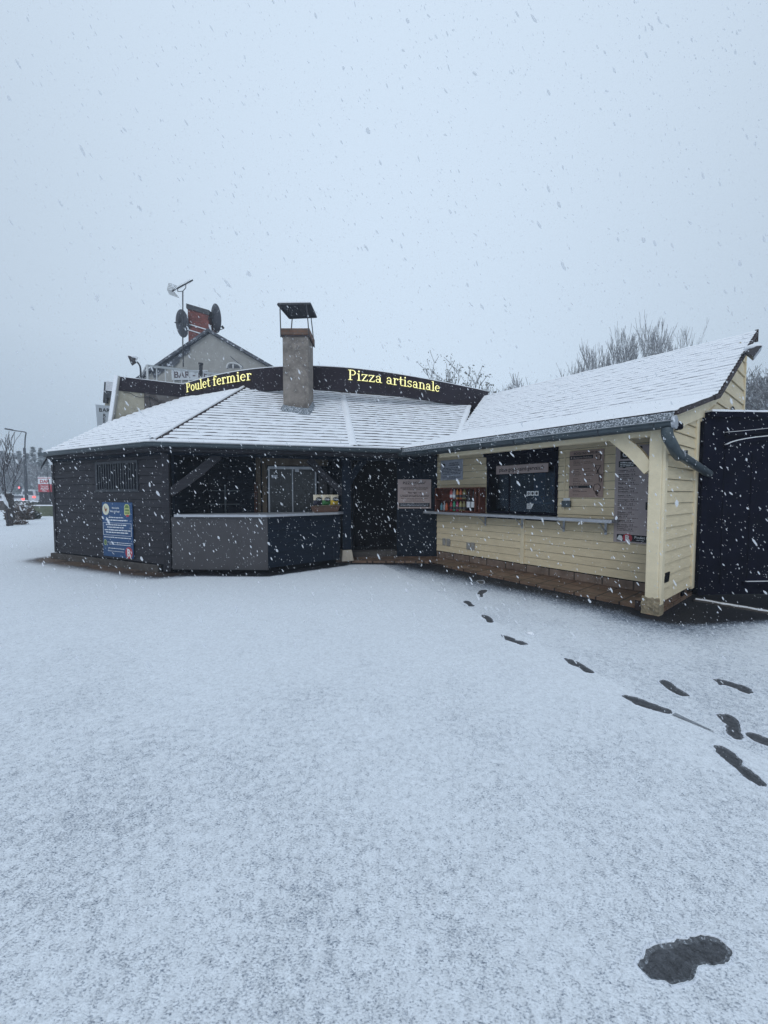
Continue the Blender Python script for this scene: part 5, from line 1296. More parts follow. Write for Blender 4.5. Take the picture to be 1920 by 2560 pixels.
CM = {k: mat('can_' + k, v, 0.3, 0.2, 20, 0, spec=0.5) for k, v in cols_.items()}
def bottle(s, z, hgt, r, key, label, cat_='bottle', lab=True, tall=False):
    c = FK.pt(s, z, .155); m_ = MB()
    if tall: pr = [(0, 0), (r, 0), (r, hgt * .55), (r * .9, hgt * .62), (r * .35, hgt * .74), (r * .32, hgt * .95), (r * .36, hgt), (0, hgt)]
    else: pr = [(0, 0), (r * .85, 0), (r, hgt * .05), (r, hgt * .62), (r * .75, hgt * .76), (r * .42, hgt * .86), (r * .45, hgt), (0, hgt)]
    m_.lathe(c, pr, 12); o = m_.build('bottle', CM[key], smooth=True); tag(o, label, cat_, 'drinks in the wooden rack')
    if lab:
        m_ = MB(); m_.lathe(c, [(r * 1.02, hgt * .16), (r * 1.03, hgt * .44)], 12); m_.build('bottle_label', M['white'] if tall or key in ('pink', 'silver') else M['sheet'], o, smooth=True)
    return o
X2 = lambda f: a0 + rW * f; hb = (b1 - b0) * .5 - .045; zt_ = zm + .017; zb2 = b0 + t + .001
for f, key, lb in ((.33, 'pink', 'pink bottle with a white label, leftmost on the upper level of the rack'), (.395, 'silver', 'silver grey bottle right of the pink one on the upper level'), (.47, 'orange', 'plain orange bottle in the middle of the upper level'), (.545, 'coral', 'orange-red bottle right of the plain orange one'), (.625, 'olive', 'stout olive bottle at the end of the upper level')):
    bottle(X2(f), zt_, hb, rW * (.028 if f < .6 else .036), key, lb)
for f, key, lb in ((.33, 'crimson', 'crimson bottle leftmost of the lower row of small bottles'), (.40, 'emerald', 'bright green bottle in the lower row of the rack'), (.47, 'magenta', 'magenta bottle right of the green one in the lower row'), (.545, 'gold', 'yellow-green stout bottle in the lower row of the rack'), (.62, 'olive', 'leaning olive bottle beside the two tall wine bottles'), (.10, 'teal', 'pale teal can at the lower left of the rack'), (.17, 'silver', 'crumpled silver can at the lower left of the rack'), (.22, 'coral', 'coral red can behind the silver one at the lower left')):
    bottle(X2(f), zb2 + (.001), hb * (.98 if f > .3 else .75), rW * (.028 if f != .545 else .034), key, lb, lab=f > .3)
bottle(X2(.72), b0 + t + .0211, (b1 - b0) * .80, rW * .036, 'black', 'tall black bottle with white label, the left of the two', tall=True)
bottle(X2(.815), b0 + t + .0211, (b1 - b0) * .80, rW * .036, 'black', 'tall black bottle with white label, the right of the two', tall=True)

# wicker basket with crisp packets on the counter
FQ = Frame(C1 + Vector((0.02, 0.10)), C2 + Vector((0.02, 0.10)))
a0, _ = FQ.px(788, 1275); a1, _ = FQ.px(851, 1275); bz = 1.127
m_ = MB(); p0 = [(a0 + .03, .0), (a1 - .05, .0)]; hh = FQ.px(800, 1265)[1] - 1.127
for (x0, x1, dd0, dd1) in ((a0, a1, -.20, .0),):
    vo = [FQ.pt(x0 + .035, bz, dd1 - .02), FQ.pt(x1 - .05, bz, dd1 - .02), FQ.pt(x1 - .05, bz, dd0 + .02), FQ.pt(x0 + .035, bz, dd0 + .02),
          FQ.pt(x0, bz + hh, dd1), FQ.pt(x1, bz + hh, dd1), FQ.pt(x1, bz + hh, dd0), FQ.pt(x0, bz + hh, dd0)]
    m_.hexa(vo)
bk = m_.build('basket', M['wicker'], bevel=0.008); tag(bk, 'low wicker basket holding crisp packets at the right end of the counter', 'basket')
m_ = MB(); m_.bar(FQ.pt(a0 - .01, bz + hh + .005, .008), FQ.pt(a1 + .01, bz + hh + .005, .008), .03, .022); m_.build('basket_rim', M['tan'], bk)
for k, (key, lb) in enumerate((('silver', 'cream crisp packet with a dark lower half, leftmost in the basket'), ('emerald', 'cream crisp packet with a green lower half in the basket'), ('orange', 'cream crisp packet with a yellow lower half, rightmost in the basket'))):
    pw_ = (a1 - a0) / 3; x0 = a0 + pw_ * k + .006; x1 = x0 + pw_ - .012; z0_ = bz + hh + .012; z1_ = z0_ + .215
    bm = bmesh.new(); m_ = MB(); nU, nV = 10, 12
    for i in range(nV + 1):
        for j in range(nU + 1):
            u_, v_ = j / nU, i / nV; puff = (math.sin(math.pi * u_) * math.sin(math.pi * min(1, v_ * 1.0))) ** .5 * .045
            puff += .006 * mnoise.noise(Vector((u_ * 5 + k * 9, v_ * 6, k)))
            wv = 1 + .06 * (abs(v_ - .5) * 2) ** 3
            m_.v.append(FQ.pt(x0 + (x1 - x0) * (.5 + (u_ - .5) * wv), z0_ + (z1_ - z0_) * v_ + (.012 * ((u_ * 10) % 2) if i == nV else 0), -.08 + puff))
    for i in range(nV):
        for j in range(nU):
            b = i * (nU + 1) + j; m_.f.append([b, b + 1, b + nU + 2, b + nU + 1]); m_.m.append(1 if i < nV * .42 else 0)
    bm.free()
    m_.quad(FQ.pt(x0, z0_, -.085), FQ.pt(x1, z0_, -.085), FQ.pt(x1, z1_, -.085), FQ.pt(x0, z1_, -.085), 0)
    o = m_.build('crisp_packet', [mat('packet_cream', (.62, .55, .42), .35, .1, 30, .3, 30), {'silver': mat('packet_navy', (.03, .03, .05), .35), 'emerald': mat('packet_green', (.06, .2, .07), .35), 'orange': mat('packet_yellow', (.6, .42, .05), .35)}[key]], smooth=True)
    tag(o, lb, 'crisp packet', 'crisp packets in the basket')
    m_ = MB(); disc(m_, FQ, (x0 + x1) / 2, z0_ + .125, (x1 - x0) * .36, .045, -.030, 0); put_text(m_, FQ, 'Chips', (x0 + x1) / 2, z0_ + .108, .05, -.028, 1, .02, 'CENTER'); m_.build('brand_print', [M['ink'], M['white']], o)

# ------------------------------------------------------------------ gate, kerb
g0 = FG.pt(0.03, 0, 0)
gt = empty('gate', (g0.x, g0.y, 0), 'dark navy panelled gate beside the kiosk with snow on its top and arched moulding', 'gate')
m_ = MB(); GL_ = 5.0
m_.fbox(FG, 0.03, GL_, 0.03, 2.60, -0.06, 0.0)
for k in range(9): m_.fbox(FG, 0.35 + .42 * k, 0.365 + .42 * k, 0.2, 2.1, 0.001, 0.012)
m_.build('panel', M['gate'], gt)
m_ = MB(); m_.fbox(FG, 0.08, GL_, 2.60, 2.68, -0.09, 0.05); m_.fbox(FG, 0.0, 0.10, 0.03, 2.55, -0.07, 0.03); m_.build('frame', M['gate'], gt, bevel=0.01)
def lump(mb, pts, wd, h, n=1):
    for i in range(len(pts) - 1):
        a, b = pts[i], pts[i + 1]; mb.bar(a, b, wd * random.uniform(.85, 1.1), h * random.uniform(.7, 1.2))
m_ = MB(); lump(m_, [FG.pt(0.10 + .12 * k, 2.692, -0.02) for k in range(41)], .13, .028); m_.build('top_snow', M['snow'], gt)
# two mouldings: one nearly straight, one springing in an arc
def gp_(px_, py_, d=0.02): s_, z_ = FG.px(px_, py_, d); return (s_, z_)
up_ = [gp_(1822, 1106), gp_(1850, 1099), (gp_(1880, 1094)), gp_(1920, 1089), gp_(1990, 1082)]
dn_ = [gp_(1812, 1118), gp_(1825, 1112), gp_(1842, 1106.5), gp_(1860, 1102.5), gp_(1885, 1099), gp_(1920, 1096), gp_(1990, 1092)]
dn_ = [gp_(1812, 1117), gp_(1825, 1111), gp_(1842, 1106), gp_(1862, 1102), gp_(1886, 1098.5), gp_(1920, 1095), gp_(1990, 1090)]
up_ = [gp_(1814, 1086), gp_(1850, 1083), gp_(1880, 1080), gp_(1920, 1076), gp_(1990, 1070)]
for nm, ln in (('moulding', up_), ('moulding', dn_)):
    m_ = MB(); pts = [FG.pt(a, b, .03) for a, b in ln]
    for i in range(len(pts) - 1): m_.bar(pts[i], pts[i + 1], .06, .05)
    mo = m_.build(nm, M['gate'], gt)
    m_ = MB(); pts = [FG.pt(a, b + .03, .035) for a, b in ln]; lump(m_, pts, .035, .006 if nm and ln is up_ else .013); m_.build('moulding_snow', M['snow'], mo)
m_ = MB(); m_.fbox(FG, 0.7, GL_, 0.17, 0.22, 0.0, 0.03); bt = m_.build('bottom_rail', M['gate'], gt)
m_ = MB(); lump(m_, [FG.pt(0.75 + .3 * k, 0.225, 0.015) for k in range(12)], .025, .007); m_.build('rail_snow', M['snow'], bt)
k0, k1 = G(1733, 1503).xy, G(1922, 1536).xy; dd = (k1 - k0).normalized(); KF = Frame(k0, k0 + dd * 4.5)
m_ = MB(); m_.fbox(KF, 0.0, 4.4, -0.03, 0.03, -0.16, 0.0); kbj = m_.build('kerb', M['concrete'], bevel=0.01); tag(kbj, 'low kerb under the dark gate with a ragged strip of snow on it', 'kerb')
m_ = MB(); lump(m_, [KF.pt(.02 + .09 * k, 0.033, -0.03 + random.uniform(-.012, .012)) for k in range(48)], .05, .014); m_.build('kerb_snow', M['snow'], kbj)

# ------------------------------------------------------------------ lamps
def floodlight(name, base, knee, head, aim, sc, label, snowy=True):
    e_ = empty(name, base, label, 'floodlight')
    m_ = MB(); m_.tube(cat([Vector(base), Vector(knee), Vector(head)], 4), .022 * sc, 8); m_.build('arm', M['metal'], e_, smooth=True)
    h = Vector(head); a = Vector(aim).normalized(); r_ = a.cross(Vector((0, 0, 1))).normalized(); up = r_.cross(a)
    m_ = MB(); q = [(-.09, -.05, -.03), (.09, -.05, -.03), (.09, .05, -.03), (-.09, .05, -.03), (-.14, -.10, .12), (.14, -.10, .12), (.14, .10, .12), (-.14, .10, .12)]
    m_.hexa([h + (r_ * x_ + up * y_ + a * z_) * sc for x_, y_, z_ in q]); m_.build('lamp_head', M['sheet'], e_, bevel=.01)
    m_ = MB(); q = [(-.13, -.09, .122), (.13, -.09, .122), (.13, .09, .122), (-.13, .09, .122)]
    m_.add([h + (r_ * x_ + up * y_ + a * z_) * sc for x_, y_, z_ in q], [(0, 1, 2, 3)]); m_.build('lens', M['steel'], e_)
    if snowy:
        bm = bmesh.new(); bmesh.ops.create_icosphere(bm, subdivisions=2, radius=.13 * sc); m_ = MB()
        m_.add([h + Vector((v.co.x * 1.0, v.co.y, .075 * sc + v.co.z * .45)) + a * .05 * sc for v in bm.verts], [[v.index for v in f.verts] for f in bm.faces]); bm.free()
        m_.build('lamp_snow', M['snow'], e_, smooth=True)
sx_, sz_ = FE.px(1850, 889, .1)
b_ = FE.pt(4.55, 4.03, 0.07)
Yk = 6.6
floodlight('floodlight', tuple(P(1850, 888, 6.9)), tuple(P(1863, 883, 6.7)), tuple(P(1874, 878, 6.6)), (0.55, -.5, -.45), .95, 'grey floodlight capped with snow on an arm at the peak of the kiosk roof')
q = arcs[0]
b_ = P(352, 943, 10.9); floodlight('floodlight', tuple(b_), tuple(P(350, 915, 10.8)), tuple(P(337, 900, 10.7)), (-.8, -.4, -.3), 1.0, 'dark gooseneck floodlight standing on the flat end of the fascia', True)

# ------------------------------------------------------------------ house behind
hY = 21.5
ap = P(524, 833, hY); le = P(352, 951, hY); re2 = P(668, 916, hY)
hs = empty('house', (ap.x, hY, 0), 'grey rendered house gable rising behind the dark curved fascia, slate roof edges dusted white', 'house')
slL = (ap.z - le.z) / (ap.x - le.x); slR = (ap.z - re2.z) / (re2.x - ap.x)
xl, xr = ap.x - 5.2, ap.x + 5.2; zl_, zr_ = ap.z - slL * 5.2, ap.z - slR * 5.2
m_ = MB(); m_.add([(xl, hY, 0), (xr, hY, 0), (xr, hY, zr_), ap, (xl, hY, zl_), (xl, hY + 9, 0), (xr, hY + 9, 0), (xr, hY + 9, zr_), (ap.x, hY + 9, ap.z), (xl, hY + 9, zl_)],
      [(0, 1, 2, 3, 4), (9, 8, 7, 6, 5), (0, 4, 9, 5), (1, 6, 7, 2)])
m_.build('wall', M['greyw'], hs)
for sgn, sl__, x2 in ((-1, slL, xl - .35), (1, slR, xr + .35)):
    z2 = ap.z - sl__ * abs(x2 - ap.x); m_ = MB(); t = .16; y0 = hY - .22
    m_.hexa([(ap.x, y0, ap.z + .02), (x2, y0, z2 + .02), (x2, hY + 9.2, z2 + .02), (ap.x, hY + 9.2, ap.z + .02), (ap.x, y0, ap.z + .02 + t), (x2, y0, z2 + .02 + t), (x2, hY + 9.2, z2 + .02 + t), (ap.x, hY + 9.2, ap.z + .02 + t)])
    rr = m_.build('roof', M['slate'], hs)
m_ = MB()   # slate cladding fixed below the left verge
def gl(px_, py_, dy=-.03): p = P(px_, py_, hY + dy); return p
m_.add([gl(380, 930, -.05), gl(440, 892, -.05), gl(476, 862, -.05), gl(474, 880, -.05), gl(455, 893, -.05), gl(385, 946, -.05)], [(0, 1, 2, 3, 4, 5)][0:1] and [(5, 4, 3, 2, 1, 0)])
m_.build('slate_strip', M['slate'], hs)
m_ = MB(); m_.add([gl(430, 890, -.06), gl(450, 902, -.06), gl(434, 918, -.06), gl(420, 905, -.06)], [(0, 3, 2, 1)]); m_.build('slate_patch', M['slate'], hs)
m_ = MB(); c0, c1 = P(467, 860, hY), P(519, 860, hY); ct_ = P(490, 766, hY).z
sk = 0.18
m_.hexa([(c0.x, hY + .2, 8.4), (c1.x, hY + .2, 8.4), (c1.x, hY + 1.1, 8.4), (c0.x - .0, hY + 1.1, 8.4), (c0.x, hY + .2, P(470, 757, hY).z), (c1.x, hY + .2, P(519, 774, hY).z), (c1.x, hY + 1.1, P(519, 774, hY).z), (c0.x, hY + 1.1, P(470, 757, hY).z)])
hc = m_.build('chimney', M['brick'], hs)
m_ = MB(); zt1, zt2 = P(470, 757, hY).z, P(519, 774, hY).z
m_.hexa([(c0.x - .06, hY + .14, zt1 - .22), (c1.x + .06, hY + .14, zt2 - .22), (c1.x + .06, hY + 1.16, zt2 - .22), (c0.x - .06, hY + 1.16, zt1 - .22), (c0.x - .06, hY + .14, zt1 + .04), (c1.x + .06, hY + .14, zt2 + .04), (c1.x + .06, hY + 1.16, zt2 + .04), (c0.x - .06, hY + 1.16, zt1 + .04)])
m_.build('chimney_top', M['metal'], hc)
for f in (.40, .52):
    m_ = MB(); z1_, z2_ = zt1 - 2.6 * f, zt2 - 2.6 * f; m_.bar((c0.x - .03, hY + .18, z1_), (c1.x + .03, hY + .18, z2_), .05, .05); m_.build('chimney_strap', M['white'], hc)
m_ = MB(); m_.box(c0.x - .03, c0.x - .002, hY + .21, hY + 1.05, 8.6, zt1 - .25); m_.build('snowed_side', M['snow'], hc)
# aerial
mp_ = P(457, 860, hY - .5); mt = P(457, 728, hY - .5)
an = empty('tv_aerial', mp_, 'thin television aerial with a mesh reflector standing above the brick chimney', 'aerial')
m_ = MB(); m_.tube([mp_ + Vector((0, 0, -1.2)), mp_, mt], .035, 6); m_.build('mast', M['metal'], an)
b0_, b1_ = P(430, 728, hY - .3), P(482, 700, hY - .6)
m_ = MB(); m_.tube([b0_, b1_], .035, 6)
m_.tube([b0_.lerp(b1_, .28), b0_.lerp(b1_, .28) + Vector((.0, 0, -.18)), mt, b0_.lerp(b1_, .66) + Vector((0, 0, -.2)), b0_.lerp(b1_, .66)], .022, 5)
for k in range(14):
    p = b0_.lerp(b1_, .1 + .062 * k); m_.tube([p + Vector((0, -.16, 0)), p + Vector((0, .16, .02))], .008, 4)
m_.build('boom', M['metal'], an)
m_ = MB(); A1, A2, A3, A4 = P(421, 709, hY), P(436, 716, hY), P(447, 743, hY), P(419, 724, hY)
tl, tr, br_, bl = P(422, 708, hY - .6), P(441, 714, hY + .3), P(434, 728, hY + .2), P(418, 724, hY - .6)
bl2, br2 = P(424, 736, hY - .5), P(447, 744, hY + .3)
for q0, q1, q2, q3 in ((tl, tr, br_, bl), (bl, br_, br2, bl2)):
    for k in range(5): f = k / 4; m_.tube([q0.lerp(q3, f), q1.lerp(q2, f)], .009, 4)
    for k in range(7): f = k / 6; m_.tube([q0.lerp(q1, f), q3.lerp(q2, f)], .009, 4)
m_.build('reflector', M['sheet'], an)
# satellite dishes
def sat(c, rx, face, lnb, label, mount):
    e_ = empty('satellite_dish', c, label, 'satellite dish'); c = Vector(c); f = Vector(face).normalized(); r_ = f.cross(Vector((0, 0, 1))).normalized(); up = r_.cross(f)
    m_ = MB(); n, kk = 28, 6
    for i in range(kk + 1):
        q = i / kk
        for j in range(n):
            t = 2 * math.pi * j / n; m_.v.append(tuple(c + (r_ * math.cos(t) * rx + up * math.sin(t) * rx * 1.05) * q + f * (q * q * rx * .22)))
    for i in range(kk):
        for j in range(n):
            m_.f.append([i * n + j, i * n + (j + 1) % n, (i + 1) * n + (j + 1) % n, (i + 1) * n + j]); m_.m.append(0)
    m_.build('dish', M['dish'], e_, smooth=True)
    m_ = MB(); pts = [c + (r_ * math.cos(2 * math.pi * j / 28) * rx + up * math.sin(2 * math.pi * j / 28) * rx * 1.05) + f * rx * .22 for j in range(29)]; m_.tube(pts, .012, 4); m_.build('rim', M['metal'], e_)
    m_ = MB(); m_.tube([c - f * .03, c - f * .25, mount], .035, 6)
    for j in range(5): t = .4 + j * .5; m_.tube([c - f * .04, c - f * .02 + (r_ * math.cos(t) + up * math.sin(t)) * rx * .75 + f * .08], .012, 4)
    m_.build('mount', M['metal'], e_)
    if lnb is not None:
        m_ = MB(); m_.tube([c - up * rx * .95 + f * .1, lnb], .02, 5); a_ = m_.build('feed_arm', M['dish'], e_)
        m_ = MB(); m_.tube([lnb, Vector(lnb) + (c - Vector(lnb)).normalized() * .16], [.05, .07], 8); m_.build('feed', M['sheet'], e_)
sat(P(449, 808, hY + .3), .68, (0.75, 1, 0.25), None, 'dark satellite dish on the left side of the brick chimney', P(466, 815, hY + .1))
sat(P(533, 795, hY + .2), .70, (0.72, .66, .15), P(560, 821, hY + .6), 'dark satellite dish with a feed arm on the right side of the brick chimney', P(521, 800, hY + .1))
# bar board on the gable
FH = Frame((ap.x - 6, hY - .06), (ap.x + 6, hY - .06))
a0, b1 = FH.px(429, 926, .04); a1, b0 = FH.px(520, 949, .04); b0 = FH.px(429, 950, .04)[1]; b1 = FH.px(429, 925, .04)[1]
m_ = MB(); m_.fbox(FH, a0, a1, b0, b1, .02, .05); br_o = m_.build('bar_board', mat('board_grey', (.5, .53, .56), .6, .06)); tag(br_o, 'grey board reading BAR on the gable, seen through the white railing', 'sign')
m_ = MB(); put_text(m_, FH, 'BAR - RESTAURANT', a0 + .12, b0 + .12, (b1 - b0) * .90, .052, 0, .02); rect(m_, FH, a0, a1, b0 - .12, b0 - .01, .052, 0)
vv = []
# keep the lettering on the board
keepf = []; m2 = MB()
for f in m_.f:
    if all((Vector(m_.v[i][:2]) - FH.p).dot(FH.u) < a1 for i in f): m2.add([m_.v[i] for i in f], [list(range(len(f)))])
m2.build('lettering', mat('bar_ink', (.07, .05, .06), .6, .1), br_o)
# white railing on the flat roof
rl = empty('railing', P(372, 945, 14), 'white tubular railing on the flat roof in front of the grey gable', 'railing')
rA, rB = P(367, 914, 13.2), P(565, 938, 17.5); rC = P(350, 943, 14.4)
m_ = MB(); m_.bar(rA, rB, .05, .07); m_.build('handrail', M['rail'], rl)
m_ = MB(); m_.bar(rA, rC, .05, .06); m_.build('end_stay', M['rail'], rl)
for k in range(12):
    f = (k + .05) / 11; p = rA.lerp(rB, f); m_ = MB(); m_.bar(p, Vector((p.x, p.y, 4.3)), .05 if k == 0 else .03, .05 if k == 0 else .03); m_.build('baluster', M['rail'], rl)
m_ = MB(); m_.tube([P(502, 940, 14), P(502, 910, 14)], .065, 8); m_.tube([P(502, 911, 14), P(502, 908, 14)], .085, 8); tag(m_.build('vent_pipe', M['metal']), 'short black vent pipe standing up behind the Poulet fermier letters', 'vent pipe')
# white curved skylight with dark panes, and a wire
m_ = MB(); pts = [P(568, 921, 14), P(570, 913, 14), P(575, 909, 14), P(586, 908.5, 14), P(597, 912, 14), P(606, 919, 14)]
for a, b in zip(pts[:-1], pts[1:]): m_.bar(a, b, .14, .05)
skl = m_.build('skylight', M['rail']); tag(skl, 'small white rounded skylight peeping over the fascia near the chimney', 'skylight')
m_ = MB(); q = [P(571, 921, 13.9), P(573, 912.5, 13.9), P(577, 910.8, 13.9), P(586, 910.4, 13.9), P(596, 914, 13.9), P(603, 921, 13.9)]
m_.add([v for v in q], [list(range(6))]); m_.build('pane', M['cglass'], skl)
m_ = MB(); m_.bar(P(583, 910, 13.88), P(583, 921, 13.88), .04, .04); m_.build('glazing_bar', M['rail'], skl)
m_ = MB(); m_.tube([P(576, 891, 21.3), P(590, 903, 18), P(606, 916, 14.5)], .02, 5); tag(m_.build('cable', M['metal']), 'thin dark cable slanting down the grey gable above the skylight', 'cable')
# upright bar and restaurant sign at the left
FR = Frame(P(240, 1010, 13.0).xy, P(275, 1015, 13.12).xy)
a0, b1 = FR.px(240.5, 1012); a1, _ = FR.px(278, 1012); b0 = FR.px(243, 1078)[1] - .3
m_ = MB(); m_.add([FR.pt(a0, b1, .06), FR.pt(a1, b1 - .02, .06), FR.pt(a1, b0, .06), FR.pt(a0 + .05, b0, .06), FR.pt(a0, b1, .0), FR.pt(a1, b1 - .02, .0), FR.pt(a1, b0, 0), FR.pt(a0 + .05, b0, 0)],
      [(3, 2, 1, 0), (4, 5, 6, 7), (0, 1, 5, 4), (1, 2, 6, 5), (2, 3, 7, 6), (3, 0, 4, 7)])
us = m_.build('upright_sign', mat('pale_sign', (.42, .46, .5), .6, .05)); tag(us, 'pale upright sign reading BAR REST behind the left roof slope', 'sign')
m_ = MB(); put_text(m_, FR, 'BAR', FR.px(247, 1030, .07)[0], FR.px(247, 1029, .07)[1], .175, .064, 0, .02, 'LEFT', 1.0)
for t_, y_ in (('R', 1042), ('E', 1051.5), ('S', 1060.5), ('T', 1069.5)): s_, z_ = FR.px(257, y_, .07); put_text(m_, FR, t_, s_, z_, .15, .064, 0, .02)
m_.build('lettering', M['ink'], us)
# sliver of a neighbouring roof and wall behind the rake
nb = empty('outbuilding', P(280, 1000, 16), 'narrow outbuilding with a snow striped roof squeezed behind the upright sign', 'building')
yy = 16.0; m_ = MB()
q = [P(262, 1012, yy), P(268, 983, yy), P(292, 962, yy), P(300, 1012, yy)]
m_.add([Vector(v) for v in q] + [Vector(v) + Vector((0, 3, 0)) for v in q], [(3, 2, 1, 0), (4, 5, 6, 7), (0, 1, 5, 4), (1, 2, 6, 5)]); 
low = [Vector((v.x, v.y, 0)) for v in (q[0], q[3])]
m_.quad(low[0], low[1], q[3], q[0]); m_.build('wall', M['beige'], nb)
m_ = MB(); m_.bar(P(264, 1008, yy - .1), P(267.5, 956, yy - .1), .14, .12); m_.bar(P(273, 995, yy - .1), P(277, 968, yy - .1), .25, .1)
m_.build('rake_board', M['metal'], nb)
m_ = MB()
for k in range(9): f = k / 8; a = P(267 - 1.2 * f, 954 + 2.7 * k, yy - .12); b = P(291, 957 + 2.7 * k, yy - .12); m_.bar(a, b, .10, .028); 
m_.quad(P(267, 953, yy), P(292, 957, yy), P(292, 975, yy), P(266, 978, yy)); m_.build('roof', M['snow'], nb)
m_ = MB(); 
for k in range(9): a = P(267, 955.4 + 2.7 * k, yy - .13); b = P(291, 958.4 + 2.7 * k, yy - .13); m_.bar(a, b, .06, .02)
m_.build('roof_courses', M['tile'], nb)

# ------------------------------------------------------------------ trees
def grow(mb, rnd, p, d, L, r, depth, spread, up, nseg=4, n=4, kids=3, leaves=None, minr=.008):
    pts = [p.copy()]; rads = [r]; q = p.copy(); dd = d.normalized()
    for i in range(nseg):
        dd = (dd + Vector((rnd.uniform(-1, 1), rnd.uniform(-1, 1), rnd.uniform(-.6, 1))) * .10 + Vector((0, 0, up))).normalized()
        q = q + dd * L / nseg; pts.append(q.copy()); rads.append(max(minr, r * (1 - .62 * (i + 1) / nseg)))
    mb.tube(pts, rads, n, cap=False)
    if leaves is not None and depth <= 1: leaves += [(q.copy(), dd.copy())]
    if depth <= 0: return
    for k in range(kids):
        f = rnd.uniform(.30, .98) if k else 1.0; i = min(nseg - 1, int(f * nseg)); bp_ = pts[i].lerp(pts[i + 1], f * nseg - i) if i < nseg else pts[-1]
        ax = Vector((rnd.uniform(-1, 1), rnd.uniform(-1, 1), rnd.uniform(-.3, .3))).normalized()
        nd = (dd + ax * spread * rnd.uniform(.6, 1.2)).normalized()
        grow(mb, rnd, bp_, nd, L * rnd.uniform(.55, .8), max(minr, rads[i] * .6), depth - 1, spread, up, max(2, nseg - 1), 3, kids, leaves, minr)
def bare_tree(base, hgt, label, seed, m, spread=.75, up=.12, depth=4, kids=4, trunk=.3, limbs=7, group=None, minr=.012, thick=.022):
    e_ = empty('bare_tree', base, label, 'tree', group); rnd = random.Random(seed); base = Vector(base)
    m_ = MB(); top = base + Vector((rnd.uniform(-.2, .2), 0, hgt * .72)); tp_ = [base, base.lerp(top, .35) + Vector((rnd.uniform(-.1, .1), 0, 0)), base.lerp(top, .7), top]
    m_.tube(tp_, [hgt * thick, hgt * thick * .8, hgt * thick * .5, hgt * thick * .25], 7); tr_ = m_; m_ = MB()
    for k in range(limbs):
        f = trunk + (1 - trunk) * k / (limbs - 1); p = tp_[0].lerp(tp_[3], f) if True else None
        a = k * 2.4 + rnd.uniform(-.5, .5); d = Vector((math.cos(a), math.sin(a), .9 + .8 * f))
        grow(m_, rnd, p, d, hgt * (.34 - .14 * f), hgt * thick * .42 * (1.1 - f * .6), depth, spread, up, 4, 4, kids, None, minr)
    sc_ = hgt / sorted(v[2] for v in m_.v)[int(len(m_.v) * .992)]
    for q in (tr_, m_): q.v = [tuple(base + (Vector(v) - base) * sc_) for v in q.v]
    tr_.build('trunk', m, e_, smooth=True); m_.build('crown', m, e_)
    return e_
# behind the kiosk roof: tall frosted poplar-like trees
grp = 'bare trees behind the kiosk roof'
for k, (px_, pt_, hd, sd, lb) in enumerate(((1470, 884, 36, 3, 'low bare crown at the left foot of the tallest trees over the kiosk roof'), (1535, 826, 38, 4, 'tall bare tree over the kiosk roof, the left of the two tallest'),
        (1592, 815, 38, 5, 'tallest bare tree over the kiosk roof, right of its near twin'), (1655, 830, 42, 6, 'slim bare tree right of the tallest pair over the kiosk roof'), (1698, 858, 44, 7, 'faint bare treetop furthest right over the kiosk roof slope'))):
    b = P(px_, 1236, hd); h = P(px_, pt_, hd).z; bare_tree((b.x, hd, 0), h, lb, sd, M['barkf'], .36, .22, 4, 3, .42, 12, grp, .016, .012)
for k, (px_, pt_, hd, sd, lb) in enumerate(((1268, 955, 46, 11, 'small faint treetop over the left part of the kiosk ridge'), (1310, 970, 48, 12, 'barely visible treetop right of the small faint one on the ridge'))):
    b = P(px_, 1236, hd); h = P(px_, pt_, hd).z; bare_tree((b.x, hd, 0), h, lb, sd, M['barkf'], .5, .15, 3, 4, .4, 8, grp, .028, .015)
# the budding tree behind the fascia end, with small tufts
def tufted(px_, pt_, hd, label, seed):
    b = P(px_, 1236, hd); h = P(px_, pt_, hd).z; e_ = empty('budding_tree', (b.x, hd, 0), label, 'tree', 'budding trees behind the fascia'); rnd = random.Random(seed); base = Vector((b.x, hd, 0))
    m_ = MB(); m_.tube([base, base + Vector((.1, 0, h * .5)), base + Vector((0, 0, h * .7))], [.22, .15, .08], 7); tr_ = m_
    m_ = MB(); lv = []
    for k in range(8):
        a = k * 2.4; grow(m_, rnd, base + Vector((0, 0, h * (.45 + .25 * k / 7))), Vector((math.cos(a), math.sin(a), 1.0)), h * .24, .07, 3, .9, .08, 3, 4, 3, lv, .022)
    cr_ = m_; m_ = MB()
    for q, d in lv:
        for j in range(3):
            c = q + Vector((rnd.uniform(-.2, .2), rnd.uniform(-.2, .2), rnd.uniform(-.15, .15))); s_ = rnd.uniform(.05, .11); v1 = Vector((rnd.uniform(-1, 1), rnd.uniform(-1, 1), rnd.uniform(-1, 1))).normalized() * s_; v2 = v1.cross(Vector((rnd.uniform(-1, 1), rnd.uniform(-1, 1), rnd.uniform(-1, 1)))).normalized() * s_
            m_.quad(c - v1, c - v2 * .6, c + v1, c + v2 * .6)
    sc_ = h / sorted(v[2] for v in cr_.v)[int(len(cr_.v) * .995)]
    for q in (tr_, cr_, m_): q.v = [tuple(base + (Vector(v) - base) * sc_) for v in q.v]
    tr_.build('trunk', M['barkf'], e_); cr_.build('crown', M['barkf'], e_); m_.build('leaf_tufts', mat('tufts%d' % seed, (.12, .125, .11), .9, .4, 3), e_)
tufted(1106, 918, 27, 'tree with small dark tufts left of the fascia tip, the left of two', 21); tufted(1152, 926, 28, 'tree with small dark tufts nearer the fascia tip, the right of two', 22)
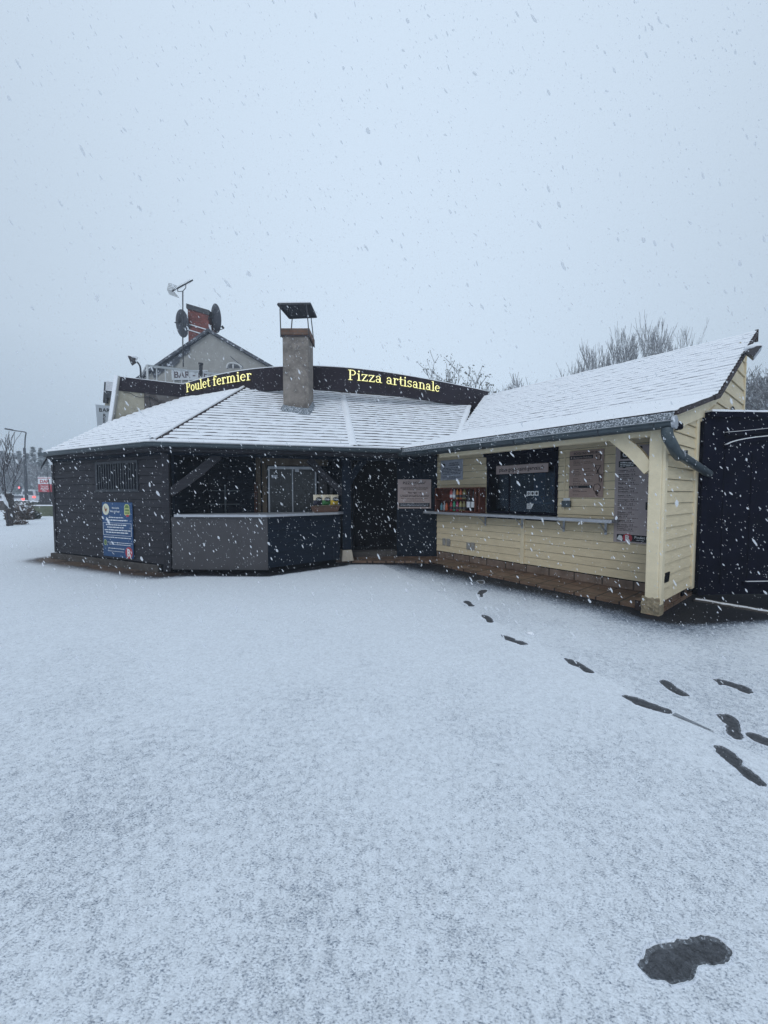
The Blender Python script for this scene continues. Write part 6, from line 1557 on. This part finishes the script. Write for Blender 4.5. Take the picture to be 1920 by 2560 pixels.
# frosted thicket at the right edge
for k, (px_, pt_, hd, lb) in enumerate(((1884, 945, 26, 'frosted bushy tree between the kiosk gable and the picture edge, nearest the gable'), (1915, 925, 27, 'frosted bushy tree at the right picture edge above the gate'), (1960, 930, 28, 'frosted bushy tree mostly beyond the right picture edge'))):
    b = P(px_, 1236, hd); h = P(px_, pt_, hd).z; bare_tree((b.x, hd, 0), h, lb, 40 + k, M['barkf'], .75, .12, 4, 4, .15, 12, 'frosted trees beside the kiosk gable', .018, .016)

# left street: young street tree with stakes, lamp, sign, cars, hedge, woods
bs = G(20, 1316); bare_tree((bs.x, bs.y, 0), P(15, 1068, bs.y).z * .98, 'young bare street tree tied between brown stakes at the left edge', 51, M['bark'], .55, .26, 2, 3, .30, 10, None, .010, .009)
for px0, px1, yt, yb, lb in ((19.5, 29.5, 1233, 1315, 'thick brown stake on the left of the young street tree trunk'), (31, 36, 1237, 1311, 'thinner brown stake just right of the thick one')):
    g = G((px0 + px1) / 2, yb); w_ = (px1 - px0) / F_PX * g.y; h = P(20, yt, g.y).z
    m_ = MB(); m_.box(g.x - w_ / 2, g.x + w_ / 2, g.y - w_ / 2, g.y + w_ / 2, 0, h); o = m_.build('stake', M['post'], bevel=.02); tag(o, lb, 'stake', 'stakes of the young street tree')
    m_ = MB(); m_.box(g.x - w_ / 2, g.x + w_ / 2, g.y - w_ / 2, g.y + w_ / 2, h, h + .03); m_.build('stake_snow', M['snow'], o)
# lamp
LY = 40.0; lb_ = P(66, 1236, LY)
ls = empty('street_lamp', (lb_.x, LY, 0), 'tall dark street lamp with a long bracket reaching left over the road', 'street lamp')
m_ = MB(); m_.tube([(lb_.x, LY, 0), (P(61, 1120, LY).x, LY, P(61, 1120, LY).z)], [.16, .11], 10); m_.build('column', M['metal'], ls)
m_ = MB(); m_.tube(cat([P(62, 1121, LY), P(63, 1095, LY), P(65, 1083, LY), P(61, 1080, LY), P(40, 1077, LY), P(16, 1073, LY)], 4), .055, 8); m_.build('bracket', M['metal'], ls)
m_ = MB(); a, b = P(14, 1072, LY), P(31, 1075, LY); m_.bar(a, b, .28, .16); m_.build('lamp_head', M['metal'], ls, bevel=.04)
# totem sign
SY = 30.0; FS = Frame((P(94, 1200, SY).x, SY), (P(128, 1200, SY).x, SY))
a0, b1 = FS.px(95.5, 1194); a1, _ = FS.px(127, 1194); bm_ = FS.px(96, 1210)[1]; b0 = FS.px(96, 1230)[1]
ts_ = empty('totem_sign', (FS.pt(a0, 0)), 'red and white roadside sign on a dark block reading DAP above AUTO', 'sign')
m_ = MB(); m_.fbox(FS, a0 + .02, a1 - .02, 0, b0, -.25, 0.0); m_.build('base', M['charcoal'], ts_, bevel=.01)
m_ = MB(); m_.fbox(FS, a0, a1, bm_, b1, -.2, .03); pn = m_.build('upper_panel', M['white'], ts_); m_ = MB(); m_.fbox(FS, a0, a1, b0, bm_ - .01, -.2, .035); p2 = m_.build('lower_panel', M['red'], ts_)
m_ = MB(); m_.fbox(FS, a0 - .02, a1 + .02, b1, b1 + .05, -.2, .04); m_.build('panel_cap', M['snow'], ts_)
m_ = MB(); m_.fbox(FS, a0, a1, b1 - .07, b1 - .01, .031, .036); put_text(m_, FS, 'DAP', (a0 + a1) / 2, bm_ + .07, .36, .04, 0, .035, 'CENTER'); m_.build('lettering', M['red'], pn)
m_ = MB(); put_text(m_, FS, 'AUTO', (a0 + a1) / 2, b0 + .19, .22, .045, 0, .03, 'CENTER'); put_text(m_, FS, 'Dépannage', (a0 + a1) / 2, b0 + .42, .13, .045, 0, .02, 'CENTER'); put_text(m_, FS, 'Pièces', (a0 + a1) / 2, b0 + .05, .13, .045, 0, .02, 'CENTER'); m_.build('lettering', M['white'], p2)
# low mossy wall with a snowy top
WY = 26.5; wa, wb = P(75, 1265, WY), P(150, 1265, WY)
m_ = MB(); zt_ = wa.z; m_.add([(wa.x, WY, zt_), (wa.x + .1, WY - .1, zt_ - .25), (G(108, 1290).x, WY - .3, 0), (wb.x + 3, WY - .3, 0), (wb.x + 3, WY, zt_), (wa.x, WY + .5, zt_), (wb.x + 3, WY + .5, zt_), (wa.x, WY + .5, 0), (wb.x + 3, WY + .5, 0)],
      [(0, 1, 2, 3, 4), (0, 4, 6, 5), (5, 6, 8, 7), (0, 5, 7, 2, 1), (4, 3, 8, 6)]); lw = m_.build('low_wall', M['hedge']); tag(lw, 'low mossy wall topped with snow in front of the roadside sign', 'wall')
m_ = MB(); m_.box(wa.x, wb.x + 3, WY - .06, WY + .5, zt_ + .002, zt_ + .07); m_.build('wall_snow', M['snow'], lw)
# clipped hedge pieces and scrub between wall and tree
def scrub(cx, cy, w_, d_, h_, n, seed, name, label, m, sz=.10, group=None, cat_='shrub'):
    rnd = random.Random(seed); e_ = empty(name, (cx, cy, 0), label, cat_, group); m_ = MB()
    for k in range(26):
        a = rnd.uniform(0, 6.28); grow(m_, rnd, Vector((cx + rnd.uniform(-.3, .3) * w_, cy + rnd.uniform(-.3, .3) * d_, 0)), Vector((math.cos(a) * .8, math.sin(a) * .8, 1.1)), h_ * .6, .018, 2, .9, .05, 3, 3, 3, None, .008)
    m_.build('stems', M['shrub'], e_); m_ = MB()
    for k in range(n):
        a = rnd.uniform(0, 6.28); r_ = rnd.random() ** .5; zz = rnd.random(); q = Vector((cx + math.cos(a) * r_ * w_ / 2, cy + math.sin(a) * r_ * d_ / 2, h_ * zz * (1 - .45 * r_ * r_) + .03)); s_ = sz * rnd.uniform(.5, 1.2)
        v1 = Vector((rnd.uniform(-1, 1), rnd.uniform(-1, 1), rnd.uniform(-.6, .6))).normalized() * s_; v2 = v1.cross(Vector((rnd.uniform(-1, 1), rnd.uniform(-1, 1), rnd.uniform(-1, 1)))).normalized() * s_ * .6
        m_.quad(q - v1, q - v2, q + v1, q + v2, 1 if zz > .72 and rnd.random() < .5 else 0)
    m_.build('foliage', [m, M['snow']], e_)
g = G(50, 1300); scrub(g.x, g.y, 1.5, 1.0, 1.0, 900, 5, 'dry_shrub', 'brown dry shrub dusted with snow beside the stakes', M['shrub'])
g = G(75, 1298); scrub(g.x, g.y, 1.1, .8, .55, 500, 6, 'small_shrub', 'small green shrub half buried in snow right of the dry brown one', mat('dull_green', (.06, .075, .05), .9, .3, 5))
g = G(45, 1312); scrub(g.x, g.y, 1.0, .4, .22, 260, 8, 'ground_scrub', 'low brown scrub at the foot of the stakes', M['shrub'], .06)
for k, (x0, x1, yt, YY, lb) in enumerate(((25, 75, 1251, 34, 'dark clipped hedge topped with snow behind the dry brown shrub'), (76, 150, 1253, 33, 'dark clipped hedge topped with snow around the roadside sign base'))):
    a, b = P(x0, yt, YY), P(x1, yt, YY); rnd = random.Random(60 + k); e_ = empty('hedge', ((a.x + b.x) / 2, YY, 0), lb, 'hedge', 'hedges by the road')
    bm = bmesh.new(); m_ = MB(); nU, nV = 30, 6
    for i in range(nU + 1):
        for j, (yy, zz) in enumerate(((-.5, 0), (-.55, .5), (-.4, .95), (0, 1.0), (.4, .95), (.5, 0))):
            p = Vector((a.x + (b.x - a.x) * i / nU, YY + yy + .1 * mnoise.noise(Vector((i * .7, j, k))), a.z * zz * (1 + .14 * mnoise.noise(Vector((i * .5, j * 2, k)))))); m_.v.append(tuple(p))
    for i in range(nU):
        for j in range(5): m_.f.append([i * 6 + j, (i + 1) * 6 + j, (i + 1) * 6 + j + 1, i * 6 + j + 1]); m_.m.append(1 if j in (2, 3) else 0)
    bm.free(); m_.build('foliage', [mat('hedge_dark%d' % k, (.035, .045, .04), .9, .4, 4, .8, 10), M['snow']], e_)
g = G(13, 1276); m_ = MB(); m_.box(g.x - .75, g.x + .75, g.y, g.y + .8, 0, P(10, 1252, g.y).z); o = m_.build('planter', M['post'], bevel=.03); tag(o, 'dark square planter box behind the young street tree', 'planter')
m_ = MB(); m_.box(g.x - .72, g.x + .72, g.y + .03, g.y + .77, P(10, 1252, g.y).z + .002, P(10, 1252, g.y).z + .10); m_.build('planter_snow', M['snow'], o)

# cars
def car(cx, cy, yaw, paint, label, van=False, tail=True):
    e_ = empty('parked_car', (cx, cy, 0), label, 'van' if van else 'car', 'vehicles on the road')
    Rm = lambda x_, y_, z_: Vector((cx + x_ * math.cos(yaw) - y_ * math.sin(yaw), cy + x_ * math.sin(yaw) + y_ * math.cos(yaw), z_))
    Ln, W_ = (5.0, 1.95) if van else (4.3, 1.78)
    if van: pr = [(-2.5, .45), (-2.5, 1.1), (-2.42, 2.1), (-2.2, 2.25), (1.2, 2.25), (1.75, 1.6), (2.35, 1.2), (2.5, .9), (2.5, .4)]
    else: pr = [(-2.15, .4), (-2.15, .85), (-2.0, 1.0), (-1.7, 1.38), (-1.3, 1.47), (.2, 1.45), (.95, 1.02), (1.9, .85), (2.15, .65), (2.15, .35)]
    m_ = MB(); rows = []
    for s_ in (-1, 1):
        for x_, z_ in pr: k = .86 if z_ > 1.1 else 1.0; m_.v.append(tuple(Rm(x_, s_ * W_ / 2 * k, z_)))
    n = len(pr); m_.f.append(list(range(n))); m_.m.append(0); m_.f.append(list(range(n, 2 * n))[::-1]); m_.m.append(0)
    for i in range(n): j = (i + 1) % n; m_.f.append([i, i + n, j + n, j]); m_.m.append(0)
    m_.build('body', paint, e_, bevel=.06)
    zb_, zt_ = (1.35, 2.0) if van else (.98, 1.36)
    m_ = MB()
    if van: wins = [((-2.3, zb_), (-1.0, zb_), (-1.0, zt_), (-2.2, zt_)), ((-.8, zb_), (.4, zb_), (.4, zt_), (-.8, zt_)), ((.5, zb_), (1.8, zb_), (1.2, zt_), (.5, zt_))]
    else: wins = [((-1.75, zb_), (-.6, zb_), (-.6, zt_), (-1.4, zt_)), ((-.5, zb_), (.75, zb_), (.2, zt_), (-.5, zt_))]
    for s_ in (-1, 1):
        for q in wins: m_.add([Rm(x_, s_ * (W_ / 2 * (.965 - .07 * (z_ - zb_) / (zt_ - zb_)) + .02), z_) for x_, z_ in q], [(0, 1, 2, 3)])
    xr_ = -2.52 if van else -2.03; m_.add([Rm(xr_, -.65, zb_ + .05), Rm(xr_, .65, zb_ + .05), Rm(xr_ + (.06 if van else .28), .58, zt_), Rm(xr_ + (.06 if van else .28), -.58, zt_)], [(0, 1, 2, 3)])
    m_.build('windows', M['cglass'], e_)
    for x_ in (-1.35, 1.35):
        for s_ in (-1, 1): m_ = MB(); m_.tube([Rm(x_, s_ * (W_ / 2 - .18), .32), Rm(x_, s_ * (W_ / 2 + .02), .32)], .32, 16); m_.build('wheel', M['tyre'], e_)
    for s_ in (-1, 1):
        m_ = MB(); p = Rm(-Ln / 2 - .03, s_ * (W_ / 2 - .2), .85 if not van else 1.1); m_.bar(p - Vector((0, 0, .12)), p + Vector((0, 0, .12)), .26, .26); m_.build('tail_light', M['tail'], e_)
    m_ = MB(); zt2 = 2.26 if van else 1.475; m_.add([Rm(-1.3 if not van else -2.1, -.7, zt2), Rm(.15 if not van else 1.1, -.7, zt2), Rm(.15 if not van else 1.1, .7, zt2), Rm(-1.3 if not van else -2.1, .7, zt2)], [(0, 1, 2, 3)]); m_.build('roof_snow', M['snow'], e_)
for px_, YY, yaw, pa, lb, vn in ((-2, 50, 2.5, M['carw'], 'white car at the far left edge with a glowing tail light', False), (48, 52, 2.2, M['carw'], 'white car seen between the stakes and the street lamp', False),
                              (86, 62, 2.0, M['carw'], 'white van behind the street lamp column with a lit tail light', True), (138, 56, 2.6, M['carw'], 'white car partly hidden behind the dark building corner', False)):
    b = P(px_, 1236, YY); car(b.x, YY, yaw, pa, lb, vn)
# traffic light
TY = 58; b = P(51, 1236, TY); tl_ = empty('traffic_light', (b.x, TY, 0), 'traffic light showing red above the cars left of the street lamp', 'traffic light')
m_ = MB(); m_.tube([(b.x, TY, 0), (b.x, TY, 2.4)], .06, 8); m_.build('pole', M['metal'], tl_); z = P(51, 1219, TY).z
m_ = MB(); m_.box(b.x - .15, b.x + .15, TY - .15, TY + .1, z - .65, z + .2); m_.build('housing', M['metal'], tl_)
m_ = MB(); m_.tube([(b.x, TY - .14, z), (b.x, TY - .19, z)], .11, 12); m_.build('red_light', M['redl'], tl_)
# wood beyond the road
rnd = random.Random(77)
def conifer(cx, cy, h, label, seed):
    rn = random.Random(seed); e_ = empty('conifer', (cx, cy, 0), label, 'tree', 'conifers beyond the road')
    m_ = MB(); m_.tube([(cx, cy, 0), (cx, cy, h * .97)], [h * .018, .03], 6); m_.build('trunk', M['bark'], e_); m_ = MB()
    lv = int(h * 2.1)
    for i in range(lv):
        f = i / lv; z = h * (.06 + .92 * f); R_ = h * .24 * (1 - f) ** .85 * rn.uniform(.75, 1.15) + .15; nb_ = int(7 + 7 * (1 - f))
        for j in range(nb_):
            a = rn.uniform(0, 6.28); rr = R_ * rn.uniform(.6, 1.1); d = Vector((math.cos(a), math.sin(a), 0)); sd = Vector((-d.y, d.x, 0))
            for q in range(5):
                t = (q + rn.random()) / 5; c = Vector((cx, cy, z)) + d * rr * t + Vector((0, 0, -.35 * rr * t * t + rn.uniform(-.2, .2))); s_ = rn.uniform(.25, .55) * (1.15 - .5 * t)
                m_.quad(c - sd * s_, c + d * s_ * .9 + Vector((0, 0, -.25 * s_)), c + sd * s_, c - d * s_ * .6 + Vector((0, 0, .15 * s_)))
    m_.build('crown', M['ever'], e_)
for k, (px_, pt_, YY, lb) in enumerate(((87, 1112, 85, 'tall conifer with a pointed top right of the street lamp'), (106, 1114, 88, 'second pointed conifer next to the building edge'), (120, 1128, 80, 'shorter conifer against the edge of the dark building'), (72, 1128, 84, 'conifer just right of the street lamp column'),
                                     (52, 1122, 90, 'rounded conifer left of the street lamp column'), (38, 1130, 78, 'dark conifer between the young tree and the lamp'), (10, 1122, 82, 'broad dark conifer behind the young street tree'), (-12, 1118, 86, 'dark conifer at the far left edge of the wood'), (140, 1150, 95, 'low conifer hidden behind the building corner'), (98, 1150, 76, 'low conifer in front of the two pointed ones'), (26, 1150, 74, 'low dark conifer just behind the young street tree crown'))):
    b = P(px_, 1236, YY); conifer(b.x, YY, P(px_, pt_, YY).z, lb, 100 + k)
for k, (px_, pt_, YY, lb) in enumerate(((30, 1135, 66, 'frosted bare tree between the young tree and the lamp'), (62, 1150, 64, 'frosted bare tree right behind the lamp column'), (92, 1160, 62, 'frosted bare tree above the roadside sign'), (4, 1150, 64, 'frosted bare tree at the left picture edge'), (118, 1165, 60, 'frosted bare tree by the building corner'))):
    b = P(px_, 1236, YY); bare_tree((b.x, YY, 0), P(px_, pt_, YY).z, lb, 150 + k, M['barkf'], .8, .08, 4, 3, .15, 10, 'frosted bare trees beyond the road', .045, .018)
# low dark scrub line under the wood
m_ = MB(); rn = random.Random(9)
for k in range(9000):
    px_ = rn.uniform(-120, 200); YY = rn.uniform(70, 110); b = P(px_, 1236, YY); z = rn.uniform(0, 5.2) * rn.random() ** .4; c = Vector((b.x, YY, z)); s_ = rn.uniform(.25, .7)
    v1 = Vector((rn.uniform(-1, 1), rn.uniform(-1, 1), rn.uniform(-1, 1))).normalized() * s_; v2 = v1.cross(Vector((rn.uniform(-1, 1), rn.uniform(-1, 1), rn.uniform(-1, 1)))).normalized() * s_
    m_.quad(c - v1, c - v2, c + v1, c + v2)
tag(m_.build('undergrowth', M['ever']), 'frosted undergrowth of the wood beyond the road', 'undergrowth', kind='stuff')

# ------------------------------------------------------------------ falling snow
def blocked(p):
    q = p.xy
    if p.z > 4.2: return False
    a, s_ = q.dot(n2), q.dot(u2)
    if a > 6.5 and s_ < S_END and s_ > -8: return True
    if s_ > -7.5 and s_ < S_V and a > 5.3 and p.z > 2.2: return True
    if -7.9 < q.x < -0.5:
        for A__, B__ in ((W0, W1), (W1, W2)):
            if A__.x <= q.x <= B__.x:
                y = A__.y + (B__.y - A__.y) * (q.x - A__.x) / (B__.x - A__.x)
                if q.y > y - .1: return True
        if q.y > 7.1 and p.z < 1.2 and q.x > -4.1: return True
    if q.x > -.9 and q.x < 1.6 and q.y > 8.8: return True
    return False
rn = random.Random(5); V = []; Fc = []
def flake(p, r_, L_, d):
    x_ = d.cross(Vector((0, 1, 0))).normalized(); y_ = d.cross(x_); b = len(V)
    ring_ = []
    V.append(tuple(p + d * L_)); V.append(tuple(p - d * L_))
    k = 5
    for f in (-.35, .4):
        for j in range(k):
            t = 2 * math.pi * j / k + f; rr = r_ * rn.uniform(.75, 1.2); V.append(tuple(p + d * L_ * f + (x_ * math.cos(t) + y_ * math.sin(t)) * rr))
    for j in range(k):
        j2 = (j + 1) % k
        Fc.append((b + 1, b + 2 + j2, b + 2 + j)); Fc.append((b + 2 + j, b + 2 + j2, b + 2 + k + j2, b + 2 + k + j)); Fc.append((b, b + 2 + k + j, b + 2 + k + j2))
cnt = 0
while cnt < 78000:
    y = .9 + 11.5 * rn.random() ** .8; hw = y * 1.05 + 1.5
    p = Vector((rn.uniform(-hw, hw), y, rn.uniform(0.05, min(10.5, 1.5 + y * 1.45 + .5))))
    if (p - EYE).length < 1.1 or blocked(p): continue
    cnt += 1
    d = Vector((.48 + rn.gauss(0, .13), rn.gauss(0, .25), -.85)).normalized()
    r_ = min(.0045, .00155 * math.exp(rn.gauss(0, .48))); flake(p, r_, r_ * rn.uniform(1.8, 4.6), d)
me = bpy.data.meshes.new('falling_snow'); me.from_pydata(V, [], Fc)
fm = bpy.data.materials.new('snowflake'); fm.use_nodes = True; t = fm.node_tree; t.nodes.clear()
o_ = t.nodes.new('ShaderNodeOutputMaterial'); a_ = t.nodes.new('ShaderNodeBsdfDiffuse'); b_ = t.nodes.new('ShaderNodeBsdfTranslucent'); x_ = t.nodes.new('ShaderNodeMixShader')
a_.inputs[0].default_value = (.93, .95, .98, 1); b_.inputs[0].default_value = (.93, .95, .98, 1); x_.inputs[0].default_value = .5
t.links.new(a_.outputs[0], x_.inputs[1]); t.links.new(b_.outputs[0], x_.inputs[2]); tp2 = t.nodes.new('ShaderNodeBsdfTransparent'); x2 = t.nodes.new('ShaderNodeMixShader'); x2.inputs[0].default_value = .58
t.links.new(tp2.outputs[0], x2.inputs[1]); t.links.new(x_.outputs[0], x2.inputs[2]); t.links.new(x2.outputs[0], o_.inputs[0])
me.materials.append(fm); fo = bpy.data.objects.new('falling_snow', me); col.objects.link(fo); tag(fo, 'snowflakes falling at a slant all over the scene', 'falling snow', kind='stuff')

# ------------------------------------------------------------------ haze
m_ = MB(); m_.box(-130, 130, -8, 125, -1.0, 20)
hz = m_.build('haze', []) if False else None
me = bpy.data.meshes.new('haze'); me.from_pydata(m_.v, [], m_.f)
hm = bpy.data.materials.new('haze'); hm.use_nodes = True; t = hm.node_tree; t.nodes.clear()
o_ = t.nodes.new('ShaderNodeOutputMaterial'); v_ = t.nodes.new('ShaderNodeVolumePrincipled')
v_.inputs['Color'].default_value = (.86, .92, 1.0, 1); v_.inputs['Density'].default_value = .0023; v_.inputs['Anisotropy'].default_value = .0
t.links.new(v_.outputs[0], o_.inputs['Volume']); me.materials.append(hm)
ho = bpy.data.objects.new('haze', me); col.objects.link(ho); tag(ho, kind='stuff')
